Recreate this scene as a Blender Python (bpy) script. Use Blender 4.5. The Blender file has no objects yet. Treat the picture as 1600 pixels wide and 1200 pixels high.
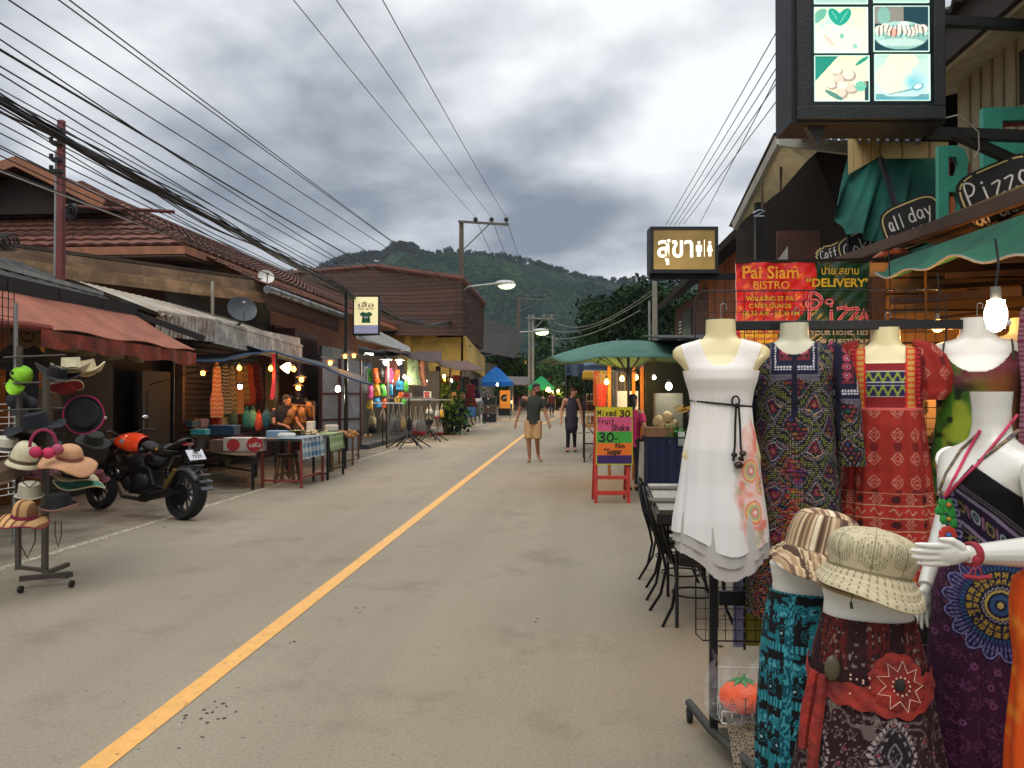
import bpy,bmesh,math,random
import numpy as np
from mathutils import Vector,Matrix,noise
from math import radians as R,sin,cos,pi
random.seed(7);rng=np.random.default_rng(7)
S=bpy.context.scene;COL=S.collection
FPX=1280.0;YAW=R(4.02);PITCH=math.atan(15/FPX);CAMZ=1.55
cd=bpy.data.cameras.new('camera');cam=bpy.data.objects.new('camera',cd);COL.objects.link(cam)
cd.sensor_width=36;cd.lens=36*FPX/1600;cd.clip_start=.05;cd.clip_end=6000
cam.location=(0,0,CAMZ);cam.rotation_euler=(pi/2+PITCH,0,YAW);S.camera=cam
S.view_settings.view_transform='Standard';S.view_settings.look='None';S.view_settings.gamma=1
S.view_settings.use_curve_mapping=False;S.view_settings.exposure=0.58
S.render.engine='CYCLES';S.cycles.use_denoising=True;S.cycles.max_bounces=7;S.cycles.diffuse_bounces=3
S.cycles.transparent_max_bounces=12;S.cycles.volume_bounces=0;S.cycles.sample_clamp_indirect=6;S.cycles.use_adaptive_sampling=True
S.cycles.adaptive_threshold=.015
SUN_EL,SUN_ROT=R(55),R(205)
W=bpy.data.worlds.new('World');S.world=W;W.use_nodes=True
nt=W.node_tree;N=nt.nodes;L=nt.links
for n in list(N):N.remove(n)
def wn(t,**k):
 n=N.new(t)
 for a,b in k.items():setattr(n,a,b)
 return n
def wmath(op,a,b=None,c=None):
 n=wn('ShaderNodeMath',operation=op)
 for i,x in enumerate((a,b,c)):
  if x is None:continue
  if isinstance(x,(int,float)):n.inputs[i].default_value=x
  else:L.new(x,n.inputs[i])
 return n.outputs[0]
tc=wn('ShaderNodeTexCoord');sep=wn('ShaderNodeSeparateXYZ');L.new(tc.outputs['Generated'],sep.inputs[0])
zc=wmath('MAXIMUM',sep.outputs[2],0.0)
inv=wmath('DIVIDE',1.0,wmath('ADD',zc,.28))
cx=wmath('MULTIPLY',sep.outputs[0],inv);cy=wmath('MULTIPLY',sep.outputs[1],inv)
cmb=wn('ShaderNodeCombineXYZ');L.new(cx,cmb.inputs[0]);L.new(cy,cmb.inputs[1])
def wnoise(scale,detail,dist,off,rough=.55):
 mp=wn('ShaderNodeMapping');mp.inputs['Location'].default_value=off;L.new(cmb.outputs[0],mp.inputs[0])
 n=wn('ShaderNodeTexNoise');n.inputs['Scale'].default_value=scale;n.inputs['Detail'].default_value=detail
 n.inputs['Distortion'].default_value=dist;n.inputs['Roughness'].default_value=rough;L.new(mp.outputs[0],n.inputs['Vector'])
 return n.outputs[0]
n1=wnoise(.9,3,.25,(3.7,1.2,0));n2=wnoise(2.3,7,.12,(1.3,4.4,2),.52)
cl=wmath('ADD',wmath('MULTIPLY',n1,.45),wmath('MULTIPLY_ADD',n2,.9,-.15))
def wdir(px,py):return(cam.rotation_euler.to_matrix()@Vector(((px-800)/FPX,-(py-600)/FPX,-1))).normalized()
cl2=cl
for(px,py,c0,amt)in((900,20,.955,.12),(1120,60,.975,.05),(780,205,.975,-.08),(960,225,.98,-.06),(560,90,.985,-.09),(200,60,.96,.03),(330,300,.985,-.06),(660,350,.994,.09),(1020,330,.99,.07),(60,200,.985,.09),(400,200,.993,-.05),(1180,200,.99,.06)):
 dv=wn('ShaderNodeVectorMath',operation='DOT_PRODUCT');L.new(tc.outputs['Generated'],dv.inputs[0]);dv.inputs[1].default_value=wdir(px,py)
 g_=wn('ShaderNodeMapRange');g_.interpolation_type='SMOOTHSTEP'
 for i,v in enumerate((c0,1.0,0,amt)):g_.inputs[i+1].default_value=v
 L.new(dv.outputs['Value'],g_.inputs[0]);cl2=wmath('ADD',cl2,g_.outputs[0])
hz=wn('ShaderNodeMapRange');hz.inputs[1].default_value=0;hz.inputs[2].default_value=.22;hz.inputs[3].default_value=.06;hz.inputs[4].default_value=0
L.new(zc,hz.inputs[0]);cl2=wmath('ADD',cl2,hz.outputs[0])
rp=wn('ShaderNodeValToRGB');L.new(cl2,rp.inputs[0]);e=rp.color_ramp.elements
e[0].position=.38;e[0].color=(.15,.175,.215,1);e[1].position=.72;e[1].color=(.74,.75,.77,1)
for p,c in((.45,(.235,.26,.30,1)),(.52,(.34,.365,.405,1)),(.58,(.45,.47,.505,1)),(.64,(.585,.60,.625,1))):
 q=rp.color_ramp.elements.new(p);q.color=c
zen=wn('ShaderNodeMapRange');zen.interpolation_type='SMOOTHSTEP'
for i,v in enumerate((.42,.95,1.0,3.3)):zen.inputs[i+1].default_value=v
L.new(sep.outputs[2],zen.inputs[0])
sky=wn('ShaderNodeTexSky',sky_type='NISHITA');sky.sun_disc=False;sky.sun_elevation=SUN_EL;sky.sun_rotation=SUN_ROT;sky.dust_density=3
bg1=wn('ShaderNodeBackground');L.new(sky.outputs[0],bg1.inputs[0]);bg1.inputs[1].default_value=.05
bg2=wn('ShaderNodeBackground');L.new(rp.outputs[0],bg2.inputs[0]);L.new(zen.outputs[0],bg2.inputs[1])
mxs=wn('ShaderNodeMixShader');mxs.inputs[0].default_value=.92;L.new(bg1.outputs[0],mxs.inputs[1]);L.new(bg2.outputs[0],mxs.inputs[2])
wo=wn('ShaderNodeOutputWorld');L.new(mxs.outputs[0],wo.inputs[0])
sl=bpy.data.lights.new('sun','SUN');sl.energy=1.1;sl.angle=R(50);sl.color=(1,.94,.84)
so=bpy.data.objects.new('sun',sl);COL.objects.link(so)
so.rotation_euler=(pi/2-SUN_EL,0,-R(25))
_R=cam.rotation_euler.to_matrix()
def ray(px,py):return _R@Vector(((px-800)/FPX,-(py-600)/FPX,-1))
def D(px,py,d):return Vector((0,0,CAMZ))+ray(px,py)*d
def G(px,py,z=0):
 r=ray(px,py);return Vector((0,0,CAMZ))+r*((z-CAMZ)/r.z)
def PX(px,py,X):
 r=ray(px,py);return Vector((0,0,CAMZ))+r*(X/r.x)
def PY(px,py,Y):
 r=ray(px,py);return Vector((0,0,CAMZ))+r*(Y/r.y)
def px_of(p):
 v=_R.transposed()@(Vector(p)-Vector((0,0,CAMZ)));return(800+FPX*v.x/-v.z,600-FPX*v.y/-v.z,-v.z)
V=Vector
ORG={}
def lin(c):
 if isinstance(c,str):
  c=c.lstrip('#');c=[int(c[i:i+2],16)/255 for i in(0,2,4)]
  return tuple(x/12.92 if x<=.04045 else((x+.055)/1.055)**2.4 for x in c)
 return tuple(c)
def npmesh(name,v,f,mats,parent=None,smooth=True,mi=None,col=None,sharp=None):
 me=bpy.data.meshes.new(name)
 v=np.asarray(v,dtype=np.float32).reshape(-1,3)
 if parent is not None:v=v-np.array(ORG[parent.name],dtype=np.float32)
 if isinstance(f,np.ndarray):
  me.vertices.add(len(v));me.vertices.foreach_set('co',v.ravel())
  k=f.shape[1];me.loops.add(f.size);me.loops.foreach_set('vertex_index',f.ravel().astype(np.int32))
  me.polygons.add(len(f));me.polygons.foreach_set('loop_start',np.arange(0,f.size,k,dtype=np.int32))
  me.update(calc_edges=True)
 else:
  me.from_pydata(v.tolist(),[],f)
 if not isinstance(mats,(list,tuple)):mats=[mats]
 for m in mats:me.materials.append(m)
 if mi is not None:me.polygons.foreach_set('material_index',np.asarray(mi,dtype=np.int32))
 if col is not None:
  a=me.color_attributes.new('Col','FLOAT_COLOR','POINT');c4=np.ones((len(v),4),dtype=np.float32);c4[:,:3]=col
  a.data.foreach_set('color',c4.ravel())
 me.polygons.foreach_set('use_smooth',np.full(len(me.polygons),smooth))
 if smooth and sharp:me.set_sharp_from_angle(angle=R(sharp))
 me.update()
 o=bpy.data.objects.new(name,me);COL.objects.link(o)
 if parent is not None:o.parent=parent;ORG[o.name]=ORG[parent.name]
 else:ORG[o.name]=V((0,0,0))
 return o
class MB:
 def __init__(s):s.v=[];s.f=[];s.m=[];s.mi=0
 def add(s,vs,fs):
  n=len(s.v);s.v+=[tuple(v)for v in vs];s.f+=[[i+n for i in f]for f in fs];s.m+=[s.mi]*len(fs);return s
 def bb(s,x0,y0,z0,x1,y1,z1):
  vs=[(x,y,z)for z in(z0,z1)for y in(y0,y1)for x in(x0,x1)]
  return s.add(vs,[(0,2,3,1),(4,5,7,6),(0,1,5,4),(2,6,7,3),(0,4,6,2),(1,3,7,5)])
 def box(s,c,d,rz=0,rx=0,ry=0):
  M=Matrix.Translation(V(c))@Matrix.Rotation(rz,4,'Z')@Matrix.Rotation(rx,4,'X')@Matrix.Rotation(ry,4,'Y')
  vs=[M@V((x*d[0]/2,y*d[1]/2,z*d[2]/2))for z in(-1,1)for y in(-1,1)for x in(-1,1)]
  return s.add(vs,[(0,2,3,1),(4,5,7,6),(0,1,5,4),(2,6,7,3),(0,4,6,2),(1,3,7,5)])
 def bar(s,a,b,w,h=None,up=(0,0,1)):
  a=V(a);b=V(b);h=h or w;t=(b-a).normalized();up=V(up)
  if abs(t.dot(up))>.98:up=V((1,0,0))
  x=t.cross(up).normalized();y=x.cross(t)
  vs=[p+x*(i*w/2)+y*(j*h/2)for p in(a,b)for j in(-1,1)for i in(-1,1)]
  return s.add(vs,[(0,1,3,2),(4,6,7,5),(0,4,5,1),(2,3,7,6),(0,2,6,4),(1,5,7,3)])
 def tube(s,pts,r,n=8,closed=False,caps=True):
  pts=[V(p)for p in pts];m=len(pts);rs=r if isinstance(r,(list,tuple))else[r]*m
  vs=[];prev=None
  for i,p in enumerate(pts):
   if closed:t=pts[(i+1)%m]-pts[i-1]
   else:t=pts[min(i+1,m-1)]-pts[max(i-1,0)]
   t=t.normalized()if t.length>1e-9 else V((0,0,1))
   if prev is None:
    u=V((0,0,1))if abs(t.z)<.9 else V((1,0,0));x=t.cross(u).normalized()
   else:
    x=(prev-t*prev.dot(t));x=x.normalized()if x.length>1e-6 else t.orthogonal().normalized()
   prev=x;y=t.cross(x)
   for k in range(n):vs.append(p+x*(rs[i]*cos(2*pi*k/n))+y*(rs[i]*sin(2*pi*k/n)))
  fs=[]
  for i in range(m if closed else m-1):
   j=(i+1)%m
   for k in range(n):fs.append((i*n+k,i*n+(k+1)%n,j*n+(k+1)%n,j*n+k))
  if caps and not closed:fs+=[tuple(range(n-1,-1,-1)),tuple(range((m-1)*n,m*n))]
  return s.add(vs,fs)
 def cyl(s,a,b,r,r2=None,n=12):return s.tube([a,b],[r,r if r2 is None else r2],n)
 def lathe(s,prof,c=(0,0,0),n=20,M=None,sx=1,sy=1,caps=True):
  M=M or Matrix.Identity(4);c=V(c);vs=[];m=len(prof)
  for(r,z)in prof:
   for k in range(n):vs.append(c+(M@V((r*sx*cos(2*pi*k/n),r*sy*sin(2*pi*k/n),z))))
  fs=[(i*n+k,i*n+(k+1)%n,(i+1)*n+(k+1)%n,(i+1)*n+k)for i in range(m-1)for k in range(n)]
  if caps:fs+=[tuple(range(n-1,-1,-1)),tuple(range((m-1)*n,m*n))]
  return s.add(vs,fs)
 def ball(s,c,r,n=12,M=None,jit=0):
  r=r if isinstance(r,(list,tuple))else(r,r,r);m=n//2+1;c=V(c);vs=[]
  for i in range(m):
   a=-pi/2+pi*i/(m-1)
   for k in range(n):
    b=2*pi*k/n;p=V((r[0]*cos(a)*cos(b),r[1]*cos(a)*sin(b),r[2]*sin(a)))
    if jit and 0<i<m-1:p*=1+random.uniform(-jit,jit)
    vs.append(c+(M@p if M else p))
  return s.add(vs,[(i*n+k,i*n+(k+1)%n,(i+1)*n+(k+1)%n,(i+1)*n+k)for i in range(m-1)for k in range(n)])
 def prism(s,poly,vec):
  n=len(poly);vec=V(vec);vs=[V(p)for p in poly]+[V(p)+vec for p in poly]
  return s.add(vs,[tuple(range(n-1,-1,-1)),tuple(range(n,2*n))]+[(i,(i+1)%n,n+(i+1)%n,n+i)for i in range(n)])
 def slab(s,a,b,c,d,t):
  a,b,c,d=map(V,(a,b,c,d));nrm=(b-a).cross(d-a).normalized()*t
  return s.prism([a,b,c,d],nrm)
 def surf(s,fn,nu,nv,wrap=False):
  vs=[fn(i/(nu if wrap else nu-1),j/(nv-1))for j in range(nv)for i in range(nu)]
  fs=[(j*nu+i,j*nu+(i+1)%nu,(j+1)*nu+(i+1)%nu,(j+1)*nu+i)for j in range(nv-1)for i in range(nu if wrap else nu-1)]
  return s.add(vs,fs)
 def sheet(s,fn,nu,nv,t):
  """two-sided sheet of real thickness t"""
  P=[[V(fn(i/(nu-1),j/(nv-1)))for i in range(nu)]for j in range(nv)]
  vs=[]
  for j in range(nv):
   for i in range(nu):
    du=P[j][min(i+1,nu-1)]-P[j][max(i-1,0)];dv=P[min(j+1,nv-1)][i]-P[max(j-1,0)][i]
    n=du.cross(dv);n=n.normalized()if n.length>1e-9 else V((0,0,1));vs.append((P[j][i]+n*t/2,P[j][i]-n*t/2))
  n0=[a for a,b in vs];n1=[b for a,b in vs];k=nu*nv
  fs=[]
  for j in range(nv-1):
   for i in range(nu-1):
    a=j*nu+i;fs+=[(a,a+1,a+nu+1,a+nu),(k+a,k+a+nu,k+a+nu+1,k+a+1)]
  for i in range(nu-1):
   fs+=[(i+1,i,k+i,k+i+1)];a=(nv-1)*nu+i;fs+=[(a,a+1,k+a+1,k+a)]
  for j in range(nv-1):
   a=j*nu;fs+=[(a,a+nu,k+a+nu,k+a)];a=j*nu+nu-1;fs+=[(a+nu,a,k+a,k+a+nu)]
  return s.add(n0+n1,fs)
 def build(s,name,mats,parent=None,smooth=True,sharp=38,bevel=0):
  o=npmesh(name,s.v,s.f,mats,parent,smooth,s.m,None,sharp)
  if bevel:
   b=o.modifiers.new('bevel','BEVEL');b.width=bevel;b.segments=2;b.limit_method='ANGLE';b.angle_limit=R(40)
  return o
def tag(o,label=None,cat=None,group=None,kind=None):
 if label:o['label']=label
 if cat:o['category']=cat
 if group:o['group']=group
 if kind:o['kind']=kind
 return o
def thing(name,label,cat,loc=(0,0,0),group=None):
 o=bpy.data.objects.new(name,None);COL.objects.link(o);o.location=loc;ORG[o.name]=V(loc);o.empty_display_size=.1
 return tag(o,label,cat,group)
def dup(root,loc=None,rz=None,label=None,group=None,scale=None):
 r=root.copy();COL.objects.link(r)
 if loc is not None:r.location=loc
 if rz is not None:r.rotation_euler=(0,0,rz)
 if scale is not None:r.scale=scale if isinstance(scale,(tuple,list))else(scale,)*3
 if label:r['label']=label
 if group:r['group']=group
 for ch in list(root.children):
  c=ch.copy();COL.objects.link(c);c.parent=r
  for g in list(ch.children):
   d=g.copy();COL.objects.link(d);d.parent=c
 return r
_MC={}
def nodes(name):
 m=bpy.data.materials.new(name);m.use_nodes=True;nt=m.node_tree
 return m,nt.nodes,nt.links,nt.nodes['Principled BSDF']
def mat(name,c,rough=.7,metal=0,var=.18,scale=6,bump=.0,bscale=60,c2=None,spec=None,emit=0,coat=0,stretch=None,alpha=1,trans=0,dirt=0):
 """colour with noise variation, micro bump and roughness breakup, object-space"""
 if name in _MC:return _MC[name]
 m,N,L,b=nodes(name);c=lin(c)
 tc=N.new('ShaderNodeTexCoord');mp=N.new('ShaderNodeMapping');L.new(tc.outputs['Object'],mp.inputs[0])
 if stretch:mp.inputs['Scale'].default_value=stretch
 n1=N.new('ShaderNodeTexNoise');n1.inputs['Scale'].default_value=scale;n1.inputs['Detail'].default_value=6;n1.inputs['Roughness'].default_value=.62;L.new(mp.outputs[0],n1.inputs['Vector'])
 r=N.new('ShaderNodeValToRGB');L.new(n1.outputs[0],r.inputs[0])
 ca=lin(c2)if c2 else tuple(x*(1-var)for x in c);cb=c if c2 else tuple(min(1,x*(1+var))for x in c)
 r.color_ramp.elements[0].position=.33;r.color_ramp.elements[0].color=(*ca,1);r.color_ramp.elements[1].position=.67;r.color_ramp.elements[1].color=(*cb,1)
 out=r.outputs[0]
 if dirt:
  n3=N.new('ShaderNodeTexNoise');n3.inputs['Scale'].default_value=1.7;n3.inputs['Detail'].default_value=9;n3.inputs['Roughness'].default_value=.7;L.new(tc.outputs['Object'],n3.inputs['Vector'])
  rr=N.new('ShaderNodeValToRGB');rr.color_ramp.elements[0].position=.48;rr.color_ramp.elements[0].color=(1-dirt,)*3+(1,);rr.color_ramp.elements[1].position=.62;rr.color_ramp.elements[1].color=(1,1,1,1);L.new(n3.outputs[0],rr.inputs[0])
  mx=N.new('ShaderNodeMix');mx.data_type='RGBA';mx.blend_type='MULTIPLY';mx.inputs[0].default_value=1;L.new(out,mx.inputs[6]);L.new(rr.outputs[0],mx.inputs[7]);out=mx.outputs[2]
 L.new(out,b.inputs['Base Color'])
 b.inputs['Metallic'].default_value=metal
 mr=N.new('ShaderNodeMapRange');mr.inputs[3].default_value=max(0,rough-.1);mr.inputs[4].default_value=min(1,rough+.12);L.new(n1.outputs[0],mr.inputs[0]);L.new(mr.outputs[0],b.inputs['Roughness'])
 if bump:
  n2=N.new('ShaderNodeTexNoise');n2.inputs['Scale'].default_value=bscale;n2.inputs['Detail'].default_value=4;L.new(mp.outputs[0],n2.inputs['Vector'])
  bp=N.new('ShaderNodeBump');bp.inputs['Strength'].default_value=bump;bp.inputs['Distance'].default_value=.01;L.new(n2.outputs[0],bp.inputs['Height']);L.new(bp.outputs[0],b.inputs['Normal'])
 if spec is not None:b.inputs['Specular IOR Level'].default_value=spec
 if coat:b.inputs['Coat Weight'].default_value=coat
 if trans:b.inputs['Transmission Weight'].default_value=trans
 if alpha<1:b.inputs['Alpha'].default_value=alpha
 if emit:
  L.new(out,b.inputs['Emission Color']);b.inputs['Emission Strength'].default_value=emit
 _MC[name]=m;return m
def vcmat(name='printed_fabric',rough=.85,bump=.15,emit=0,bscale=400,spec=.3,trans=0,wr=0):
 if name in _MC:return _MC[name]
 m,N,L,b=nodes(name);a=N.new('ShaderNodeVertexColor');a.layer_name='Col';L.new(a.outputs[0],b.inputs['Base Color'])
 b.inputs['Roughness'].default_value=rough;b.inputs['Specular IOR Level'].default_value=spec
 tc=N.new('ShaderNodeTexCoord');n2=N.new('ShaderNodeTexNoise');n2.inputs['Scale'].default_value=bscale;L.new(tc.outputs['Object'],n2.inputs['Vector'])
 bp=N.new('ShaderNodeBump');bp.inputs['Strength'].default_value=bump;bp.inputs['Distance'].default_value=.003;L.new(n2.outputs[0],bp.inputs['Height'])
 if wr:
  mp=N.new('ShaderNodeMapping');mp.inputs['Scale'].default_value=(1,1,.35);L.new(tc.outputs['Object'],mp.inputs[0]);n3=N.new('ShaderNodeTexNoise');n3.inputs['Scale'].default_value=20;n3.inputs['Detail'].default_value=4;n3.inputs['Distortion'].default_value=1.2;L.new(mp.outputs[0],n3.inputs['Vector'])
  b3=N.new('ShaderNodeBump');b3.inputs['Strength'].default_value=wr;b3.inputs['Distance'].default_value=.03;L.new(n3.outputs[0],b3.inputs['Height']);L.new(b3.outputs[0],bp.inputs['Normal'])
 L.new(bp.outputs[0],b.inputs['Normal'])
 if emit:L.new(a.outputs[0],b.inputs['Emission Color']);b.inputs['Emission Strength'].default_value=emit
 if trans:
  t=N.new('ShaderNodeBsdfTranslucent');L.new(a.outputs[0],t.inputs[0]);mx=N.new('ShaderNodeMixShader');mx.inputs[0].default_value=trans
  L.new(b.outputs[0],mx.inputs[1]);L.new(t.outputs[0],mx.inputs[2]);L.new(mx.outputs[0],N['Material Output'].inputs[0])
 _MC[name]=m;return m
def cloth(name,c,trans=.25,var=.12,rough=.85,scale=3,dirt=0,c2=None):
 """tarpaulin or fabric that lets some light through"""
 if name in _MC:return _MC[name]
 m=mat(name,c,rough,var=var,scale=scale,bump=.25,bscale=30,dirt=dirt,c2=c2);nt=m.node_tree;N=nt.nodes;L=nt.links;b=N['Principled BSDF']
 t=N.new('ShaderNodeBsdfTranslucent');src=b.inputs['Base Color'].links[0].from_socket;L.new(src,t.inputs[0])
 mx=N.new('ShaderNodeMixShader');mx.inputs[0].default_value=trans;L.new(b.outputs[0],mx.inputs[1]);L.new(t.outputs[0],mx.inputs[2]);L.new(mx.outputs[0],N['Material Output'].inputs[0])
 return m
def banded(name,c1,c2,scale,axis=2,width=.5,rough=.75,bump=.5,var=.2,dirt=.0,off=0):
 """planks, slats or tile courses: periodic grooves along one object axis plus noise"""
 if name in _MC:return _MC[name]
 m,N,L,b=nodes(name);tc=N.new('ShaderNodeTexCoord');sp=N.new('ShaderNodeSeparateXYZ');L.new(tc.outputs['Object'],sp.inputs[0])
 def M_(op,a,bb=0.0):
  n=N.new('ShaderNodeMath');n.operation=op
  for i,x in enumerate((a,bb)):
   if isinstance(x,(int,float)):n.inputs[i].default_value=x
   else:L.new(x,n.inputs[i])
  return n.outputs[0]
 u=M_('MULTIPLY',sp.outputs[axis],scale);fr=M_('FRACT',M_('ADD',u,1000+off));fl=M_('FLOOR',M_('ADD',u,1000+off))
 groove=M_('LESS_THAN',fr,width)
 wn_=N.new('ShaderNodeTexWhiteNoise');wn_.noise_dimensions='1D';L.new(fl,wn_.inputs['W'])
 ns=N.new('ShaderNodeTexNoise');ns.inputs['Scale'].default_value=5;ns.inputs['Detail'].default_value=8;ns.inputs['Roughness'].default_value=.68;L.new(tc.outputs['Object'],ns.inputs['Vector'])
 mixv=M_('ADD',M_('MULTIPLY',wn_.outputs[0],.5),M_('MULTIPLY',ns.outputs[0],.5))
 a=lin(c1);r=N.new('ShaderNodeValToRGB');L.new(mixv,r.inputs[0]);r.color_ramp.elements[0].position=.25;r.color_ramp.elements[1].position=.75
 r.color_ramp.elements[0].color=(*[x*(1-var)for x in a],1);r.color_ramp.elements[1].color=(*[min(1,x*(1+var))for x in a],1)
 mx=N.new('ShaderNodeMix');mx.data_type='RGBA';L.new(groove,mx.inputs[0]);L.new(r.outputs[0],mx.inputs[6]);mx.inputs[7].default_value=(*lin(c2),1)
 out=mx.outputs[2]
 if dirt:
  rr=N.new('ShaderNodeValToRGB');rr.color_ramp.elements[0].position=.4;rr.color_ramp.elements[0].color=(1-dirt,)*3+(1,);rr.color_ramp.elements[1].position=.6;L.new(ns.outputs[0],rr.inputs[0])
  m2=N.new('ShaderNodeMix');m2.data_type='RGBA';m2.blend_type='MULTIPLY';m2.inputs[0].default_value=1;L.new(out,m2.inputs[6]);L.new(rr.outputs[0],m2.inputs[7]);out=m2.outputs[2]
 L.new(out,b.inputs['Base Color']);b.inputs['Roughness'].default_value=rough;b.inputs['Specular IOR Level'].default_value=.2
 bp=N.new('ShaderNodeBump');bp.inputs['Strength'].default_value=bump;bp.inputs['Distance'].default_value=.02
 L.new(M_('SUBTRACT',M_('MULTIPLY',ns.outputs[0],.3),groove),bp.inputs['Height']);L.new(bp.outputs[0],b.inputs['Normal'])
 _MC[name]=m;return m
def emis(name,c,s,base=None):
 if name in _MC:return _MC[name]
 m,N,L,b=nodes(name);b.inputs['Base Color'].default_value=(*lin(base or c),1);b.inputs['Emission Color'].default_value=(*lin(c),1);b.inputs['Emission Strength'].default_value=s
 _MC[name]=m;return m
BLK=mat('black_steel',(.012,.012,.013),.5,.4)
DARK=mat('dark_void',(.02,.018,.016),.9)
STEEL=mat('grey_steel',(.28,.28,.27),.45,.7,dirt=.4)
WHITE=mat('white_plastic',(.75,.75,.72),.4,var=.05)
WIRE=mat('cable_black',(.012,.012,.014),.6,var=.1)
_ft={}
def text_mesh(txt,size=1,bold=0,sx=1,extrude=.0,align='CENTER',res=3):
 """flat outline of a text, x right, y up, centred -> (verts, faces)"""
 cu=bpy.data.curves.new('t','FONT');cu.body=txt;cu.size=size;cu.align_x=align;cu.align_y='CENTER'
 cu.offset=bold;cu.extrude=extrude;cu.resolution_u=res;o=bpy.data.objects.new('t',cu);COL.objects.link(o)
 dg=bpy.context.evaluated_depsgraph_get();dg.update();me=bpy.data.meshes.new_from_object(o.evaluated_get(dg))
 vs=[V((v.co.x*sx,v.co.y,v.co.z))for v in me.vertices];fs=[list(p.vertices)for p in me.polygons]
 bpy.data.objects.remove(o);bpy.data.curves.remove(cu);bpy.data.meshes.remove(me);return vs,fs
def place(mb,vf,M):
 vs,fs=vf;mb.add([M@v for v in vs],fs)
def frame_mat(o,x,y,off=0):
 """matrix whose local x runs along x, y along y, z towards the reader"""
 o=V(o);x=V(x).normalized();y=V(y).normalized();z=x.cross(y).normalized();y=z.cross(x)
 M=Matrix(((x.x,y.x,z.x,o.x),(x.y,y.y,z.y,o.y),(x.z,y.z,z.z,o.z),(0,0,0,1)))
 return M@Matrix.Translation((0,0,off))
GLY={'A':[[(0,0),(.5,1),(1,0)],[(.2,.4),(.8,.4)]],'B':[[(0,0),(0,1),(.7,.95),(.75,.6),(.1,.52),(.85,.45),(.85,.1),(0,0)]],'C':[[(.95,.85),(.6,1),(.2,.85),(0,.5),(.15,.12),(.55,0),(1,.15)]],'D':[[(0,0),(0,1),(.6,.9),(.95,.5),(.6,.1),(0,0)]],'E':[[(.9,1),(0,1),(0,0),(.9,0)],[(0,.5),(.7,.5)]],'F':[[(0,0),(0,1),(.9,1)],[(0,.52),(.7,.52)]],'K':[[(0,0),(0,1)],[(.9,1),(.05,.5),(1,0)]],'M':[[(0,0),(.1,1),(.5,.3),(.9,1),(1,0)]],'N':[[(0,0),(0,1),(.9,0),(.9,1)]],'P':[[(0,-.15),(.08,1),(.6,1.05),(.95,.8),(.6,.5),(.1,.45)]],'S':[[(.9,.85),(.5,1),(.1,.8),(.3,.55),(.8,.4),(.85,.12),(.4,0),(0,.15)]],'a':[[(.85,.55),(.45,.65),(.08,.35),(.35,.02),(.8,.25),(.85,.6),(.9,0)]],'b':[[(.1,1),(.1,0),(.6,0),(.85,.3),(.55,.6),(.1,.4)]],'c':[[(.85,.5),(.45,.62),(.08,.3),(.45,0),(.9,.12)]],'d':[[(.85,1),(.85,0)],[(.85,.45),(.4,.62),(.05,.3),(.35,0),(.85,.15)]],'e':[[(.08,.32),(.85,.36),(.6,.64),(.2,.58),(.08,.25),(.4,0),(.88,.12)]],'f':[[(.8,.95),(.4,.95),(.35,0)],[(.05,.55),(.75,.55)]],'g':[[(.85,.6),(.85,-.25),(.4,-.4),(.1,-.25)],[(.85,.5),(.4,.64),(.08,.32),(.4,.02),(.85,.2)]],'h':[[(.1,1),(.1,0)],[(.1,.4),(.5,.62),(.85,.45),(.85,0)]],'i':[[(.5,.6),(.5,0)],[(.5,.82),(.52,.86)]],'k':[[(.1,1),(.1,0)],[(.8,.6),(.12,.28),(.85,0)]],'l':[[(.5,1),(.5,0)]],'n':[[(.1,.6),(.1,0)],[(.1,.4),(.5,.62),(.85,.45),(.85,0)]],'o':[[(.45,.64),(.08,.35),(.4,0),(.88,.28),(.5,.64)]],'p':[[(.1,.6),(.1,-.4)],[(.1,.45),(.5,.64),(.88,.35),(.5,0),(.1,.15)]],'r':[[(.15,.6),(.15,0)],[(.15,.35),(.5,.6),(.85,.58)]],'s':[[(.8,.55),(.4,.64),(.2,.45),(.75,.22),(.55,0),(.1,.08)]],'t':[[(.45,.95),(.42,.1),(.8,.02)],[(.1,.6),(.8,.62)]],'u':[[(.1,.6),(.12,.12),(.5,0),(.85,.2)],[(.85,.6),(.88,0)]],'x':[[(.1,.62),(.88,0)],[(.85,.62),(.08,0)]],'y':[[(.1,.6),(.45,.1)],[(.88,.62),(.5,.0),(.15,-.4)]],'z':[[(.1,.6),(.85,.6),(.1,0),(.9,.02)]],'3':[[(.05,.9),(.6,1),(.8,.75),(.3,.52),(.9,.3),(.5,0),(0,.1)]],'0':[[(.5,1),(.08,.7),(.1,.2),(.5,0),(.92,.3),(.9,.75),(.5,1)]],'&':[[(.9,0),(.2,.8),(.5,1),(.7,.8),(.05,.3),(.35,0),(.9,.4)]],'"':[[(.3,1),(.3,.8)],[(.6,1),(.6,.8)]],'-':[[(.1,.4),(.8,.4)]],'4':[[(.7,0),(.7,1),(0,.35),(.95,.35)]]}
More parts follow.
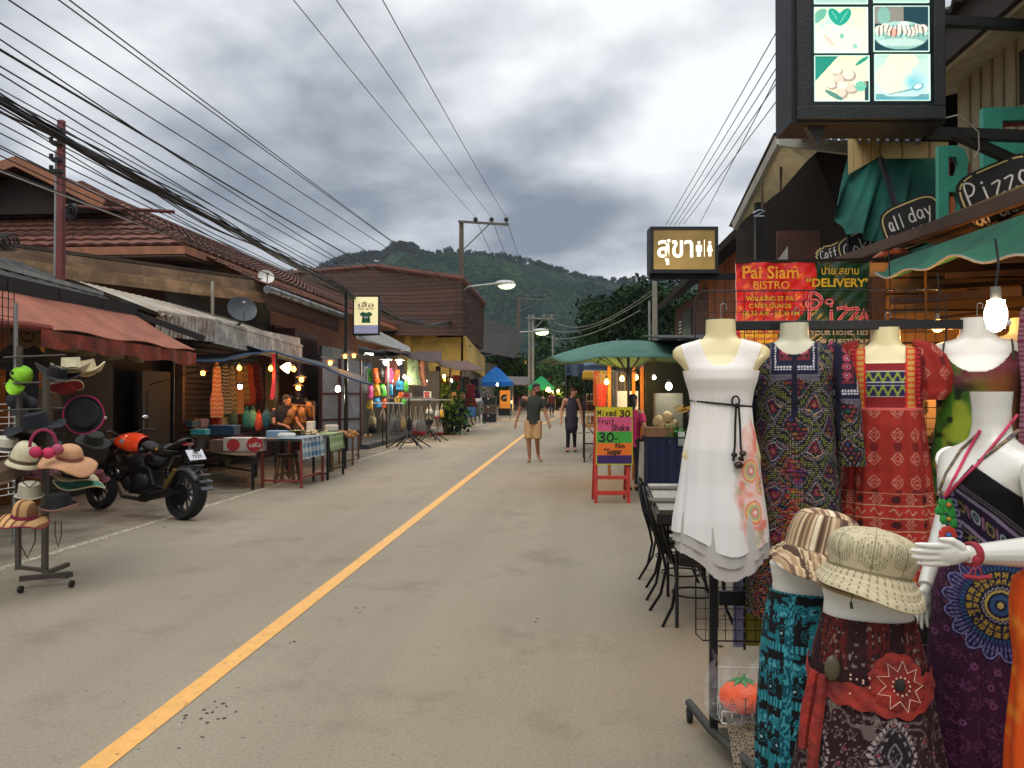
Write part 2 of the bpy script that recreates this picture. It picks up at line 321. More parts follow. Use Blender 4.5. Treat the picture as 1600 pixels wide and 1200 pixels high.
def strokes(mb,txt,M,w,h,lw,gap=.25,jit=.03,flat=True,z=.001):
 """hand lettering: each stroke a flat ribbon in the sign's own plane"""
 n=len(txt);cw=w/(n+(n-1)*gap);x=-w/2
 for ch in txt:
  for st in GLY.get(ch,[]):
   pts=[V((x+p[0]*cw,-h/2+p[1]*h,0))for p in st];fine=[]
   for i in range(len(pts)-1):
    p0,p1,p2,p3=pts[max(i-1,0)],pts[i],pts[i+1],pts[min(i+2,len(pts)-1)]
    k=4 if len(pts)>3 else 1
    for q in range(k):
     t=q/k;fine.append(.5*((2*p1)+(p2-p0)*t+(2*p0-5*p1+4*p2-p3)*t*t+(3*p1-p0-3*p2+p3)*t**3))
   fine.append(pts[-1]);ribbon(mb,fine,lw*random.uniform(.85,1.15),M,z+random.uniform(0,.0004))
  x+=cw*(1+gap)
def ribbon(mb,pts,w,M=None,z=.001):
 M=M or Matrix.Identity(4);vs=[];m=len(pts)
 for i,p in enumerate(pts):
  t=pts[min(i+1,m-1)]-pts[max(i-1,0)];t=t.normalized()if t.length>1e-9 else V((1,0,0));nn=V((-t.y,t.x,0))
  e=t*(-w*.4 if i==0 else(w*.4 if i==m-1 else 0))
  vs+=[M@V((*(p+e+nn*w/2).xy,z)),M@V((*(p+e-nn*w/2).xy,z))]
 mb.add(vs,[(2*i,2*i+1,2*i+3,2*i+2)for i in range(m-1)])
def disc(mb,c,r,M,z=.001,n=20,r2=0,sx=1,sy=1):
 if r2:
  vs=[M@V((c[0]+q*sx*cos(2*pi*k/n),c[1]+q*sy*sin(2*pi*k/n),z))for q in(r,r2)for k in range(n)]
  mb.add(vs,[(k,(k+1)%n,n+(k+1)%n,n+k)for k in range(n)])
 else:mb.add([M@V((c[0]+r*sx*cos(2*pi*k/n),c[1]+r*sy*sin(2*pi*k/n),z))for k in range(n)],[tuple(range(n))])
def rect(mb,c,w,h,M,z=.001,rot=0):
 q=Matrix.Rotation(rot,2);mb.add([M@V((*(V(c)+q@V((a*w/2,b*h/2))),z))for a,b in((-1,-1),(1,-1),(1,1),(-1,1))],[(0,1,2,3)])
def lerp(a,b,t):return a+(b-a)*t
def fbm(x,y,z=0,o=4):
 return noise.fractal(V((x,y,z)),1.0,2.0,o)
# ================= GROUND, ROAD, HILL =================
def road_material():
 m,N,L,b=nodes('worn_road');tc=N.new('ShaderNodeTexCoord')
 def ns(scale,det,rough=.6,st=None):
  n=N.new('ShaderNodeTexNoise');n.inputs['Scale'].default_value=scale;n.inputs['Detail'].default_value=det;n.inputs['Roughness'].default_value=rough
  if st:
   mp=N.new('ShaderNodeMapping');mp.inputs['Scale'].default_value=st;L.new(tc.outputs['Object'],mp.inputs[0]);L.new(mp.outputs[0],n.inputs['Vector'])
  else:L.new(tc.outputs['Object'],n.inputs['Vector'])
  return n.outputs[0]
 def ramp(src,stops):
  r=N.new('ShaderNodeValToRGB');L.new(src,r.inputs[0]);e=r.color_ramp.elements
  e[0].position,e[0].color=stops[0][0],(*stops[0][1],1);e[1].position,e[1].color=stops[-1][0],(*stops[-1][1],1)
  for p,c in stops[1:-1]:q=e.new(p);q.color=(*c,1)
  return r.outputs[0]
 def mul(a,bb,f=1):
  x=N.new('ShaderNodeMix');x.data_type='RGBA';x.blend_type='MULTIPLY';x.inputs[0].default_value=f;L.new(a,x.inputs[6]);L.new(bb,x.inputs[7]);return x.outputs[2]
 base=ramp(ns(.55,6,.6,(1,.35,1)),[(.3,(.205,.170,.117)),(.5,(.235,.198,.140)),(.7,(.262,.222,.160))])
 grain=ramp(ns(55,5,.75),[(.3,(.74,)*3),(.5,(.98,)*3),(.7,(1.14,)*3)])
 speck=ramp(ns(140,2,.5),[(.33,(.55,)*3),(.40,(1,)*3)])
 v=N.new('ShaderNodeTexVoronoi');v.inputs['Scale'].default_value=10;L.new(tc.outputs['Object'],v.inputs['Vector'])
 pits=ramp(v.outputs['Distance'],[(.0,(.32,)*3),(.06,(.5,)*3),(.12,(1,)*3)])
 blot=ramp(ns(1.1,8,.7),[(.30,(.74,.73,.71)),(.46,(1,)*3)])
 gate=ramp(ns(.8,4,.6),[(.45,(0,)*3),(.56,(1,)*3)])
 px=N.new('ShaderNodeMix');px.data_type='RGBA';L.new(gate,px.inputs[0]);px.inputs[6].default_value=(1,1,1,1);L.new(pits,px.inputs[7])
 trk=ramp(ns(1.3,3,.5,(1.0,.03,1)),[(.4,(.93,)*3),(.6,(1.03,)*3)])
 c=mul(mul(mul(mul(mul(base,grain),speck,.7),px.outputs[2],.8),blot),trk)
 w=N.new('ShaderNodeTexVoronoi');w.feature='DISTANCE_TO_EDGE';w.inputs['Scale'].default_value=.42
 dm=N.new('ShaderNodeTexNoise');dm.inputs['Scale'].default_value=2.3;dm.inputs['Detail'].default_value=6;L.new(tc.outputs['Object'],dm.inputs['Vector'])
 mx=N.new('ShaderNodeMix');mx.data_type='VECTOR';mx.inputs[0].default_value=.25;L.new(tc.outputs['Object'],mx.inputs[4]);L.new(dm.outputs['Color'],mx.inputs[5]);L.new(mx.outputs[1],w.inputs['Vector'])
 cr=ramp(w.outputs['Distance'],[(.0,(.72,)*3),(.0025,(1,)*3)]);c=mul(c,cr,.22)
 L.new(c,b.inputs['Base Color']);b.inputs['Roughness'].default_value=.82;b.inputs['Specular IOR Level'].default_value=.35
 bp=N.new('ShaderNodeBump');bp.inputs['Strength'].default_value=.35;bp.inputs['Distance'].default_value=.006;L.new(ns(90,6,.7),bp.inputs['Height']);L.new(bp.outputs[0],b.inputs['Normal'])
 return m
ROAD=road_material()
DIRT=mat('packed_dirt','#5d5446',.95,var=.35,scale=2.2,bump=.6,bscale=25,c2='#8b7f6a')
EARTH=mat('earth','#4a4537',.95,var=.3,scale=.8,bump=.4,bscale=8)
g=MB();g.add([(-1500,-300,-.03),(1500,-300,-.03),(1500,2500,-.03),(-1500,2500,-.03)],[(0,1,2,3)]);tag(g.build('ground',EARTH),kind='structure')
def bend(y):return max(0,y-28)**2*.0011 if y<110 else(82**2*.0011+(y-110)*2*82*.0011)
def strip(name,xa,xb,ya,yb,z,m,step=2.0,wob=0):
 b=MB();ys=np.arange(ya,yb+step,step);vs=[]
 for y in ys:
  o=bend(y)+.0095*(y-12);vs+=[(xa+o+wob*noise.noise(V((y*.9,xa,1))),y,z),(xb+o+wob*noise.noise(V((y*.9,xb,5))),y,z)]
 b.add(vs,[(2*i,2*i+1,2*i+3,2*i+2)for i in range(len(ys)-1)]);return tag(b.build(name,m),kind='structure')
strip('shoulder',-8.2,-5.0,-8,150,-.012,DIRT);strip('shoulder',1.2,9,-8,150,-.012,mat('concrete_apron','#8d8371',.85,var=.14,scale=1.3,bump=.3,bscale=40,c2='#7b725f',dirt=.15))
strip('road',-5.06,1.35,-8,150,0,ROAD,wob=.03)
def paint(name,c,wear):
 m=mat(name,c,.6,var=.1,scale=9,bump=.3,bscale=70);nt=m.node_tree;N=nt.nodes;L=nt.links;b=N['Principled BSDF']
 tc=N.new('ShaderNodeTexCoord');n=N.new('ShaderNodeTexNoise');n.inputs['Scale'].default_value=26;n.inputs['Detail'].default_value=9;n.inputs['Roughness'].default_value=.75;L.new(tc.outputs['Object'],n.inputs['Vector'])
 r=N.new('ShaderNodeValToRGB');r.color_ramp.elements[0].position=wear;r.color_ramp.elements[1].position=wear+.04;r.color_ramp.elements[0].color=(.15,)*3+(1,);L.new(n.outputs[0],r.inputs[0]);L.new(r.outputs[0],b.inputs['Alpha']);return m
strip('center_line',-1.94,-1.82,-8,150,.004,paint('yellow_paint','#cf9a50',.36),.6,wob=.006)
strip('edge_line',-5.01,-4.92,-8,120,.004,paint('white_paint','#bdb297',.47),.6,wob=.008)
st=MB()
for(cxp,cyp,k,s)in((640,783,5,.05),(322,1118,20,.13),(700,800,3,.05),(835,970,2,.03),(455,1005,4,.03),(560,955,4,.05)):
 for i in range(k):
  p=G(cxp,cyp)+V((random.gauss(0,s*.4),random.gauss(0,s*1.1),0));r=random.uniform(.004,.011)
  st.add([(p.x+r*random.uniform(.6,1.3)*cos(a*pi/4),p.y+r*random.uniform(.6,1.6)*sin(a*pi/4),.003)for a in range(8)],[tuple(range(8))])
tag(st.build('road_stain',mat('oil_stain','#2e2a22',.6)),'small dark oil drips dried on the road right of the yellow line','road stain',kind='stuff')
ridge=[(-700,470),(-300,440),(100,452),(300,438),(420,428),(470,424),(492,421),(530,406),(562,399),(600,396),(610,386),(630,382),(645,386),(655,393),(680,394),(700,387),(717,391),(755,394),(780,396),(812,401),(842,410),(880,421),(930,433),(965,437),(1010,432),(1100,440),(1300,452),(1700,470),(2300,500)]
rx=np.array([p[0]for p in ridge],float);ry=np.array([p[1]for p in ridge],float)
def hill():
 nu,nv=900,130;pxs=np.linspace(-650,2250,nu);vs=np.zeros((nv,nu,3))
 az=np.arctan((pxs-800)/FPX)-YAW;el=np.interp(pxs,rx,ry);elt=(615-el)/FPX*np.cos(az+YAW)
 for j in range(nv):
  t=j/(nv-1)
  if t<.82:s=t/.82;rad=330+(900-330)*s
  else:s=1-(t-.82)/.18*.5;rad=900+(t-.82)/.18*400
  for i in range(nu):
   rr=rad*(1+.06*noise.noise(V((pxs[i]/160,3,0))))
   x=rr*math.sin(az[i]);y=rr*math.cos(az[i]);h=elt[i]*900*(1+.06*noise.noise(V((pxs[i]/160,3,0))))
   prof=s**1.15
   gully=noise.fractal(V((x/170,y/170,1.7)),1,2,4)*.30*math.sin(pi*min(1,s))*h
   z=h*prof+gully+5*noise.noise(V((x/28,y/28,3)))*min(1,s*3)+3.4*abs(noise.noise(V((x/9,y/9,8))))+2.2*noise.noise(V((x/4,y/4,1)))
   vs[j,i]=(x,y,z-4+CAMZ)
 idx=np.arange(nu*nv).reshape(nv,nu);f=np.stack([idx[:-1,:-1],idx[:-1,1:],idx[1:,1:],idx[1:,:-1]],-1).reshape(-1,4)
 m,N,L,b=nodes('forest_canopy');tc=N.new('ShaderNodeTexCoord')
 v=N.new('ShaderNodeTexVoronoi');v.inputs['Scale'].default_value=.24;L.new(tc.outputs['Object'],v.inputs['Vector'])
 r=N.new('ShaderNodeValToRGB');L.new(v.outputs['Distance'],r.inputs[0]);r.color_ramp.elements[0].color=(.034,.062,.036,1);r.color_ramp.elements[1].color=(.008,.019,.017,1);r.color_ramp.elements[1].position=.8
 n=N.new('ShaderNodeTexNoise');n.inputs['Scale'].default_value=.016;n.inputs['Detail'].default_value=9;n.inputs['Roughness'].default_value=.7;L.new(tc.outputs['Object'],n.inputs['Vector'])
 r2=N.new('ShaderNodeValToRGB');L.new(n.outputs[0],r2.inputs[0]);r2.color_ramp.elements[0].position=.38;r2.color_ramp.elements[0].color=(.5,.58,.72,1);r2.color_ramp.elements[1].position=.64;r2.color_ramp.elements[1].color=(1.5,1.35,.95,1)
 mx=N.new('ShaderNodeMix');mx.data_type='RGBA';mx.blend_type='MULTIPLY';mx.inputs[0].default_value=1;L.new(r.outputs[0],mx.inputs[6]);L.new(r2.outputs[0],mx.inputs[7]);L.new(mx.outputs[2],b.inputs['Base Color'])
 b.inputs['Roughness'].default_value=1;b.inputs['Specular IOR Level'].default_value=0
 bp=N.new('ShaderNodeBump');bp.inputs['Strength'].default_value=.9;bp.inputs['Distance'].default_value=2.5;bp.invert=True;L.new(v.outputs['Distance'],bp.inputs['Height']);L.new(bp.outputs[0],b.inputs['Normal'])
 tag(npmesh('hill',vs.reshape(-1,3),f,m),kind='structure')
 P=[];
 for k in range(900):
  px=random.uniform(380,1100)if k%3 else random.uniform(485,660);a=math.atan((px-800)/FPX)-YAW;e=np.interp(px,rx,ry);q=(1+.06*noise.noise(V((px/160,3,0))))
  el=(615-e)/FPX*math.cos(a+YAW)*900*q;rad=900*q-random.uniform(0,14);big=random.uniform(1.2,3.0)*(1.4 if 500<px<660 else 1)
  base=V((rad*math.sin(a),rad*math.cos(a),CAMZ+el-5+random.uniform(-2,1.5)))
  n=int(70*(big/3)**2);d=rng.normal(size=(n,3));d/=np.linalg.norm(d,axis=1)[:,None];d*=rng.random((n,1))**.4*big;d[:,2]=d[:,2]*1.15+big*.9
  P.append(d+np.array(base))
 P=np.concatenate(P);leafcards('forest_ridge',P,1.0,mat('ridge_leaves','#1a3024',1,var=.4,scale=.05,spec=0),kind='stuff')
def leafcards(name,P,size,m,parent=None,kind=None,asp=.7):
 """one small bent quad per point, random orientation"""
 n=len(P);a=rng.normal(size=(n,3));a/=np.linalg.norm(a,axis=1)[:,None];b=rng.normal(size=(n,3));b-=a*(a*b).sum(1)[:,None];b/=np.linalg.norm(b,axis=1)[:,None]
 s=size*(.6+.8*rng.random((n,1)));c=np.cross(a,b)*s*.15
 v=np.stack([P-a*s,P+b*s*asp+c,P+a*s,P-b*s*asp+c],1).reshape(-1,3);f=np.arange(4*n).reshape(n,4)
 o=npmesh(name,v,f,m,parent,smooth=False)
 if kind:o['kind']=kind
 return o
hill()
tag(bpy.data.objects['forest_ridge'],'treetops along the ridge of the green mountain','forest')
def tree(name,label,loc,h,rad,trunk_h,m,n=5200,leaf=.16,clumps=26,sq=1.0,group=None,cone=False,seed=1):
 random.seed(seed);t=thing(name,label,'tree',loc,group);loc=V(loc);tb=MB();bark=mat('bark','#3b3127',.95,bump=.6,bscale=14)
 tb.tube([loc,loc+V((.1,0,trunk_h*.5)),loc+V((-.05,.1,trunk_h)),loc+V((0,0,h*.75))],[rad*.09,rad*.07,rad*.06,rad*.02],10)
 C=[]
 for i in range(clumps):
  a=random.uniform(0,2*pi);z=random.uniform(trunk_h*.75,h*.95);u=(z-trunk_h*.7)/(h-trunk_h*.7)
  w=rad*((1-u)*.95+.05 if cone else math.sqrt(max(.05,1-(2*u-.85)**2/1.5)));r_=w*random.uniform(.35,.95)if not cone else w*random.uniform(.2,.8)
  c=loc+V((r_*cos(a),r_*sin(a)*sq,z));C.append((c,rad*random.uniform(.22,.42)*(1-.45*u if cone else 1)))
  if i%2==0:s=loc+V((0,0,trunk_h*random.uniform(.7,1.1)));tb.tube([s,(s+c)/2+V((0,0,.2)),c],[rad*.035,rad*.022,rad*.008],6)
 tb.build('trunk',bark,t);P=[]
 for c,r_ in C:
  k=int(n/clumps);d=rng.normal(size=(k,3));d/=np.linalg.norm(d,axis=1)[:,None];d*=(.35+.65*rng.random((k,1))**.5)*r_*(1+.25*np.sin(7*d[:,:1]+5*d[:,1:2]));d[:,2]*=.75
  P.append(d+np.array(c))
 leafcards('crown',np.concatenate(P),leaf,m,t);return t
LEAF_A=mat('leaves_dark','#1d3318',.8,var=.55,scale=.9,spec=.2);LEAF_B=mat('leaves_mid','#2f4a20',.8,var=.5,scale=.9,spec=.2);LEAF_C=mat('leaves_light','#43602b',.8,var=.45,scale=1,spec=.2)
for(px,d,h,r_,th,m,lab,nm,cone,n)in((1012,52,8.1,4.0,1.8,LEAF_A,'broad dark tree growing beside the restroom building','broadleaf_tree',False,26000),(952,66,9.2,4.0,2.5,LEAF_A,'dark round tree left of the broad tree behind the green umbrella','broadleaf_tree',False,10000),(846,100,11.0,3.1,1.5,LEAF_B,'pointed lighter green tree behind the double concrete pole','conifer_tree',True,9000),(893,92,6.2,4.6,1.2,LEAF_A,'low bushy tree between the pointed tree and the round dark tree','broadleaf_tree',False,8000),(792,74,5.0,2.0,1.2,LEAF_B,'small leafy tree beside the pole behind the blue gazebo','broadleaf_tree',False,5000),(868,78,4.0,3.4,.8,LEAF_B,'mid green bushy tree above the far green canopy','broadleaf_tree',False,7000),(770,120,7.0,6.0,2.0,LEAF_A,'distant dark tree behind the white shed roof','broadleaf_tree',False,7000),(925,120,8.0,7.0,2.0,LEAF_A,'distant wide dark tree closing the end of the street','broadleaf_tree',False,8000)):
 p=D(px,615,d);tree(nm,lab,(p.x,p.y,-.03),h,r_,th,m,n=n,leaf=.13 if d<60 else .16 if d<80 else .24,clumps=44,cone=cone,seed=int(px),group='trees behind the stalls')
# ================= LEFT SIDE BUILDINGS =================
TILE=banded('brown_tiles','#6f4c40','#3c2824',2.1,2,.12,.8,.4,.22,dirt=.25)
ORANGE=mat('orange_plaster','#8a5a40',.85,var=.1,dirt=.15)
WOODT=mat('weathered_board','#a98b6a',.85,c2='#7d6650',scale=3,stretch=(1,.25,6),bump=.4,bscale=20,dirt=.35)
DWOOD=banded('dark_planks','#35271f','#120d0b',6,1,.08,.85,.5,.3)
GREYW=mat('grey_render','#6d6a62',.9,var=.2,scale=1.5,dirt=.35)
def wavy_roof(mb,a,b,c,d,n,amp,t=.03):
 """corrugated slab a(low near) b(low far) c(high far) d(high near), ribs run up the slope"""
 a,b,c,d=map(V,(a,b,c,d));nn=(b-a).cross(d-a).normalized()
 if nn.z<0:nn=-nn
 k=n*4;vs=[]
 for off in(0,-t):
  for s0,s1 in((a,b),(d,c)):
   for i in range(k+1):vs.append(s0.lerp(s1,i/k)+nn*(off+amp*sin(2*pi*i/4+.8)))
 K=k+1;fs=[]
 for i in range(k):fs+=[(i,i+1,K+i+1,K+i),(2*K+i,3*K+i,3*K+i+1,2*K+i+1),(i,2*K+i,2*K+i+1,i+1),(K+i,K+i+1,3*K+i+1,3*K+i)]
 mb.add(vs,fs)
def tile_facet(mb,a,b,c,d,rows,cols,amp=.035,lift=.05):
 """barrel tiles in courses: a-b eave, d-c ridge"""
 a,b,c,d=map(V,(a,b,c,d));nn=(b-a).cross(d-a).normalized()
 if nn.z<0:nn=-nn
 for r in range(rows):
  t0,t1=r/rows,(r+1.12)/rows;t1=min(t1,1);K=cols*3
  v0=[];v1=[]
  for i in range(K+1):
   u=i/K;w=amp*abs(sin(pi*i/3));lo=a.lerp(b,u).lerp(d.lerp(c,u),t0);hi=a.lerp(b,u).lerp(d.lerp(c,u),t1)
   v0.append(lo+nn*(w+lift));v1.append(hi+nn*(w*.6))
  lo_b=[p-nn*lift*1.2 for p in v0];K1=K+1
  mb.add(v0+v1+lo_b,[(i,i+1,K1+i+1,K1+i)for i in range(K)]+[(2*K1+i,2*K1+i+1,i+1,i)for i in range(K)])
h=thing('tiled_house','large house with brown tiled hipped roof and orange eaves behind the left stalls','house',(-13,30,0))
ex,ez,rx_,rz_,y0,y1,yr0=-8.5,4.85,-12.8,6.95,17.6,47,20.6
m=MB();tile_facet(m,(ex,y0,ez),(ex,y1,ez),(rx_,y1,rz_),(rx_,yr0,rz_),14,70)
tile_facet(m,(-18.1,y0,ez),(ex,y0,ez),(-11.1,19.4,6.12),(-15.5,19.4,6.12),8,24)
tile_facet(m,(-18.1,y1,ez),(-18.1,y0,ez),(rx_,yr0,rz_),(rx_,y1,rz_),10,40)
for k in range(26):
 a=V((rx_,yr0+k*1.02,rz_+.03));m.cyl(a,a+V((0,1.06,.015)),.11,.10,8)
hip=[V((ex,y0,ez+.06)),V((-11.1,19.4,6.2)),V((rx_+.1,yr0-.2,rz_+.05))]
for k in range(30):
 t=k/30;p=hip[0].lerp(hip[1],t*2)if t<.5 else hip[1].lerp(hip[2],t*2-1);t2=(k+1.15)/30;q=hip[0].lerp(hip[1],min(t2*2,1))if t2<=.5 else hip[1].lerp(hip[2],min(1,t2*2-1))
 m.cyl(p,q,.12,.09,8)
m.build('roof',TILE,h)
m=MB();pk=V((rx_,yr0-2.5,rz_+.12))
m.slab(pk,pk+V((0,3.2,0)),V((-10.6,yr0+.6,6.0)),V((-10.6,yr0-2.6,6.0)),.1);m.slab(pk+V((0,3.2,0)),pk,V((-16,yr0-2.6,6.0)),V((-16,yr0+.6,6.0)),.1);m.build('gable_roof',TILE,h)
m=MB();m.bar(pk+V((0,-.05,-.14)),V((-10.6,yr0-2.65,5.86)),.06,.22);m.bar(pk+V((0,-.05,-.14)),V((-16,yr0-2.65,5.86)),.06,.22);m.build('bargeboard',mat('orange_trim','#a0684a',.7,dirt=.25),h)
m=MB();m.add([pk+V((0,.5,-.2)),V((-10.9,yr0-2.1,5.8)),V((-15.7,yr0-2.1,5.8))],[(0,1,2)]);m.build('gable_panel',mat('dark_brown_boards','#2c211c',.9),h)
m=MB();m.mi=0;m.bb(-17.3,18.6,0,-9.4,46.5,4.7);m.build('wall',ORANGE,h)
m=MB();m.bb(-18.1,y0-.03,ez-.2,ex,y0+.03,ez-.02);m.bb(ex-.02,y0,ez-.2,ex+.03,y1,ez-.02);m.build('fascia',mat('orange_trim','#b0683c'),h)
m=MB();m.bb(-18,y0+.03,ez-.24,ex-.04,y1,ez-.21);m.build('soffit',mat('soffit','#8a7a68',.9),h)
for(vx,vw)in((-11.6,.9),(-10.5,.9)):
 m=MB();m.mi=0;m.bb(vx-vw,18.54,4.18,vx,18.59,4.5);m.mi=1
 for i in range(6):
  for j in range(2):m.bb(vx-vw+.05+i*.14,18.52,4.21+j*.14,vx-vw+.14+i*.14,18.535,4.32+j*.14)
 m.build('vent',[mat('cream_block','#c9b58d',.9),DARK],h)
m=MB()
m.mi=0;m.bb(-9.39,19.0,4.1,-9.34,28,4.42);m.mi=1
for i in range(50):
 for j in range(2):m.bb(-9.33,19.05+i*.178,4.13+j*.14,-9.325,19.16+i*.178,4.23+j*.14)
m.build('vent',[mat('tan_block','#9c6a48',.9),DARK],h)
sh=thing('shophouse','old wooden shop row with a long weathered board along its low roof','building',(-9,15,0))
A0,A1=D(-60,380,12.6),D(418,444,19.6);B0,B1=D(-60,405,12.55),D(418,466,19.5)
m=MB();m.bar(A0+V((0,0,-.09)),A1+V((0,0,-.09)),.06,.26);m.build('fascia',WOODT,sh)
m=MB();m.bar(B0+V((.03,0,0)),B1+V((.03,0,0)),.05,.24);m.build('fascia',mat('pale_board','#c4a27a',.85,c2='#9a7856',scale=2,stretch=(1,.3,4),dirt=.4),sh)
m=MB();m.slab(A0+V((0,0,.06)),A1+V((0,0,.06)),A1+V((-5,1.5,.5)),A0+V((-5,1.5,.5)),.06);m.build('roof',mat('grey_sheet_roof','#5b4a40',.8,dirt=.3),sh)
m=MB();m.bb(-10.5,9,2.6,-10.3,20,3.7);m.bb(-8.0,12.9,0,-7.9,20.2,2.85);m.build('wall',mat('dark_timber','#211b17',.9,var=.3),sh)
q0,q1=PX(256,505,-8.3),PX(418,500,-7.75);m=MB();m.slab((q0.x,q0.y,2.55),(q1.x,q1.y,2.5),(q1.x,q1.y,3.95),(q0.x,q0.y,3.95),.08);m.build('upper_wall',mat('grey_board_wall','#5e5c56',.9,scale=1.2,dirt=.3),sh)
m=MB();p=PX(332,478,-7.6);m.cyl((p.x,p.y,2.6),(p.x,p.y,3.95),.035);m.build('post',mat('pale_post','#a9a392',.7,dirt=.3),sh)
ya,yb=PX(286,600,-7.35).y,PX(402,600,-7.35).y
m=MB();k=24
for i in range(k):m.box((-7.36,(ya+yb)/2,.12+i*.105),(.05,yb-ya,.085),ry=.25)
m.build('shutter',mat('brown_slats','#35261a',.5,var=.25,scale=2,stretch=(1,.3,1)),sh)
m=MB();m.bb(-7.45,ya-.12,0,-7.3,ya-.02,2.6);m.bb(-7.45,yb+.02,0,-7.3,yb+.14,2.6);m.bb(-7.45,ya-.12,2.62,-7.28,yb+.14,2.75);m.build('door_frame',mat('brown_frame','#3f2e22',.7),sh)
yw=PX(415,600,-7.35).y
m=MB();m.bb(-7.42,yb+.2,0,-7.36,22.5,3.0);m.build('wall',mat('maroon_boards','#43211b',.8,var=.2,scale=2,stretch=(1,1,.2)),sh)
m=MB();m.mi=0;m.bb(-7.36,yw,.8,-7.33,yw+.9,2.2)
for i in range(16):m.box((-7.31,yw+.45,.9+i*.085),(.03,.72,.05),ry=.5)
m.build('louvre_window',mat('pale_louvre','#8e7a55',.7),sh)
yp=PX(428,600,-7.3).y
m=MB();m.bb(-7.32,yp,1.2,-7.31,yp+1.25,2.3);m.build('poster',mat('cream_paper','#b99668',.8),sh)
m=MB()
Mx=frame_mat((-7.31,yp+.62,1.75),(0,1,0),(0,0,1))
for i,(z,t)in enumerate(((.42,3),(.30,2),(.14,3),(-.02,2),(-.2,3),(-.36,3))):
 for j in range(4+i%3):rect(m,(-.45+j*.2+random.uniform(-.02,.02),z),random.uniform(.1,.17),.03*t,Mx,.004)
m.build('poster_print',mat('black_ink','#1b1512',.8),sh)
m=MB();a,b_=PX(418,446,-7.0),PX(540,486,-6.6);c_,d_=b_+V((-1.6,0,.55)),a+V((-1.6,0,.75));tile_facet(m,a,b_,c_,d_,5,34,.03,.03);m.build('lower_roof',TILE,sh)
m=MB();a2,b2=PX(418,452,-6.9),PX(538,495,-6.5);m.tube([a2,(a2+b2)/2,b2],.09,10)
for i in range(9):p=a2.lerp(b2,i/8.5);m.tube([p,p+V((0,.03,0))],.1,10)
m.build('gutter',mat('zinc','#8d8f8e',.35,.8,dirt=.35),sh)
m=MB();a3,b3=PX(418,474,-6.95),PX(530,512,-6.6)
for i in range(40):
 p=a3.lerp(b3,i/40);q=a3.lerp(b3,(i+1)/40);w=V((0,0,-.1));mid=(p+q)/2+V((0,0,-.14));m.prism([p+V((0,0,.32)),q+V((0,0,.32)),q,mid,p],(-.03,0,0))
m.build('fringe',mat('brown_fringe','#4b322b',.8),sh)
m=MB();m.bb(-7.5,20.2,0,-6.9,20.4,3.2);m.bb(-7.6,20.4,0,-7.5,24,3.3);m.build('upper_wall',mat('maroon_wall','#3a1d19',.85),sh)
m=MB();a,b_=PX(336,500,-6.6),PX(472,541,-6.6);k=62
for i in range(k):
 p=a.lerp(b_,i/k);m.bb(-6.62,p.y,p.z-.42,-6.59,p.y+(b_.y-a.y)/k*.72,p.z-.02)
m.bb(-6.65,a.y,b_.z-.1,-6.66,b_.y,a.z);m.bar(a,b_,.05,.05);m.bar(a-V((0,0,.42)),b_-V((0,0,.42)),.05,.04);m.build('slatted_railing',mat('flaked_white_paint','#dcd8cc',.8,dirt=.45,var=.2,scale=9),sh)
m=MB();a,b_=PX(243,497,-6.8),PX(338,497,-6.6);k=15
for i in range(k):
 p=a.lerp(b_,i/k);m.box((p.x,p.y+.09,2.72),(.03,(b_.y-a.y)/k*.85,.42),ry=.1)
m.build('corrugated_fringe',mat('white_rusty_sheet','#e0dbd0',.7,c2='#8f6a50',scale=5,dirt=.2),sh)
m=MB();wavy_roof(m,(-6.72,12.95,2.86),(-6.66,18.8,2.80),(-8.0,18.6,3.34),(-8.2,12.95,3.42),26,.03);m.build('canopy_sheet',mat('rusty_sheet','#c2bba8',.7,c2='#8f7a66',scale=1.4,dirt=.3),sh)
m=MB();wavy_roof(m,(-5.9,16.3,2.32),(-5.8,20.2,2.18),(-7.3,20.2,2.62),(-7.3,16.3,2.72),18,.025);m.build('canopy_sheet',mat('blue_grey_sheet','#7d8c9c',.5,.3,dirt=.3),sh)
ns=thing('market_stall','near left stall shed with black corrugated roof and faded red awning','stall',(-7.5,9,0))
m=MB();wavy_roof(m,(-7.0,3.5,3.02),(-7.0,12.75,2.88),(-8.6,12.2,3.6),(-8.6,3.5,3.75),34,.035);m.build('roof',mat('black_corrugated','#2d2c2b',.85,c2='#55534f',scale=4,dirt=.3),ns)
m=MB();m.bar((-8.15,3.5,3.62),(-7.55,12.7,3.16),.12,.06);m.build('roof_edge',mat('white_edge','#aaa89f',.7,dirt=.3),ns)
m=MB();n_=9
for i in range(n_):m.bar((-7.08,3.5+i*1.03,2.99-i*.014),(-7.08,4.5+i*1.03,2.975-i*.014),.28,.2)
m.bar((-7.05,12.75,2.86),(-6.0,13.1,2.45),.16,.1);m.build('ridge_cover',mat('black_rubber','#232222',.75,dirt=.3),ns)
def aw(u,v):
 y=lerp(3.5,12.75,u);x=lerp(-7.2,-6.0+.1*sin(u*9)*.3,v);z=lerp(2.98,2.42-.19*u*0,v)-.10*sin(pi*v)*.5-.19*u*v+.02*sin(u*40)*v
 return(x,y,z)
m=MB();m.sheet(aw,60,10,.012);m.build('awning',cloth('red_awning','#bf785e',.18,c2='#9c5c46',scale=2.5,dirt=.2),ns)
def awf(u,v):
 y=lerp(8.9,12.78,u);return(-5.99+.02*sin(u*50),y,2.41-.02-.19*((y-3.5)/9.25)-v*(.19+.02*sin(u*23))+.0*u)
m=MB();m.sheet(awf,50,4,.012);m.build('awning_valance',cloth('red_valance','#b04a30',.15,c2='#6a3a2e',scale=6,dirt=.35),ns)
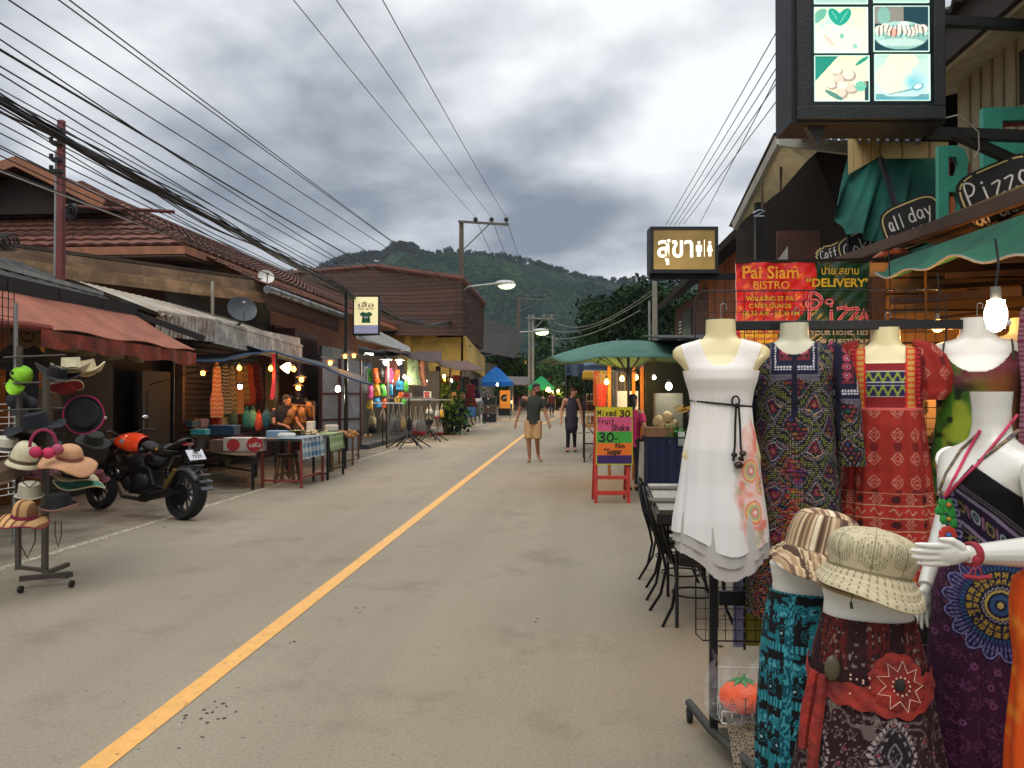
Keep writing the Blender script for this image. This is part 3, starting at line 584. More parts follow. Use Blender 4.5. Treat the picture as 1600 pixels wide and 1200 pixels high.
m=MB();m.tube([(-6.02,y,2.40-.2*((y-3.5)/9.25)+.03*sin(y*3))for y in np.arange(3.5,9.2,.4)],.045,8);m.build('rolled_hem',mat('red_hem','#7c3328',.8),ns)
m=MB();m.bar((-6.03,3.5,2.36),(-6.03,12.7,2.2),.04);
for y in(5.5,8.6,12.6):m.bar((-6.03,y,2.3-.02*y+.1),(-7.3,y,2.75),.03)
m.build('awning_frame',mat('rust_steel','#5a3a2c',.7,.4),ns)
m=MB();m.bb(-8.7,3.0,0,-8.6,11.0,3.0);m.bb(-8.7,11.0,0,-7.4,11.08,2.9);m.build('wall',mat('ochre_plywood','#7a5226',.8,var=.25,scale=1.5,dirt=.2),ns)
m=MB();m.bb(-7.6,11.1,0,-7.5,13.0,2.6);m.build('side_wall',mat('dark_sheet','#100f0d',.85,var=.35,scale=2),ns)
m=MB();q=PX(245,620,-7.4);m.bb(-7.46,q.y-.5,.0,-7.40,q.y+.5,1.95);m.bb(-7.40,q.y-.35,.9,-7.385,q.y-.0,1.6);m.build('door',mat('dark_grey_door','#191815',.8,var=.3),ns)
bb=thing('guesthouse','large building with steep dark brown tiled roof and yellow upper storey behind the bag stall','building',(-11,46,0))
z0=4.35;L0,L1,C1,F1=D(430,522,40),D(590,522,40),D(722,524,40),D(757,545,50)
T0,TP,T1,TF=D(500,428,45),D(588,419,45),D(722,438,42),D(757,477,50)
m=MB();m.prism([D(415,524,40),D(722,524,40),T1,TP,D(400,433,45)],(0,.25,0));m.prism([C1,D(755,546,50),TF,T1],(-.25,0,0));m.build('roof',banded('dark_brown_tiles','#3f271a','#1f130c',4.2,2,.22,.8,.6,.25,dirt=.2),bb)
m=MB();m.tube([D(400,432,45),TP+V((0,0,.1)),T1+V((0,0,.1)),TF+V((0,0,.1))],[.16]*4,6);m.build('ridge_cap',mat('red_ridge','#5d3429',.8),bb)
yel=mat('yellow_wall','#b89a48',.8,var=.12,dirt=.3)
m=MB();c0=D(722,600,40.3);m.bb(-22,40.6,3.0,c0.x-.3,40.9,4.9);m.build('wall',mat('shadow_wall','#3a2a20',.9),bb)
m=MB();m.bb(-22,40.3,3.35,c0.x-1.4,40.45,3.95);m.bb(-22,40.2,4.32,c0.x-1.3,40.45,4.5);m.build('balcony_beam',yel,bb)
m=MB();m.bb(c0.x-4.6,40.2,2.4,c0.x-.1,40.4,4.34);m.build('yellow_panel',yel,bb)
m=MB();m.bb(c0.x-2.9,40.05,3.7,c0.x-2.65,40.2,4.5);m.build('downpipe',mat('yellow_pipe','#c6a642',.6),bb)
m=MB();pC=V((c0.x,40.4,0));pF=D(754,600,54);m.slab((pC.x,pC.y,3.0),(pF.x,pF.y,2.6),(pF.x,pF.y,3.9),(pC.x,pC.y,4.4),.15);m.build('yellow_balcony',yel,bb)
m=MB()
for i in range(10):
 p=pC.lerp(pF,(i+.5)/10)
 for z in(3.45,3.65):m.box((p.x+.02,p.y,z+.15),(.1,.7,.06))
m.build('balcony_slots',DARK,bb)
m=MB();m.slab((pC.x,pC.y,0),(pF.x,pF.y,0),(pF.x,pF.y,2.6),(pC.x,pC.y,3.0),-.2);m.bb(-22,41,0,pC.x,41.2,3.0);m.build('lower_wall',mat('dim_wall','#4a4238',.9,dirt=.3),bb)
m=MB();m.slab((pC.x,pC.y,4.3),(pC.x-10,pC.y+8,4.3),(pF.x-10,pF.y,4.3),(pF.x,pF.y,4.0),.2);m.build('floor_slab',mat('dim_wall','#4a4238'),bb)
wb=thing('half_timbered_shed','low white shed with dark timber frame and thatch roof behind the blue gazebo','building',D(780,615,72))
m=MB();a,b_=D(752,608,72),D(800,608,74);m.slab((a.x,a.y,0),(b_.x,b_.y,0),(b_.x,b_.y,4.0),(a.x,a.y,4.3),.2);m.build('wall',mat('white_wash','#8d8c86',.9,dirt=.3),wb)
m=MB()
for i in range(7):
 p=V((a.x,a.y-.06,0)).lerp(V((b_.x,b_.y-.06,0)),i/6);m.bb(p.x-.05,p.y-.04,0,p.x+.05,p.y+.02,4.0)
m.build('timber_frame',DARK,wb)
m=MB();c1=D(752,540,70);c2=D(805,562,70);m.slab(c1+V((-4,0,0)),c2,c2+V((.5,4,2.6)),c1+V((-3,4,3.4)),.2);m.build('roof',mat('old_thatch','#2a2724',.95,var=.3),wb)
# ================= GARMENTS, MANNEQUINS, FIGURES =================
def smooth_prof(prof,n=400,k=9):
 p=np.array(sorted(prof),float);z=np.linspace(p[0,0],p[-1,0],n);ker=np.hanning(k+2)[1:-1];ker/=ker.sum();out=[z]
 for c in range(1,p.shape[1]):
  q=np.interp(z,p[:,0],p[:,c]);q=np.convolve(np.pad(q,k//2,mode='edge'),ker,mode='valid');out.append(q)
 return out
def facing(o,deg=0):
 """right and away vectors for something that faces the camera position, turned by deg"""
 a=V((o[0],o[1],0)).normalized();a=Matrix.Rotation(R(deg),3,'Z')@a;return V((a.y,-a.x,0)),a
def loft(name,parent,o,prof,mats,nu=120,nv=160,rot=0,z0=None,z1=None,fold=None,mask=None,colf=None,exp=.88,cap=True,lean=None,thick=0,shape=None):
 """closed tube of elliptical rings. prof rows (z, halfwidth, halfdepth, xoff, yoff), z relative to o"""
 pr=smooth_prof([tuple(p)+(0,)*(5-len(p))for p in prof]);z0=pr[0][0]if z0 is None else z0;z1=pr[0][-1]if z1 is None else z1
 a=np.linspace(-pi,pi,nu,endpoint=False)[None,:];z=np.linspace(z0,z1,nv)[:,None]
 w,d,xo,yo=[np.interp(z,pr[0],q)for q in pr[1:5]]
 sa,ca=np.sin(a),np.cos(a);X=w*np.sign(sa)*np.abs(sa)**exp;Y=-d*np.sign(ca)*np.abs(ca)**exp
 Z=z+0*a
 if fold is not None:f=1+fold(a,z);X=X*f;Y=Y*f
 X=X+xo;Y=Y+yo
 if shape is not None:X,Y,Z=shape(X,Y,Z,a+0*z)
 if lean:X=X+lean*(Z)
 rx,ry=facing(o,rot);o=V(o)
 P=np.stack([o.x+X*rx.x+Y*ry.x,o.y+X*rx.y+Y*ry.y,o.z+Z+0*X],-1).reshape(-1,3)
 idx=np.arange(nu*nv).reshape(nv,nu);j=np.roll(idx,-1,1);f=np.stack([idx[:-1],j[:-1],j[1:],idx[1:]],-1).reshape(-1,4)
 if mask is not None:
  keep=mask(X,Y,Z,a+0*z).reshape(-1);f=f[keep[f].sum(1)>=3]
 col=None
 if colf is not None:col=(.74 if mats is PRINT else 1)*np.clip(np.stack(colf(X,Z,a+0*z,a*np.maximum(w,.02)),-1).reshape(-1,3),0,1)
 if cap and mask is None:
  n=len(P);c0=P[:nu].mean(0);c1=P[-nu:].mean(0);P=np.concatenate([P,[c0,c1]]);k=np.arange(nu)
  f=f.tolist()+[[int((i+1)%nu),int(i),n]for i in k]+[[int((nv-1)*nu+i),int((nv-1)*nu+(i+1)%nu),n+1]for i in k]
  if col is not None:col=np.concatenate([col,col[:1],col[-1:]])
 ob=npmesh(name,P,f,mats,parent,True,None,col,sharp=50 if cap else None)
 if thick:s=ob.modifiers.new('thickness','SOLIDIFY');s.thickness=thick;s.offset=-1
 return ob
def lc(h):return np.array(lin(h))
def mixc(c,k,t):
 t=t[...,None];return c*(1-t)+lc(k)*t
def hsh(i,j,s=0):
 v=np.sin(i*127.1+j*311.7+s*74.7)*43758.5453;return v-np.floor(v)
def cellf(x,z,px,pz,stag=False):
 iz=np.floor(z/pz);xx=x/px+(.5*(iz%2)if stag else 0);ix=np.floor(xx);return xx-ix-.5,z/pz-iz-.5,ix,iz
def vn(x,z,s):
 """cheap value noise"""
 X=x*s;Z=z*s;i=np.floor(X);j=np.floor(Z);u=X-i;v=Z-j;u=u*u*(3-2*u);v=v*v*(3-2*v)
 return(hsh(i,j)*(1-u)+hsh(i+1,j)*u)*(1-v)+(hsh(i,j+1)*(1-u)+hsh(i+1,j+1)*u)*v
def rgb(c):return c[...,0],c[...,1],c[...,2]
def full(x,h):return np.ones(x.shape+(3,))*lc(h)
TORSO=[(-.62,.150,.10),(-.55,.155,.105),(-.46,.135,.10),(-.38,.115,.088),(-.345,.113,.086),(-.29,.122,.095),(-.24,.137,.112),(-.20,.146,.108),(-.175,.165,.09),(-.15,.190,.075),(-.125,.192,.068),(-.105,.175,.062),(-.09,.12,.058),(-.078,.072,.055),(-.06,.06,.054),(0,.058,.053)]
CREAM=mat('cream_mannequin','#d6c896',.32,var=.05,scale=2,coat=.3);GLOSSW=mat('white_mannequin','#d3cfc3',.25,var=.04,scale=2,coat=.5);MILK=mat('milky_mannequin','#b9b498',.28,var=.06,scale=2,coat=.3)
PRINT=vcmat('printed_fabric',wr=.22);
def skinfig(name,prims,m,parent,voxel=.02,sm=4):
 """tapered capsules and ellipsoids fused into ONE continuous surface"""
 b=MB()
 for p in prims:
  if len(p)==5:b.tube([p[0],V(p[0]).lerp(V(p[1]),.5),p[1]],[p[2],(p[2]+p[3])/2,p[3]],14)
  elif len(p)==4:
   a,c,r0,r1=p;a=V(a);c=V(c);b.tube([a,a.lerp(c,.5),c],[r0,(r0+r1)/2,r1],10);b.ball(a,r0,10);b.ball(c,r1,10)
  else:b.ball(p[0],p[1],14,M=p[2]if len(p)>2 else None)
 o=b.build(name,m,parent)
 r=o.modifiers.new('fuse','REMESH');r.mode='VOXEL';r.voxel_size=voxel;r.use_smooth_shade=True
 s=o.modifiers.new('smooth','SMOOTH');s.iterations=sm;s.factor=.6
 return o
SKIN={'tan':mat('skin_tan','#a87858',.55,var=.06),'fair':mat('skin_fair','#b98468',.55,var=.06),'brown':mat('skin_brown','#8a5c42',.55,var=.06)}
def person(label,loc,height,rot,pose,cl,skin='tan',hair='#1a1411',group=None,detail=1,cat='person'):
 """pose: dict of joints in a figure 1 high, x = image right, y = away from the camera when rot = 0"""
 t=thing('person',label,cat,loc,group);loc=V(loc);rx,ry=facing(loc,rot)
 def W(p):return loc+(rx*p[0]+ry*p[1])*height+V((0,0,p[2]*height))
 H=height;J=dict(neck=(0,0,.83),head=(0,-.005,.925),sl=(-.105,0,.80),sr=(.105,0,.80),el=(-.15,.01,.64),er=(.15,.01,.64),wl=(-.165,-.03,.50),wr=(.165,-.03,.50),hl=(-.055,0,.51),hr=(.055,0,.51),kl=(-.06,-.01,.285),kr=(.06,-.01,.285),al=(-.06,.02,.045),ar=(.06,.02,.045),tl=(-.065,-.07,.02),tr=(.065,-.07,.02),pelvis=(0,0,.52),chest=(0,0,.72),yaw=0)
 J.update(pose);P={k:W(v)for k,v in J.items()if k!='yaw'}
 yaw=J['yaw'];fx,fy=facing(loc,rot+yaw)
 vx=.012*H if detail else .02*H
 def cp(a,b,r0,r1):return(P[a],P[b],r0*H,r1*H)
 prims=[cp('pelvis','chest',.062,.07),(P['chest']+V((0,0,.02*H)),(.088*H,.06*H,.075*H),Matrix.Rotation(math.atan2(rx.y,rx.x),4,'Z')),cp('neck','head',.03,.034),(P['chest']+V((0,0,.05*H)),P['neck'],.05*H,.03*H),cp('sl','el',.031,.024),cp('el','wl',.024,.016),cp('sr','er',.031,.024),cp('er','wr',.024,.016),(P['chest']+V((0,0,.06*H)),P['sl'],.04*H,.033*H),(P['chest']+V((0,0,.06*H)),P['sr'],.04*H,.033*H),cp('hl','kl',.047,.031),cp('kl','al',.033,.019),cp('hr','kr',.047,.031),cp('kr','ar',.033,.019),cp('al','tl',.022,.018),cp('ar','tr',.022,.018)]
 MR=Matrix.Rotation(math.atan2(fx.y,fx.x),4,'Z')
 prims+=[(P['head']+V((0,0,.012*H)),(.043*H,.052*H,.052*H),MR),(P['head']-fy*.014*H+V((0,0,-.028*H)),(.034*H,.037*H,.040*H),MR)]
 if detail:
  h=P['head'];prims+=[(h-fy*.052*H+V((0,0,-.008*H)),h-fy*.058*H+V((0,0,-.018*H)),.007*H,.010*H)]
  for s in(-1,1):prims.append((h+fx*s*.045*H+V((0,0,-.004*H)),(.007*H,.012*H,.018*H),MR))
  for w_,e_ in(('wl','el'),('wr','er')):
   dd=(P[w_]-P[e_]).normalized();dd=(dd*.9+V((0,0,-.35))).normalized();side=rx;pc=P[w_]+dd*.032*H
   prims.append((P[w_],pc+dd*.012*H,.015*H,.021*H))
   inw=1 if w_=='wl'else-1
   for q in range(4):
    s0=pc+dd*.02*H+ry*(q-1.5)*.0115*H;L_=(.034,.042,.040,.032)[q]*H;k1=s0+dd*L_*.55;k2=k1+(dd+side*inw*.5).normalized()*L_*.5
    prims+=[(s0,k1,.0068*H,.006*H),(k1,k2,.006*H,.005*H)]
   th=pc-ry*.016*H;prims.append((th,th+(dd-ry*.6+side*inw*.3).normalized()*.032*H,.0075*H,.006*H))
 skinfig('body',prims,SKIN[skin],t,vx*.55 if detail else vx,2)
 for c in cl:
  if c[0]in('long_hair','beard'):continue
  kind,colr=c[0],c[1];nm={'tee':'shirt','tank':'top','shorts':'shorts','pants':'trousers','skirt':'skirt','shoes':'shoes','sandals':'sandals'}.get(kind,kind);q=[]
  cm=mat('cloth_'+colr.strip('#'),colr,.9,var=.14,scale=14,bump=.4,bscale=30)
  if kind in('tee','tank'):
   hem=c[2]if len(c)>2 else .50;lo=V(P['pelvis']);lo.z=loc.z+hem*H
   q=[];dxp,dyp=(P['pelvis']-loc),(P['neck']-loc);f0=V((dxp.dot(rx),dxp.dot(ry),0));f1=V((dyp.dot(rx),dyp.dot(ry),0));slv=.112 if kind=='tee'else .082
   rg=[(hem,.090,.068),(hem+.05,.086,.066),(.60,.083,.066),(.70,.095,.074),(.765,slv,.064),(.80,slv*.94,.05),(.82,.078,.042),(.838,.046,.036)]
   loft(nm,t,loc,[(z_*H,w_*H,d_*H,lerp(f0.x,f1.x,(z_-.5)/.34),lerp(f0.y,f1.y,(z_-.5)/.34))for z_,w_,d_ in rg],cm,40,60,rot,fold=lambda a,z:.012*np.sin(5*a+z*20),cap=False,mask=lambda X,Y,Z,a:Z<9)
   if kind=='tee':q+=[(P['sl'],P['sl'].lerp(P['el'],.6),.035*H,.036*H,1),(P['sr'],P['sr'].lerp(P['er'],.6),.035*H,.036*H,1)]
  elif kind in('shorts','pants'):
   f=c[2]if len(c)>2 else(.9 if kind=='shorts'else 1)
   q=[(P['pelvis']+V((0,0,-.015*H)),(.083*H,.062*H,.045*H),Matrix.Rotation(math.atan2(rx.y,rx.x),4,'Z'))]
   for h_,k_,a_ in(('hl','kl','al'),('hr','kr','ar')):
    if kind=='shorts':q.append((P[h_]+V((0,0,.02*H)),P[h_].lerp(P[k_],f),.056*H,.058*H,1))
    else:q+=[(P[h_],P[k_],.053*H,.037*H),(P[k_],P[k_].lerp(P[a_],.82*f),.037*H,.026*H)]
  elif kind=='skirt':lo=V(P['pelvis']);q=[(lo+V((0,0,.03*H)),lo+V((0,0,-.13*H)),.075*H,.105*H)]
  elif kind in('shoes','sandals'):
   for a_,t_ in(('al','tl'),('ar','tr')):
    dn=V((0,0,-.012*H))if kind=='sandals'else V((0,0,0))
    q.append((P[a_].lerp(P[t_],.0)+V((0,0,-.018*H))+dn*.3,P[t_]+dn*.3,.02*H if kind=='shoes'else .012*H,.022*H if kind=='shoes'else .013*H))
    if kind=='shoes':q.append((P[a_],(.024*H,)*3))
  if q:skinfig('sleeves'if kind=='tee'else nm,q,cm,t,vx*.8,1)
 hm=mat('hair_'+hair.strip('#'),hair,.7,var=.3,scale=60,bump=.6,bscale=120);b=MB();b.ball(P['head']+V((0,0,.030*H))+fy*.008*H,(.048*H,.056*H,.042*H),14,MR,.04);b.ball(P['head']+V((0,0,.008*H))+fy*.026*H,(.045*H,.036*H,.045*H),12,MR,.04)
 for c in cl:
  if c[0]=='long_hair':b.ball(P['head']+V((0,0,-.03*H))+fy*.03*H,(.048*H,.03*H,.075*H),12,MR,.05)
  if c[0]=='beard':b.ball(P['head']+V((0,0,-.045*H))-fy*.014*H,(.034*H,.040*H,.022*H),12,MR,.05)
 b.build('hair',hm,t)
 if detail:
  b=MB()
  for s in(-1,1):b.ball(P['head']-fy*.047*H+fx*s*.017*H+V((0,0,.003*H)),(.006*H,.004*H,.004*H),8,MR)
  b.build('eyes',mat('eye_dark','#1a1210',.3),t)
  b=MB();b.ball(P['head']-fy*.048*H+V((0,0,-.034*H)),(.014*H,.006*H,.004*H),8,MR);b.build('mouth',mat('lips','#7c4438',.5),t)
 return t
# ================= RIGHT FOREGROUND: DRESS RACK AND MANNEQUINS =================
def zat(py,d):return CAMZ+(615-py)/FPX*d
def topo(px,py,d):p=D(px,py,d);return p
def hook(parent,o,h=.07):
 b=MB();o=V(o);b.tube([o+V((0,0,-.01)),o+V((0,0,h*.55))]+[o+V((.012+.012*cos(a),0,h*.75+.014*sin(a)))for a in np.linspace(pi,-.9,8)],.0022,6);b.build('hook',STEEL,parent)
def torso(label,o,rot=0,m=CREAM,sc=1.0,lean=0,group='headless torso mannequins on the clothes rack'):
 t=thing('torso_mannequin',label,'mannequin',o,group)
 pr=[(z*sc,w*sc,d*sc)for z,w,d in TORSO]
 loft('body',t,o,pr,m,64,90,rot,lean=lean);hook(t,o);return t
def prof_off(pr,off):return[(p[0],p[1]+off,p[2]+off)+tuple(p[3:])for p in pr]
o1=D(1126,500,3.32)
torso('cream torso mannequin wearing the white layered dress',o1)
d1=thing('white_dress','long white sleeveless layered dress with black rope belt and pink flower print','dress',o1)
def wmask(X,Y,Z,a):
 f=np.cos(a)>0;ax=np.abs(X)
 neckz=np.where(f,-.185+.13*np.clip(ax/.085,0,1)**3.2,-.13+.07*np.clip(ax/.085,0,1)**2)
 arm=(ax>.160-.36*np.clip(-.10-Z,0,.10))&(Z>-.205)
 return(Z<np.where(ax<.086,neckz,-.055-.35*(ax-.086)))&~arm&~((ax<.068)&(Z>-.11))
def wcol(X,Z,a,s):
 c=full(X,'#f6f2ee')*(1-.03*vn(s*40,Z*5,1))[...,None]
 u=(s-.135)/.075;v=(Z+.66)/.22;n=vn(s,Z,22)+.5*vn(s,Z,55);bm=np.clip(1.25-np.hypot(u,v*.95)-.35*(n-.7),0,1)
 bm=np.clip(bm*3.2,0,1)*(np.cos(a)>-.1)*.9
 def rings(cx,cz,rr):
  r=np.hypot(s-cx,(Z-cz)*.9)/rr;k=np.clip(1.15-r,0,1)*6;k=np.clip(k,0,1);i=(r*5.2).astype(int)%5
  pal=np.array([lc(h)for h in('#f2d9d2','#e2604e','#8fb086','#e8c46a','#f08058')]);return k,pal[i]
 c=mixc(c,'#f0a58c',bm*np.clip(.25+n*.5,0,1));c=mixc(c,'#a8bd94',bm*np.clip((vn(s,Z,31)-.55)*4,0,1)*.8);c=mixc(c,'#ee7d62',bm*np.clip((vn(s+3,Z,26)-.56)*5,0,1)*.9)
 for cx,cz,rr in((.118,-.60,.045),(.13,-.76,.044),(.175,-.66,.034)):
  k,p=rings(cx,cz,rr);k=k*(np.cos(a)>-.2);c=c*(1-k[...,None]*.75)+p*k[...,None]*.75
 return rgb(c)
P1=[(-1.15,.204,.155),(-.95,.196,.15),(-.80,.184,.14),(-.66,.163,.122),(-.52,.148,.115),(-.42,.128,.10),(-.345,.119,.092),(-.29,.128,.101),(-.24,.144,.12),(-.20,.153,.114),(-.175,.170,.096),(-.15,.194,.082),(-.125,.197,.075),(-.105,.18,.068),(-.09,.128,.064),(-.078,.080,.06),(-.06,.068,.06)]
def wfold(amp,ph=0,k=9):
 return lambda a,z:amp*np.clip((-.36-z)/.35,0,1.3)*(np.sin(k*a+ph+1.2*np.sin(2*a))+.45*np.sin(2.3*k*a+2*z*3+ph*2))+.012*np.clip(1-np.abs(z+.345)/.07,0,1)*np.sin(34*a)+.010*np.clip((-.22-z)*8,0,1)*np.clip((z+.36)*12,0,1)*np.sin(15*a+z*9)
VEIL=vcmat('chiffon',.9,.08,trans=.3,wr=.07)
def hemcut(zf):
 return lambda X,Y,Z,a:wmask(X,Y,Z,a)&(Z>zf(.205*np.sin(a),a))
h1=lambda X,a:-.862-.062*np.exp(-((X-.03)/.11)**2)-.012*np.sin(X*14)
h2=lambda X,a:h1(X,a)-.038-.012*np.exp(-((X+.02)/.10)**2)
h3=lambda X,a:h1(X,a)-.075-.028*np.exp(-((X-.0)/.11)**2)
loft('bodice_and_top_layer',d1,o1,P1,VEIL,300,380,0,fold=wfold(.030,.4,7),mask=hemcut(h1),colf=wcol,cap=False,z0=-1.02)
for nm,hf,off,ph in(('middle_layer',h2,-.006,1.1),('under_layer',h3,-.012,2.0)):
 loft(nm,d1,o1,prof_off(P1,off),VEIL,200,160,0,fold=wfold(.034,ph,7),mask=(lambda hf:lambda X,Y,Z,a:(Z>hf(.205*np.sin(a),a))&(Z<-.5))(hf),colf=lambda X,Z,a,s:rgb(full(X,'#c6c0bb')),cap=False,z0=-1.12,z1=-.5)  # same white chiffon, coloured greyer so the lower layers read as shaded
rx_,ry_=facing(o1)
def onfront(o,x,y,z,rot=0):a,b=facing(o,rot);return V(o)+a*x+b*y+V((0,0,z))
b=MB();bp=[onfront(o1,.122*sin(t),-.098*cos(t),-.338-.012*sin(t))for t in np.linspace(0,2*pi,40)];b.tube(bp,.0042,6,closed=True)
kx=.062;ky=-.092
for dx in(-.004,.005):b.tube([onfront(o1,kx+dx,ky-.004,-.34),onfront(o1,kx+dx*2,ky-.014,-.42),onfront(o1,kx+dx*2.4,ky-.03,-.50),onfront(o1,kx+dx*4,ky-.034,-.56)],.0045,6)
b.tube([onfront(o1,kx+.014*sin(t)-.006,ky-.012,-.328+.020*cos(t))for t in np.linspace(0,2*pi,14)],.004,6,closed=True)
b.ball(onfront(o1,kx,ky-.01,-.345),(.012,.010,.010),8)
b.build('rope_belt',mat('black_cord','#15120f',.9,bump=.6,bscale=300),d1)
b=MB()
for(dx,dz,r)in((.02,-.53,.013),(-.012,-.535,.011),(.004,-.575,.016),(.012,-.55,.010)):b.ball(onfront(o1,kx+dx,ky-.035,dz),(r*1.15,r,r*.9),10,jit=.06)
b.build('bead',mat('dark_bead','#2a1512',.5),d1)
o2=D(1241,505,3.50)
torso('pale torso mannequin wearing the dark patterned long dress',o2,0,MILK)
d2=thing('patterned_dress','long dark multicoloured boho dress with embroidered bib and half sleeves','dress',o2)
def boho(X,Z,a,s):
 c=full(X,'#17131c');n=vn(s,Z,14)
 p=.155;u=s/p+.04*np.sin(Z*30);v=(Z+.012*np.sin(s*70))/(p*1.15);A=u+v;B=u-v
 da=np.abs(A-np.round(A));db=np.abs(B-np.round(B));region=(np.floor(A)+2*np.floor(B))%3
 fu,fv,iu,iv=cellf(s,Z,.0085,.0085);dot=(np.hypot(fu,fv)<.34)
 lime=dot&((da<.075)|(db<.075));c=mixc(c,'#8f9a3c',lime*.85*(hsh(iu,iv,3)>.2))
 white=dot&((np.abs(da-.17)<.035)|(np.abs(db-.17)<.035));c=mixc(c,'#a79f9c',white*.75)
 fu2,fv2,i2,j2=cellf(s,Z,.019,.019,True);k=np.abs(fu2)+np.abs(fv2);pick=hsh(i2,j2,1)
 core=(np.minimum(da,db)>.20)
 pal=[('#8e2b45',0,.28),('#6d2f63',.28,.42),('#9a4a2b',.42,.62),('#2c5a52',.62,.76),('#3a3f7a',.76,.92),('#b07a3a',.92,1.01)]
 for h,lo,hi in pal:c=mixc(c,h,core*(pick>=lo)*(pick<hi)*((k<.34)&(k>.12)|(k>.46)&(k<.52))*.85)
 ca=np.maximum(np.abs(A-np.floor(A)-.5),np.abs(B-np.floor(B)-.5));odd=((np.floor(A)+np.floor(B))%2==0)
 c=mixc(c,'#bcb0a6',odd*(np.abs(ca-.24)<.012)*.8);c=mixc(c,'#a02848',odd*(ca<.10)*(ca>.05)*.9);c=mixc(c,'#20141c',odd*(ca>.1)*(ca<.15)*.8);c=mixc(c,'#7d9a42',odd*(ca<.03))
 warm=np.exp(-((X+.02)/.05)**2)*np.clip((-.5-Z)*4,0,1)+np.exp(-((X+.14)/.03)**2)*np.clip((-.45-Z)*3,0,1)
 fu3,fv3,i3,j3=cellf(s,Z,.012,.006,True);w2=(hsh(i3,j3,5)>.35)*np.clip(warm,0,1)
 c=mixc(c,'#b23a2c',w2*(hsh(i3,j3,6)>.45)*.85);c=mixc(c,'#c57a32',w2*(hsh(i3,j3,7)>.82)*.8);c=mixc(c,'#3b3b8c',w2*(hsh(i3,j3,8)>.85)*.8)
 f=np.cos(a)>0;bw=.098;bz=-.235;inside=f&(np.abs(X)<bw-.15*(Z+.06)*0)&(Z>bz+.02*np.abs(X)/bw*-1)
 edge=np.maximum(np.abs(X)/bw,(-.04-Z)/(-.04-bz+.0));r1=inside
 c=mixc(c,'#141833',r1*1.0)
 c=mixc(c,'#8f8792',r1*(edge>.93)*(np.sin(s*700)*np.sin(Z*700)>-.2)*.6);bu,bv,_,_=cellf(X,Z,.0115,.0115)
 ring=r1*(edge>.74)*(edge<.84);c=mixc(c,'#d4cfd6',ring*(np.hypot(bu,bv)<.38));c=mixc(c,'#6d2230',r1*(edge<.62)*(np.abs(X)>.012)*(edge>.56)*1.0)
 inner=r1*(edge<.56)*(np.abs(X)>.014);c=mixc(c,'#2b1420',inner*.8);m1,m2,_,_=cellf(np.abs(X)-.014,Z,.042,.036);q=np.hypot(m1,m2)
 c=mixc(c,'#c8506e',inner*(q<.34)*(q>.2));c=mixc(c,'#d9b0ae',inner*(q<.1));c=mixc(c,'#b04a4a',inner*(np.abs(q-.42)<.03))
 c=mixc(c,'#12152c',(np.abs(X)<.011)*f*(Z>-.40)*1.0)
 return rgb(c*.95)
def m2(X,Y,Z,a):
 ax=np.abs(X);f=np.cos(a)>0
 nz=np.where(f,-.135+.065*np.clip(ax/.085,0,1)**3,-.085)
 return(Z<np.where(ax<.086,nz,-.062-.16*(ax-.086)))
P2=[(-1.24,.192,.14),(-1.0,.188,.135),(-.7,.176,.13),(-.5,.168,.125),(-.36,.156,.115),(-.25,.158,.12),(-.20,.165,.115),(-.15,.185,.09),(-.125,.185,.08),(-.105,.165,.07),(-.09,.125,.064),(-.078,.080,.06),(-.06,.068,.06)]
f2=lambda a,z:.035*np.clip((-.25-z)/.5,0,1.4)*(np.sin(8*a+.6)+.5*np.sin(17*a+z*4))
loft('gown',d2,o2,P2,PRINT,340,460,0,fold=f2,mask=m2,colf=boho,cap=False)
for s_ in(1,-1):
 so_=onfront(o2,s_*.172,-.01,-.10)
 loft('sleeve',d2,so_,[(-.50,.056,.05,s_*.05),(-.40,.054,.05,s_*.048),(-.2,.052,.055,s_*.03),(-.08,.05,.06,s_*.012),(0,.03,.045,-s_*.012),(.02,.006,.01,-s_*.025)],PRINT,90,150,0,fold=lambda a,z:.05*np.sin(4*a+z*20)*np.clip(-z*6,0,1),colf=boho,cap=False,mask=lambda X,Y,Z,a:Z<1)
o3=D(1383,512,3.55)
torso('cream torso mannequin wearing the red puff sleeve dress',o3)
d3=thing('red_dress','red printed smock dress with puff sleeves and orange pompom straps','dress',o3)
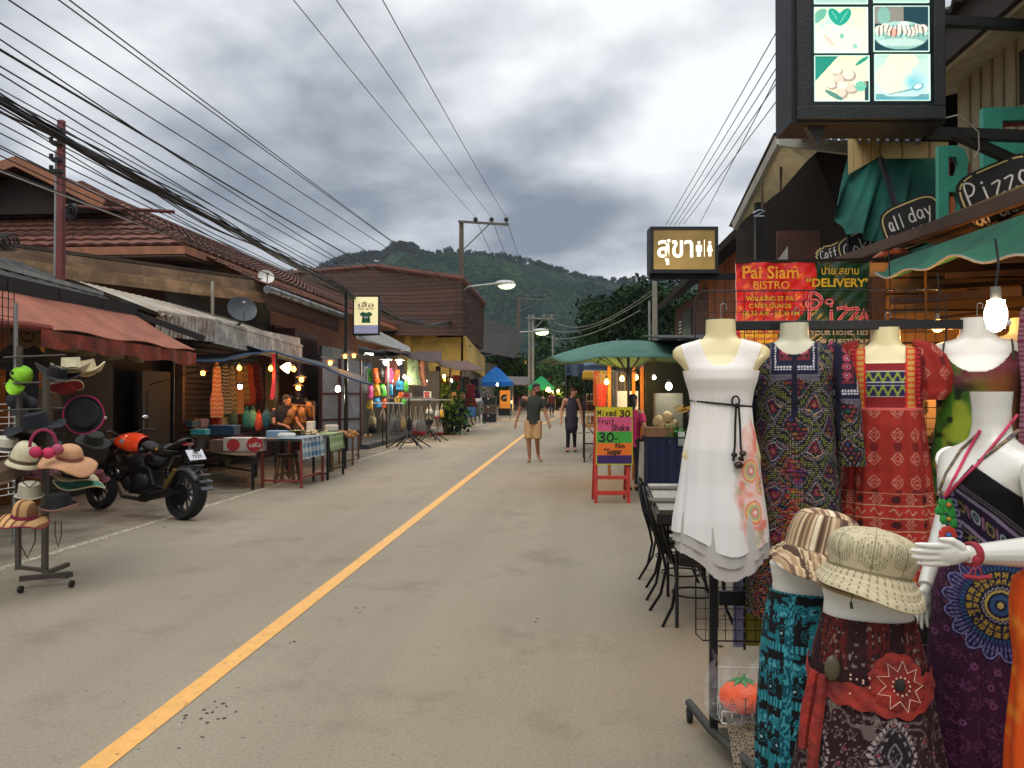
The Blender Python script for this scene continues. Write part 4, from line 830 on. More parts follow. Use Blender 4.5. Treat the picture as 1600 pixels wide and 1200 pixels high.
def redp(X,Z,a,s):
 c=full(X,'#9f2a1f');c=c*(.8+.35*vn(s,Z,30))[...,None];cream='#c98f7c'
 fu,fv,i,j=cellf(s,Z+.41,.078,.098,False);pix=lambda x,n:(np.floor(x*n)+.5)/n
 d_=np.abs(pix(fu,20))+np.abs(pix(fv,24));up=(Z<-.345)&(Z>-.70)
 l1=((np.abs(d_-.30)<.035)|(np.abs(d_-.14)<.03))*up;c=mixc(c,cream,l1*.75)
 fa,fb,_,_=cellf(s,Z+.41+.049,.078,.098);q=np.hypot(fa,fb);c=mixc(c,'#3f1216',up*(q<.22)*(np.floor(Z/.098)%2==0)*.6)
 band=(Z<-.70);zz=-(Z+.70);bi=np.floor(zz/.052);bf=zz/.052-bi
 c=mixc(c,'#b8322a',band*(bi%2==1)*.7);c=mixc(c,'#c9a07c',band*((bf<.05)|(bf>.95))*.8)
 gx,gz,gi,gj=cellf(s,zz,.062,.052);q2=np.hypot(gx*1.1,gz);th=np.arctan2(gz,gx)
 c=mixc(c,'#46151b',band*(bi%2==0)*(q2<.30)*(gi%2==0));c=mixc(c,cream,band*(bi%2==0)*(gi%2==1)*((np.abs(q2-.32-.07*np.cos(6*th))<.04)|(np.abs(q2-.15)<.03))*.85)
 c=mixc(c,'#d0a080',band*(bi%2==1)*(np.abs(gz-.22*np.sin(gx*9))<.07)*(np.abs(gx)<.38)*.8)
 c=mixc(c,'#c9622c',(Z<-1.045)*(np.sin(s*200)>-.3)*1.0)
 f=np.cos(a)>.1;yoke=f&(Z>-.345);c=mixc(c,'#8a1d20',yoke)
 emb=yoke&(np.abs(X)<.075)&(Z<-.19)&(Z>-.30);c=mixc(c,'#20224f',emb);zz2=(Z+.245)/.055
 c=mixc(c,'#8f9a3a',emb*(np.abs(np.abs(zz2)-.5-.28*np.sin(X*170))<.17));c=mixc(c,'#b9b4a6',emb*((np.abs(zz2)<.16)&(np.abs(zz2)>.08)|(np.abs(zz2)>.93)))
 st=f&(np.abs(np.abs(X)-.098)<.023)&(Z>-.355);e=(np.abs(X)-.098)/.023;c=mixc(c,'#d8502c',st*1.0);k1,k2,_,_=cellf(np.abs(X),Z,.046,.024);c=mixc(c,'#dba04a',st*(np.abs(e)<.55)*(np.abs(k2)<.3));c=mixc(c,'#b9a05a',st*(np.abs(e)<.3)*(np.abs(np.abs(k2)+np.abs(e)*.6-.3)<.1));c=mixc(c,'#c8262c',st*(np.abs(e)>.72))
 c=mixc(c,'#d8635a',(np.abs(Z+.35)<.004)*1.0)
 return rgb(c)
def m3(X,Y,Z,a):
 ax=np.abs(X);f=np.cos(a)>0;return(Z<np.where(ax<.078,np.where(f,-.155,-.11),-.058-.2*(ax-.078)))
P3=[(-1.08,.205,.16),(-.85,.190,.15),(-.6,.170,.14),(-.42,.153,.13),(-.355,.147,.122),(-.33,.143,.118),(-.25,.150,.122),(-.20,.155,.115),(-.15,.175,.09),(-.125,.178,.08),(-.105,.16,.07),(-.09,.125,.064),(-.078,.080,.06),(-.06,.068,.06)]
loft('smock',d3,o3,P3,PRINT,330,400,0,fold=lambda a,z:.04*np.clip((-.35-z)/.3,0,1.3)*(np.sin(10*a)+.5*np.sin(23*a+z*3)),mask=m3,colf=redp,cap=False)
for s_ in(1,-1):
 loft('puff_sleeve',d3,onfront(o3,s_*.150,-.005,-.062),[(-.25,.045,.05,s_*.03),(-.22,.060,.06,s_*.038),(-.14,.066,.068,s_*.042),(-.06,.058,.064,s_*.026),(-.01,.042,.05,-s_*.004),(.008,.012,.012,-s_*.03)],PRINT,100,100,0,fold=lambda a,z:.06*np.sin(7*a+z*14)*np.clip(-z*12,0,1),colf=lambda X,Z,a,s:redp(X+.3,Z-.42,a*0+2,s),cap=False,mask=lambda X,Y,Z,a:Z<1)
b=MB()
for s_ in(1,-1):
 for k in range(15):z=-.085-k*.017;b.ball(onfront(o3,s_*(.125+.002*sin(k)),-.088-.03*math.exp(-((z+.22)/.08)**2),z),.0075,8,jit=.08)
b.build('pompom_trim',mat('red_pompom','#a61f22',.95),d3)
o4=D(1527,497,3.5)
torso('glossy white torso mannequin wearing the green tie-dye strap dress',o4,0,GLOSSW,1.12)
d4=thing('tie_dye_dress','green and orange tie-dye strap dress on the white torso under the big bulb','dress',o4)
def tdye(X,Z,a,s):
 n=vn(s,Z,9)+.5*vn(s,Z,22);c=full(X,'#2b4a18');c=mixc(c,'#3f7a1e',np.clip((n-.55)*3,0,1));c=mixc(c,'#8a9a28',np.clip((vn(s+5,Z,16)-.6)*5,0,1)*(X<.05));c=mixc(c,'#16280f',np.clip((vn(s,Z+4,30)-.62)*6,0,1))
 c=mixc(c,'#8a4a22',np.clip((X+Z*.4+.17)*9,0,1)*.85);c=mixc(c,'#5a2a22',np.clip((Z+.27)*9,0,1)*.8);c=mixc(c,'#3a1c1a',np.clip((X-.09)*20,0,1)*.8);c=mixc(c,'#7a3142',np.exp(-((Z+.24-.3*X)/.03)**2)*.7);return rgb(c)
P4=[(-.95,.19,.15),(-.6,.182,.145),(-.42,.160,.13),(-.34,.158,.135),(-.28,.170,.142),(-.22,.182,.138),(-.17,.205,.12),(-.1,.21,.11)]
loft('gown',d4,o4,P4,PRINT,200,220,0,fold=lambda a,z:.03*np.clip((-.35-z)/.3,0,1.3)*np.sin(9*a),mask=lambda X,Y,Z,a:Z<np.where(np.cos(a)>0,-.232+.09*np.clip(np.abs(X)/.125,0,1)**2.5-.4*np.clip(np.abs(X)-.125,0,1),-.26),colf=tdye,cap=False)
b=MB()
for s_ in(1,-1):b.tube([onfront(o4,s_*.128,-.118,-.18),onfront(o4,s_*.125,-.095,-.12),onfront(o4,s_*.125,0,-.095),onfront(o4,s_*.125,.08,-.12)],.004,6)
b.build('strap',mat('dark_green_strap','#26301e',.8),d4)
rk=thing('clothes_rack','black steel clothes rack on castor feet holding the row of dresses','clothes rack',G(1115,1172))
base=G(1115,1172);X0=base.x;Y0=base.y;X1=X0+1.15
for xx in(X0,X1):m=MB();m.bb(xx-.017,Y0-.017,.09,xx+.017,Y0+.017,1.88);m.build('upright',BLK,rk,bevel=.003)
m=MB();zb=zat(509,Y0);m.bb(X0-.03,Y0-.02,zb-.025,X1+.05,Y0+.015,zb+.015);m.build('top_bar',BLK,rk,bevel=.003)
m=MB();zb2=zat(928,Y0);m.bb(X0+.024,Y0-.015,zb2-.03,X1-.024,Y0+.015,zb2+.03);m.build('cross_bar',BLK,rk)
for xx in(X0,X1):
 m=MB();m.tube([(xx-.06,Y0+.32,.085),(xx-.01,Y0,.085),(xx+.12,Y0-.42,.085)],.019,10);m.build('foot',mat('scuffed_foot','#3f3f3a',.7,dirt=.4),rk)
 for q,(dx,dy)in enumerate(((-.06,.3),(.11,-.4))):m=MB();m.cyl((xx+dx-.012,Y0+dy,.035),(xx+dx+.012,Y0+dy,.035),.034,n=16);m.build('caster',mat('dark_rubber','#1d1c1a',.8),rk)
m=MB();m.cyl((X1+.0,Y0-.02,zb),(X1+.09,Y0-.02,zb),.014);m.build('end_plug',WHITE,rk)
gp=thing('display_grid','black wire grid panel hung behind the dresses on the rack','grid panel',(X0,Y0+.1,1))
m=MB();gy=Y0+.07;gx0,gx1=PY(1087,900,gy).x,PY(1478,480,gy).x;gz0,gz1=zat(994,gy),zat(457,gy)
c=[(gx0,gz0+.03),(gx0,gz1-.03),(gx0+.03,gz1),(gx1-.03,gz1),(gx1,gz1-.03),(gx1,gz0+.03),(gx1-.03,gz0),(gx0+.03,gz0)]
m.tube([(x,gy,z)for x,z in c],.0035,6,closed=True)
nx=int((gx1-gx0)/.0425)
for i in range(1,nx):x=gx0+(gx1-gx0)*i/nx;m.cyl((x,gy,gz0),(x,gy,gz1),.0016,n=4)
nz=int((gz1-gz0)/.047)
for i in range(1,nz):z=gz0+(gz1-gz0)*i/nz;m.cyl((gx0,gy+.003,z),(gx1,gy+.003,z),.0016,n=4)
m.build('wire_panel',BLK,gp)
def waved(mb,a,b_,c,d,amp,k,nu=24,nv=12,t=.002,ph=0):
 a,b_,c,d=map(V,(a,b_,c,d));n=(b_-a).cross(d-a).normalized()
 mb.sheet(lambda u,v:a.lerp(b_,u).lerp(d.lerp(c,u),v)+n*amp*(sin(k*u*2*pi+ph+v*2)+.5*sin(k*1.7*u*6+v*5)),nu,nv,t)
bn=thing('hanging_banner','olive yellow banner with a lavender strip hanging low behind the grid panel','banner',(X0+.2,Y0+.2,.8))
y_=gy+.03;xs=[PY(p,950,y_).x for p in(1144,1161,1196,1215)]
m=MB();waved(m,(xs[1],y_,zat(1000,y_)),(xs[3]+.3,y_,zat(1000,y_)),(xs[3]+.3,y_,zat(850,y_)),(xs[1],y_,zat(850,y_)),.006,2);m.build('cloth',cloth('olive_banner','#8b8426',.2,var=.2),bn)
m=MB();waved(m,(xs[0],y_-.012,zat(1002,y_)),(xs[1],y_-.012,zat(1002,y_)),(xs[1],y_-.012,zat(860,y_)),(xs[0],y_-.012,zat(860,y_)),.003,1);m.build('strip',cloth('lavender_cloth','#8f8cab',.2),bn)
m=MB();
for px,py in((1185,852),(1178,892)):
 M_=frame_mat(PY(px,py,y_-.014),(1,0,0),(0,0,1));ribbon(m,[V((-.02,.0,0)),V((.01,.02,0)),(V((.0,-.02,0))),V((.03,-.01,0))],.006,M_,.0)
for i in range(8):
 M_=frame_mat((xs[1]+.002,y_-.02,zat(1000-i*17,y_)),(1,0,0),(0,0,1));rect(m,(0,0),.012,.03,M_,.002)
m.build('black_marks',DARK,bn)
bk=thing('wire_basket','white wire basket hooked low on the black clothes rack','basket',(X0+.2,Y0,.4));yb_=Y0-.13
xa,xb=PY(1128,1110,yb_).x,X1-.1;zt,zl=zat(1102,yb_),zat(1120,yb_)
m=MB();yk=Y0+.16
for z in(zt,zl):m.tube([(xa,yb_,z),(xb,yb_,z),(xb,yk,z+(.09 if z==zt else 0)),(xa,yk,z+(.09 if z==zt else 0))],.0036,6,closed=True)
for i in range(26):
 x=lerp(xa,xb,i/25);m.cyl((x,yb_,zl),(x,yb_,zt),.0026,n=5);m.cyl((x,yk,zl),(x,yk,zt+.09),.0024,n=5);m.cyl((x,yb_,zl),(x,yk,zl),.0015,n=5)
for i in range(7):
 y=lerp(yb_,yk,i/6);m.cyl((xa,y,zl),(xa,y,zt+.09*i/6),.0018,n=5)
m.build('wires',mat('white_wire','#dedad0',.5),bk)
def pumpkin(c,r,label,letters):
 t=thing('toy_pumpkin',label,'toy pumpkin',c,'toy pumpkins in the wire basket');c=V(c)
 def fn(u,v):
  a=2*pi*u;b_=-pi/2+pi*v;q=r*(1-.055*abs(sin(4*a))**6*cos(b_));return c+V((q*cos(b_)*cos(a)*1.08,q*cos(b_)*sin(a)*.9,q*.78*sin(b_)-.12*r*math.exp(-((pi/2-b_)/.3)**2)))
 m=MB();m.surf(fn,64,24,wrap=True);m.build('body',mat('orange_plush','#f2581c',.85,var=.12,scale=14,bump=.3,bscale=90),t)
 m=MB();m.tube([c+V((0,0,r*.68)),c+V((0,-.005,r*.85)),c+V((.008,-.01,r*1.05))],[r*.16,r*.10,r*.07],8)
 for k in range(7):
  a=k*2*pi/7+.3;m.prism([c+V((cos(a)*r*.05,sin(a)*r*.05,r*.80)),c+V((cos(a-.3)*r*.4,sin(a-.3)*r*.38,r*.74)),c+V((cos(a)*r*.66,sin(a)*r*.6,r*.58)),c+V((cos(a+.3)*r*.4,sin(a+.3)*r*.38,r*.74))],(0,0,.006))
 m.build('leaf_top',mat('green_felt','#2f8a3a',.9),t)
 m=MB();rx,ry=facing(c);M_=frame_mat(c-ry*r*.93,rx,(0,0,1))
 strokes(m,letters[0],M_@Matrix.Translation((-.04,-.005,-.006)),.03,.045,.003);ribbon(m,[V((.012,.022,0)),V((.012,-.045,0))],.004,M_,.002);ribbon(m,[V((.002,.022,0)),V((.022,.022,0))],.003,M_,.002);ribbon(m,[V((.002,-.045,0)),V((.022,-.045,0))],.003,M_,.002);m.build('stitching',DARK,t);return t
pumpkin(D(1160,1088,3.40),.088,'orange plush pumpkin with green leaf top wrapped in clear plastic in the basket','A');pumpkin(D(1232,1082,3.42),.085,'orange plush pumpkin half hidden behind the teal trousers','A')
cb=thing('plastic_bag','crumpled clear plastic bag round the left orange toy pumpkin','plastic bag',D(1160,1088,3.4));PB=mat('clear_film','#cfcfcf',.12,alpha=.12,var=.05,bump=.6,bscale=20,spec=.8)
cc=D(1155,1086,3.4)
def bagf(u,v):
 a=2*pi*u;z=lerp(-.08,.15,v);q=(.112+.028*noise.noise(V((cos(a)*2,sin(a)*2,v*4)))+.02*abs(noise.noise(V((a*3,v*9,1)))))*(1-.35*max(0,v-.55));return cc+V((q*cos(a)*1.12,q*sin(a)*.9,z+.03*sin(5*a)*v))
m=MB();m.surf(bagf,56,26,wrap=True);m.build('film',PB,cb,sharp=25)
nb=thing('net_bundle','heap of brown netting stuffed under the wire basket','net',(X0+.35,Y0,.1))
def netmat():
 m,N,L,b=nodes('brown_net');tc=N.new('ShaderNodeTexCoord');v=N.new('ShaderNodeTexVoronoi');v.feature='DISTANCE_TO_EDGE';v.inputs['Scale'].default_value=85;L.new(tc.outputs['Object'],v.inputs['Vector'])
 r=N.new('ShaderNodeValToRGB');r.color_ramp.elements[0].position=.12;r.color_ramp.elements[0].color=(.20,.155,.10,1);r.color_ramp.elements[1].position=.2;r.color_ramp.elements[1].color=(.035,.028,.02,1);L.new(v.outputs[0],r.inputs[0]);L.new(r.outputs[0],b.inputs['Base Color']);b.inputs['Roughness'].default_value=.9
 bp=N.new('ShaderNodeBump');bp.invert=True;bp.inputs['Distance'].default_value=.003;L.new(v.outputs[0],bp.inputs['Height']);L.new(bp.outputs[0],b.inputs['Normal']);return m
NET=netmat()
def netf(u,v):
 x=lerp(X0+.03,X0+.95,u);y=lerp(Y0-.3,Y0+.25,v);return(x,y,.02+.27*sin(pi*min(1,u*1.1+.12))**.5*sin(pi*v)**.6*(1+.25*fbm(x*5,y*5))+.03*fbm(x*16,y*16,3))
m=MB();m.surf(netf,70,44);m.build('netting',NET,nb)
def hips(label,o,scale,group='white hip forms under the caps'):
 t=thing('hip_mannequin',label,'mannequin',o,group)
 loft('body',t,o,[(-.22,.17*scale,.12*scale),(-.14,.155*scale,.115*scale),(-.06,.132*scale,.10*scale),(-.01,.127*scale,.095*scale),(.02,.132*scale,.1*scale),(.05,.137*scale,.1*scale),(.058,.11*scale,.08*scale),(.06,.02,.02)],GLOSSW,72,60);
 b=MB();b.cyl((o[0],o[1],0.02),(o[0],o[1],o[2]-.15),.015);b.cyl((o[0],o[1],0),(o[0],o[1],.02),.16,.15,24);b.build('stand',STEEL,t);return t
oA=D(1356,935,2.22);hips('white hip form wearing the dark red skirt under the cream cap',oA,.88)
sk=thing('red_skirt','long dark maroon paisley skirt with smocked waist and red sash','skirt',oA)
def skp(X,Z,a,s):
 c=full(X,'#2e0f14');c=c*(.7+.6*vn(s,Z,18))[...,None];f=np.cos(a)>-.3
 waist=(Z>-.165);g1,g2,gi,gj=cellf(s,Z,.006,.012);c=mixc(c,'#5e1a14',waist*(hsh(np.floor(s/.045),1)>.45)*(hsh(gi,gj,2)>.25)*.9);c=mixc(c,'#8f7f72',waist*(vn(s,Z,130)>.76)*(hsh(gi,gj,9)>.4)*.8)
 for cx,cz,rw,rh in((.055,-.36,.055,.085),(-.035,-.56,.05,.085),(.135,-.60,.05,.08),(-.14,-.38,.05,.09),(-.12,-.68,.05,.08),(.05,-.72,.05,.08)):
  u=(s-cx)/rw;v=(Z-cz)/rh;e=np.abs(u)**1.35+np.abs(v)**1.35;tk=np.sin((np.arctan2(v,u))*30);k=f
  c=mixc(c,'#b6a5a0',k*(np.abs(e-1)<.10)*(tk>-.35)*.85);c=mixc(c,'#17161b',k*(e<.86)*.8);c=mixc(c,'#8a8082',k*(np.abs(e-.62)<.05)*(np.sin(np.arctan2(v,u)*12)>.3));c=mixc(c,'#77707a',k*((np.abs(e-.22)<.035)|(np.abs(e-.84)<.02)))
 fu,fv,i,j=cellf(s,Z,.034,.038,True);th=np.arctan2(fv,fu);q=np.hypot(fu,fv);pick=hsh(i,j,4)
 low=(Z<-.2)*(pick>.35);c=mixc(c,'#a38f88',low*(np.abs(q-.25-.13*np.cos(5*th+pick*6))<.035)*.7);c=mixc(c,'#8c2d44',low*(pick>.8)*(q<.13));c=mixc(c,'#3c6a6a',low*(pick<.42)*(q<.1))
 c=mixc(c,'#8b7a74',(Z<-.2)*(np.abs(fbmx(s,Z)-.5)<.018)*.5)
 return rgb(c)
def fbmx(x,z):return .6*vn(x,z,12)+.4*vn(x+9,z,31)
PS=[(-1.16,.27,.24),(-.8,.235,.20),(-.5,.195,.165),(-.28,.162,.135),(-.15,.142,.115),(-.07,.122,.099),(-.04,.117,.094)]
loft('cloth',sk,oA,PS,PRINT,420,420,0,fold=lambda a,z:.03*np.clip((-.12-z)/.3,0,1.5)*(np.sin(9*a+.7)+.6*np.sin(19*a+z*5))+.010*np.sin(52*a)*np.clip((z+.17)*30,0,1),colf=skp,cap=False,mask=lambda X,Y,Z,a:Z<1)
m=MB()
def sash(u,v):
 a=-1.75+3.3*u;z=-.175-.05*sin(u*3)+lerp(-.028,.028,v)*(1+.8*math.exp(-((u-.72)/.14)**2))*(.6 if u<.3 else 1)+.004*sin(u*60);rr=1.06+.012*sin(u*45+v*8)
 w=np.interp(z,[p[0]for p in PS],[p[1]for p in PS]);d_=np.interp(z,[p[0]for p in PS],[p[2]for p in PS]);return onfront(oA,w*rr*sin(a),-d_*rr*cos(a)-.004,z)
m.surf(sash,140,12);so=m.build('sash',mat('red_sash','#9a2a1c',.85,c2='#5e1512',scale=18,bump=.5,bscale=60),sk)
ln=MB()
def onsk(a,z,off=.012):
 w=np.interp(z,[p[0]for p in PS],[p[1]for p in PS]);d_=np.interp(z,[p[0]for p in PS],[p[2]for p in PS]);return onfront(oA,(w*1.07+off)*sin(a),-(d_*1.07+off)*cos(a),z)
FA,FZ=.46,-.185
fl_=MB()
for k in range(11):fl_.ball(onsk(FA+.30*cos(k*2*pi/11),FZ+.052*sin(k*2*pi/11),-.004),(.030,.012,.026),10,jit=.06)
fl_.ball(onsk(FA,FZ,-.004),(.045,.012,.05),12);fl_.build('fabric_flower',mat('red_sash','#9a2a1c'),sk)
star=[onsk(FA+(.22 if k%2 else .36)*cos(k*pi/9),FZ+(.036 if k%2 else .062)*sin(k*pi/9),.016)for k in range(18)];ln.tube(star,.0016,5,closed=True)
for k in range(12):ca=onsk(FA+.13*cos(k*pi/6),FZ+.022*sin(k*pi/6),.016);ln.ball(ca,.003,6)
for k in range(9):ln.ball(onsk(-.25+.09*(k%4),-.17-.018*(k//4)-.01*sin(k),.012),.0032,6)
ln.build('embroidery',mat('cream_thread','#c9a08c',.8),so)
m=MB();m.ball(onsk(FA,FZ,.008),(.014,.009,.017),12);m.build('flower_center',DARK,so)
m=MB();m.ball(onsk(-.55,-.165,.01),(.021,.01,.034),16);m.build('buckle',mat('olive_shell','#4e4630',.45),sk)
m=MB()
for dx,ln_ in((-.95,.20),(-.72,.32)):
 m.tube([onsk(dx,-.19,.005),onsk(dx-.02,-.19-ln_*.5,.008),onsk(dx+.03,-.19-ln_,.012)],[.013,.017,.012],8)
m.build('sash_tail',mat('red_sash','#9a2a1c'),sk)
oB=D(1268,905,2.6);hips('white hip form wearing the teal elephant trousers under the striped cap',oB,.93)
tr=thing('elephant_trousers','long teal and black trousers printed with elephants and rings','trousers',oB)
def elp(X,Z,a,s):
 c=full(X,'#0e0f13');tl='#146f7d';fu,fv,i,j=cellf(s,Z,.085,.17,True);px,pz=fu*.085,fv*.17
 px=px*np.where(j%2==0,1,-1)
 el=(np.hypot(px/.026,(pz-.0)/.02)<1)|(np.hypot((px-.026)/.014,(pz-.008)/.015)<1)|((np.abs(px-.038-.006*np.sin(pz*120))<.004)&(pz<.005)&(pz>-.035))|((np.abs(np.abs(px)-.016)<.006)&(pz<0)&(pz>-.036))
 c=mixc(c,tl,el*(vn(s,Z,180)>.3));c=mixc(c,'#5ab4bc',el*(vn(s,Z,140)>.68)*.8)
 q=np.hypot(px,pz+.066)/.024;c=mixc(c,'#1a7f8c',(np.abs(q-.95)<.08)*(np.sin(40*np.arctan2(pz+.066,px))>-.2));c=mixc(c,'#17606c',(np.abs(q-.6)<.07)*1.0);c=mixc(c,'#a9d4d4',(q<.18)*1.0)
 bd=(np.abs(fv-.36)<.07);c=mixc(c,'#12555f',bd*.9);c=mixc(c,'#3fa6b0',bd*(np.abs(np.sin(s*220))>.8));c=mixc(c,'#22808c',(vn(s,Z,60)>.74)*.8)
 ed=np.abs(np.sin(a*1.5+.6));st=ed<.12;c=mixc(c,'#0f5666',st);c=mixc(c,'#48a9b8',st*(vn(s*2,Z,120)>.6));return rgb(c)
PT_=[(-.88,.15,.13),(-.5,.155,.135),(-.25,.158,.13),(-.14,.150,.12),(-.06,.133,.103),(-.03,.126,.096)]
def legs(X,Y,Z,a):
 k=np.clip((-.28-Z)/.2,0,1);return X+np.sign(X)*.012*k-.0*k,Y,Z
loft('cloth',tr,oB,PT_,PRINT,330,360,0,fold=lambda a,z:.035*np.clip((-.08-z)/.3,0,1.3)*(np.sin(8*a)+.5*np.sin(18*a+z*6)),colf=elp,cap=False,mask=lambda X,Y,Z,a:Z<1,shape=legs)
def cap_mesh(name,parent,o,rc,hc,brim,colf,tilt,rot=0,puff=0,brimdrop=.05,front=1.5,seed=0,elong=1.12):
 """crown plus brim as one cloth shell; tilt about the view axis"""
 o=V(o);rx,ry=facing(o,rot);M_=Matrix.Rotation(tilt,3,ry)@Matrix.Rotation(R(-8),3,rx)
 nu,nvc,nvb=200,80,46;a=np.linspace(-pi,pi,nu,endpoint=False)[None,:];P=[];C=[]
 v=np.linspace(0,1,nvc)[:,None]
 ang=v*pi/2;r=rc*(.80+.2*v if not puff else 1)*np.sin(ang)**(.36 if not puff else .6)*(1+puff*np.sin(np.clip(v*pi,0,pi))**1.2*(1+.16*np.sin(3*a+seed)+.1*np.sin(5*a)));z=hc*np.cos(ang)**(.42 if not puff else .8)*(1+.03*np.sin(2*a+seed))+(puff*.1*np.sin(4*a)*np.sin(v*pi)*hc)
 X=r*np.sin(a);Y=-r*np.cos(a)*elong;Z=z+0*a;P.append((X,Y,Z,v+0*a,np.zeros_like(X)))
 v=np.linspace(0,1,nvb)[:,None][1:];w=brim*(1+(front-1)*np.clip(np.cos(a-.4),0,1)**1.0);r=rc+v*w*.86;Z2=-brimdrop*v**1.1*(.6+.6*np.clip(np.cos(a-.4),0,1))-.004*np.sin(v*20)+.008*np.sin(3*a+seed)*v
 P.append((r*np.sin(a),-r*np.cos(a)*elong,Z2+0*a,v+0*a,np.ones_like(r)))
 X,Y,Z,vv,reg=[np.concatenate([p[i]for p in P],0)for i in range(5)]
 aa=np.arctan2(X,-Y/elong);ru=np.hypot(X,Y)
 col=np.clip(colf(X,Y,Z,aa,ru,reg,vv),0,1).reshape(-1,3);bas=np.stack([X,Y,Z],-1).reshape(-1,3);B=np.array([[*(M_@rx)],[*(M_@ry)],[*(M_@V((0,0,1)))]]);W_=bas@B+np.array(o)
 nv=X.shape[0];idx=np.arange(nu*nv).reshape(nv,nu);j=np.roll(idx,-1,1);f=np.stack([idx[:-1],idx[1:],j[1:],j[:-1]],-1).reshape(-1,4)
 ob=npmesh(name,W_,f,PRINT,parent,True,None,col);s=ob.modifiers.new('thickness','SOLIDIFY');s.thickness=.004;s.offset=1;return ob
def stripec(X,Y,Z,a,r,reg,v):
 s=np.where(reg>.5,X*.8+Y*.6,np.where(v<.5,X*.9+Y*.35,a*.095));c=full(X,'#a08462');n=hsh(np.floor(s/.0035),0);c=mixc(c,'#c4ab88',n>.6);c=mixc(c,'#6d5340',n<.28);c=mixc(c,'#cfc0a2',hsh(np.floor(s/.011),3)>.8);c=mixc(c,'#4f3a2c',hsh(np.floor(s/.009),7)>.93)
 seam=((np.abs(v-.52)<.012)&(reg<.5))|((v<.03)&(reg>.5));return mixc(c,'#5e4938',seam*.8)
def stitchc(X,Y,Z,a,r,reg,v):
 c=full(X,'#b9ad8c');c=c*(.93+.12*vn(X,Y,300))[...,None];pan=np.floor((a+pi)/(2*pi/8));pa=(a+pi)/(2*pi/8)-pan-.5
 s=np.where(reg>.5,r*1.0*np.sin(0)+a*.13,pa*r*.80+.0*v);t_=np.where(reg>.5,v*.05,v*.16+.4*np.abs(pa)*r)
 d_=(np.abs(s/.0068-np.round(s/.0068))<.17)&(np.abs(t_/.0045-np.floor(t_/.0045)-.5)<.3);c=mixc(c,'#4b4130',d_*.85)
 seam=((np.abs(np.abs(pa)-.5)<.012)&(reg<.5))|((v>.975)&(reg<.5))|((v<.035)&(reg>.5));return mixc(c,'#6f6449',seam*.8)
cB=thing('bucket_hat','brown striped bucket hat resting on the teal trousers hip form','hat',D(1280,860,2.55));cap_mesh('cloth',cB,D(1283,862,2.55),.106,.125,.046,stripec,R(13),0,0,.075,1.3,1)
cA=thing('newsboy_cap','cream stitched newsboy cap resting on the red skirt hip form','hat',D(1360,905,2.2));cap_mesh('cloth',cA,D(1358,893,2.2),.100,.112,.034,stitchc,R(9),0,.30,.055,1.9,2,1.05)
m=MB();oo=D(1352,922,2.2);m.tube([onfront(oo,.113*sin(t),-.1*cos(t),.0-.014*sin(t)*1)for t in np.linspace(-1.5,1.5,24)],.0065,8);m.build('band',mat('tan_sweatband','#9a7c4c',.6),cA)
m=MB();p=D(1332,930,2.08);m.tube([p+V((.004,0,.02)),p,p+V((-.004,0,-.018))],.0012,5);m.tube([p+V((-.004,0,-.018)),p+V((-.002,0,-.034))],[.0035,.004],6);m.build('toggle',DARK,cA)
o5=D(1549,612,2.35)
bm=thing('mannequin','glossy white mannequin in purple halter dress reaching one arm across the caps','mannequin',o5)
ROT5=-48
TB=[(-1.0,.09,.08),(-.80,.16,.12),(-.70,.172,.125),(-.58,.165,.12),(-.48,.125,.10),(-.42,.115,.09),(-.34,.13,.10),(-.29,.148,.125),(-.25,.155,.12),(-.225,.172,.1),(-.20,.184,.082),(-.18,.172,.068),(-.165,.135,.06),(-.15,.09,.055),(-.135,.062,.052),(-.10,.048,.048),(-.05,.048,.048),(0,.053,.053)]
loft('body',bm,o5,TB,GLOSSW,96,150,ROT5,lean=.0)
def hand(b,w,dr,nrm,side,k=.82,curl=.25,spread=.16,th=1):
 """palm plus five fingers as tapered capsules; dr along the hand, nrm palm normal, side towards the thumb"""
 w=V(w);dr=V(dr).normalized();side=V(side).normalized();nrm=dr.cross(side).normalized()*(1 if th>0 else-1)
 M_=Matrix(((side.x,dr.x,nrm.x),(side.y,dr.y,nrm.y),(side.z,dr.z,nrm.z)))
 b.ball(w+dr*.045*k,(.033*k,.048*k,.013),14,M_);b.ball(w+dr*.015,(.024*k,.03*k,.015),12,M_)
 for q,(ln_,off)in enumerate(((.068,.027),(.078,.010),(.074,-.008),(.058,-.025))):
  d0=(dr+side*spread*(1.2-q*.8)+nrm*(curl*.3)).normalized();ln_*=k;p0=w+dr*.078*k+side*off*k;p1=p0+d0*ln_*.45;d1=(d0+nrm*curl).normalized();p2=p1+d1*ln_*.32;d2=(d1+nrm*curl).normalized();p3=p2+d2*ln_*.25
  b.tube([p0-d0*.02,p0,p1,p2,p3],[.0085,.0085,.0076,.0066,.0045],10);b.ball(p3,.0046,8)
 t0=w+dr*.02*k+side*.022*k;t1=t0+(dr*.8+side*.55).normalized()*.035*k;t2=t1+(dr*.98+side*.15).normalized()*.032*k;b.tube([t0-side*.01,t0,t1,t2],[.012,.0115,.0095,.0055],10);b.ball(t2,.0056,8)
m=MB();sh_=onfront(o5,.160,0,-.205,ROT5);el=D(1640,862,2.02);wr=D(1512,866,1.93)
m.tube([sh_+V((-.02,0,0)),sh_,sh_.lerp(el,.5),el],[.045,.048,.043,.036],14);m.ball(el,.037,14);m.tube([el,el.lerp(wr,.3),el.lerp(wr,.75),wr],[.036,.037,.027,.021],14)
hd=(D(1428,868,1.93)-wr);hand(m,wr,hd,None,V((0,-.15,.8)),curl=.16,spread=.03)
ar=m.build('arm',GLOSSW,bm)
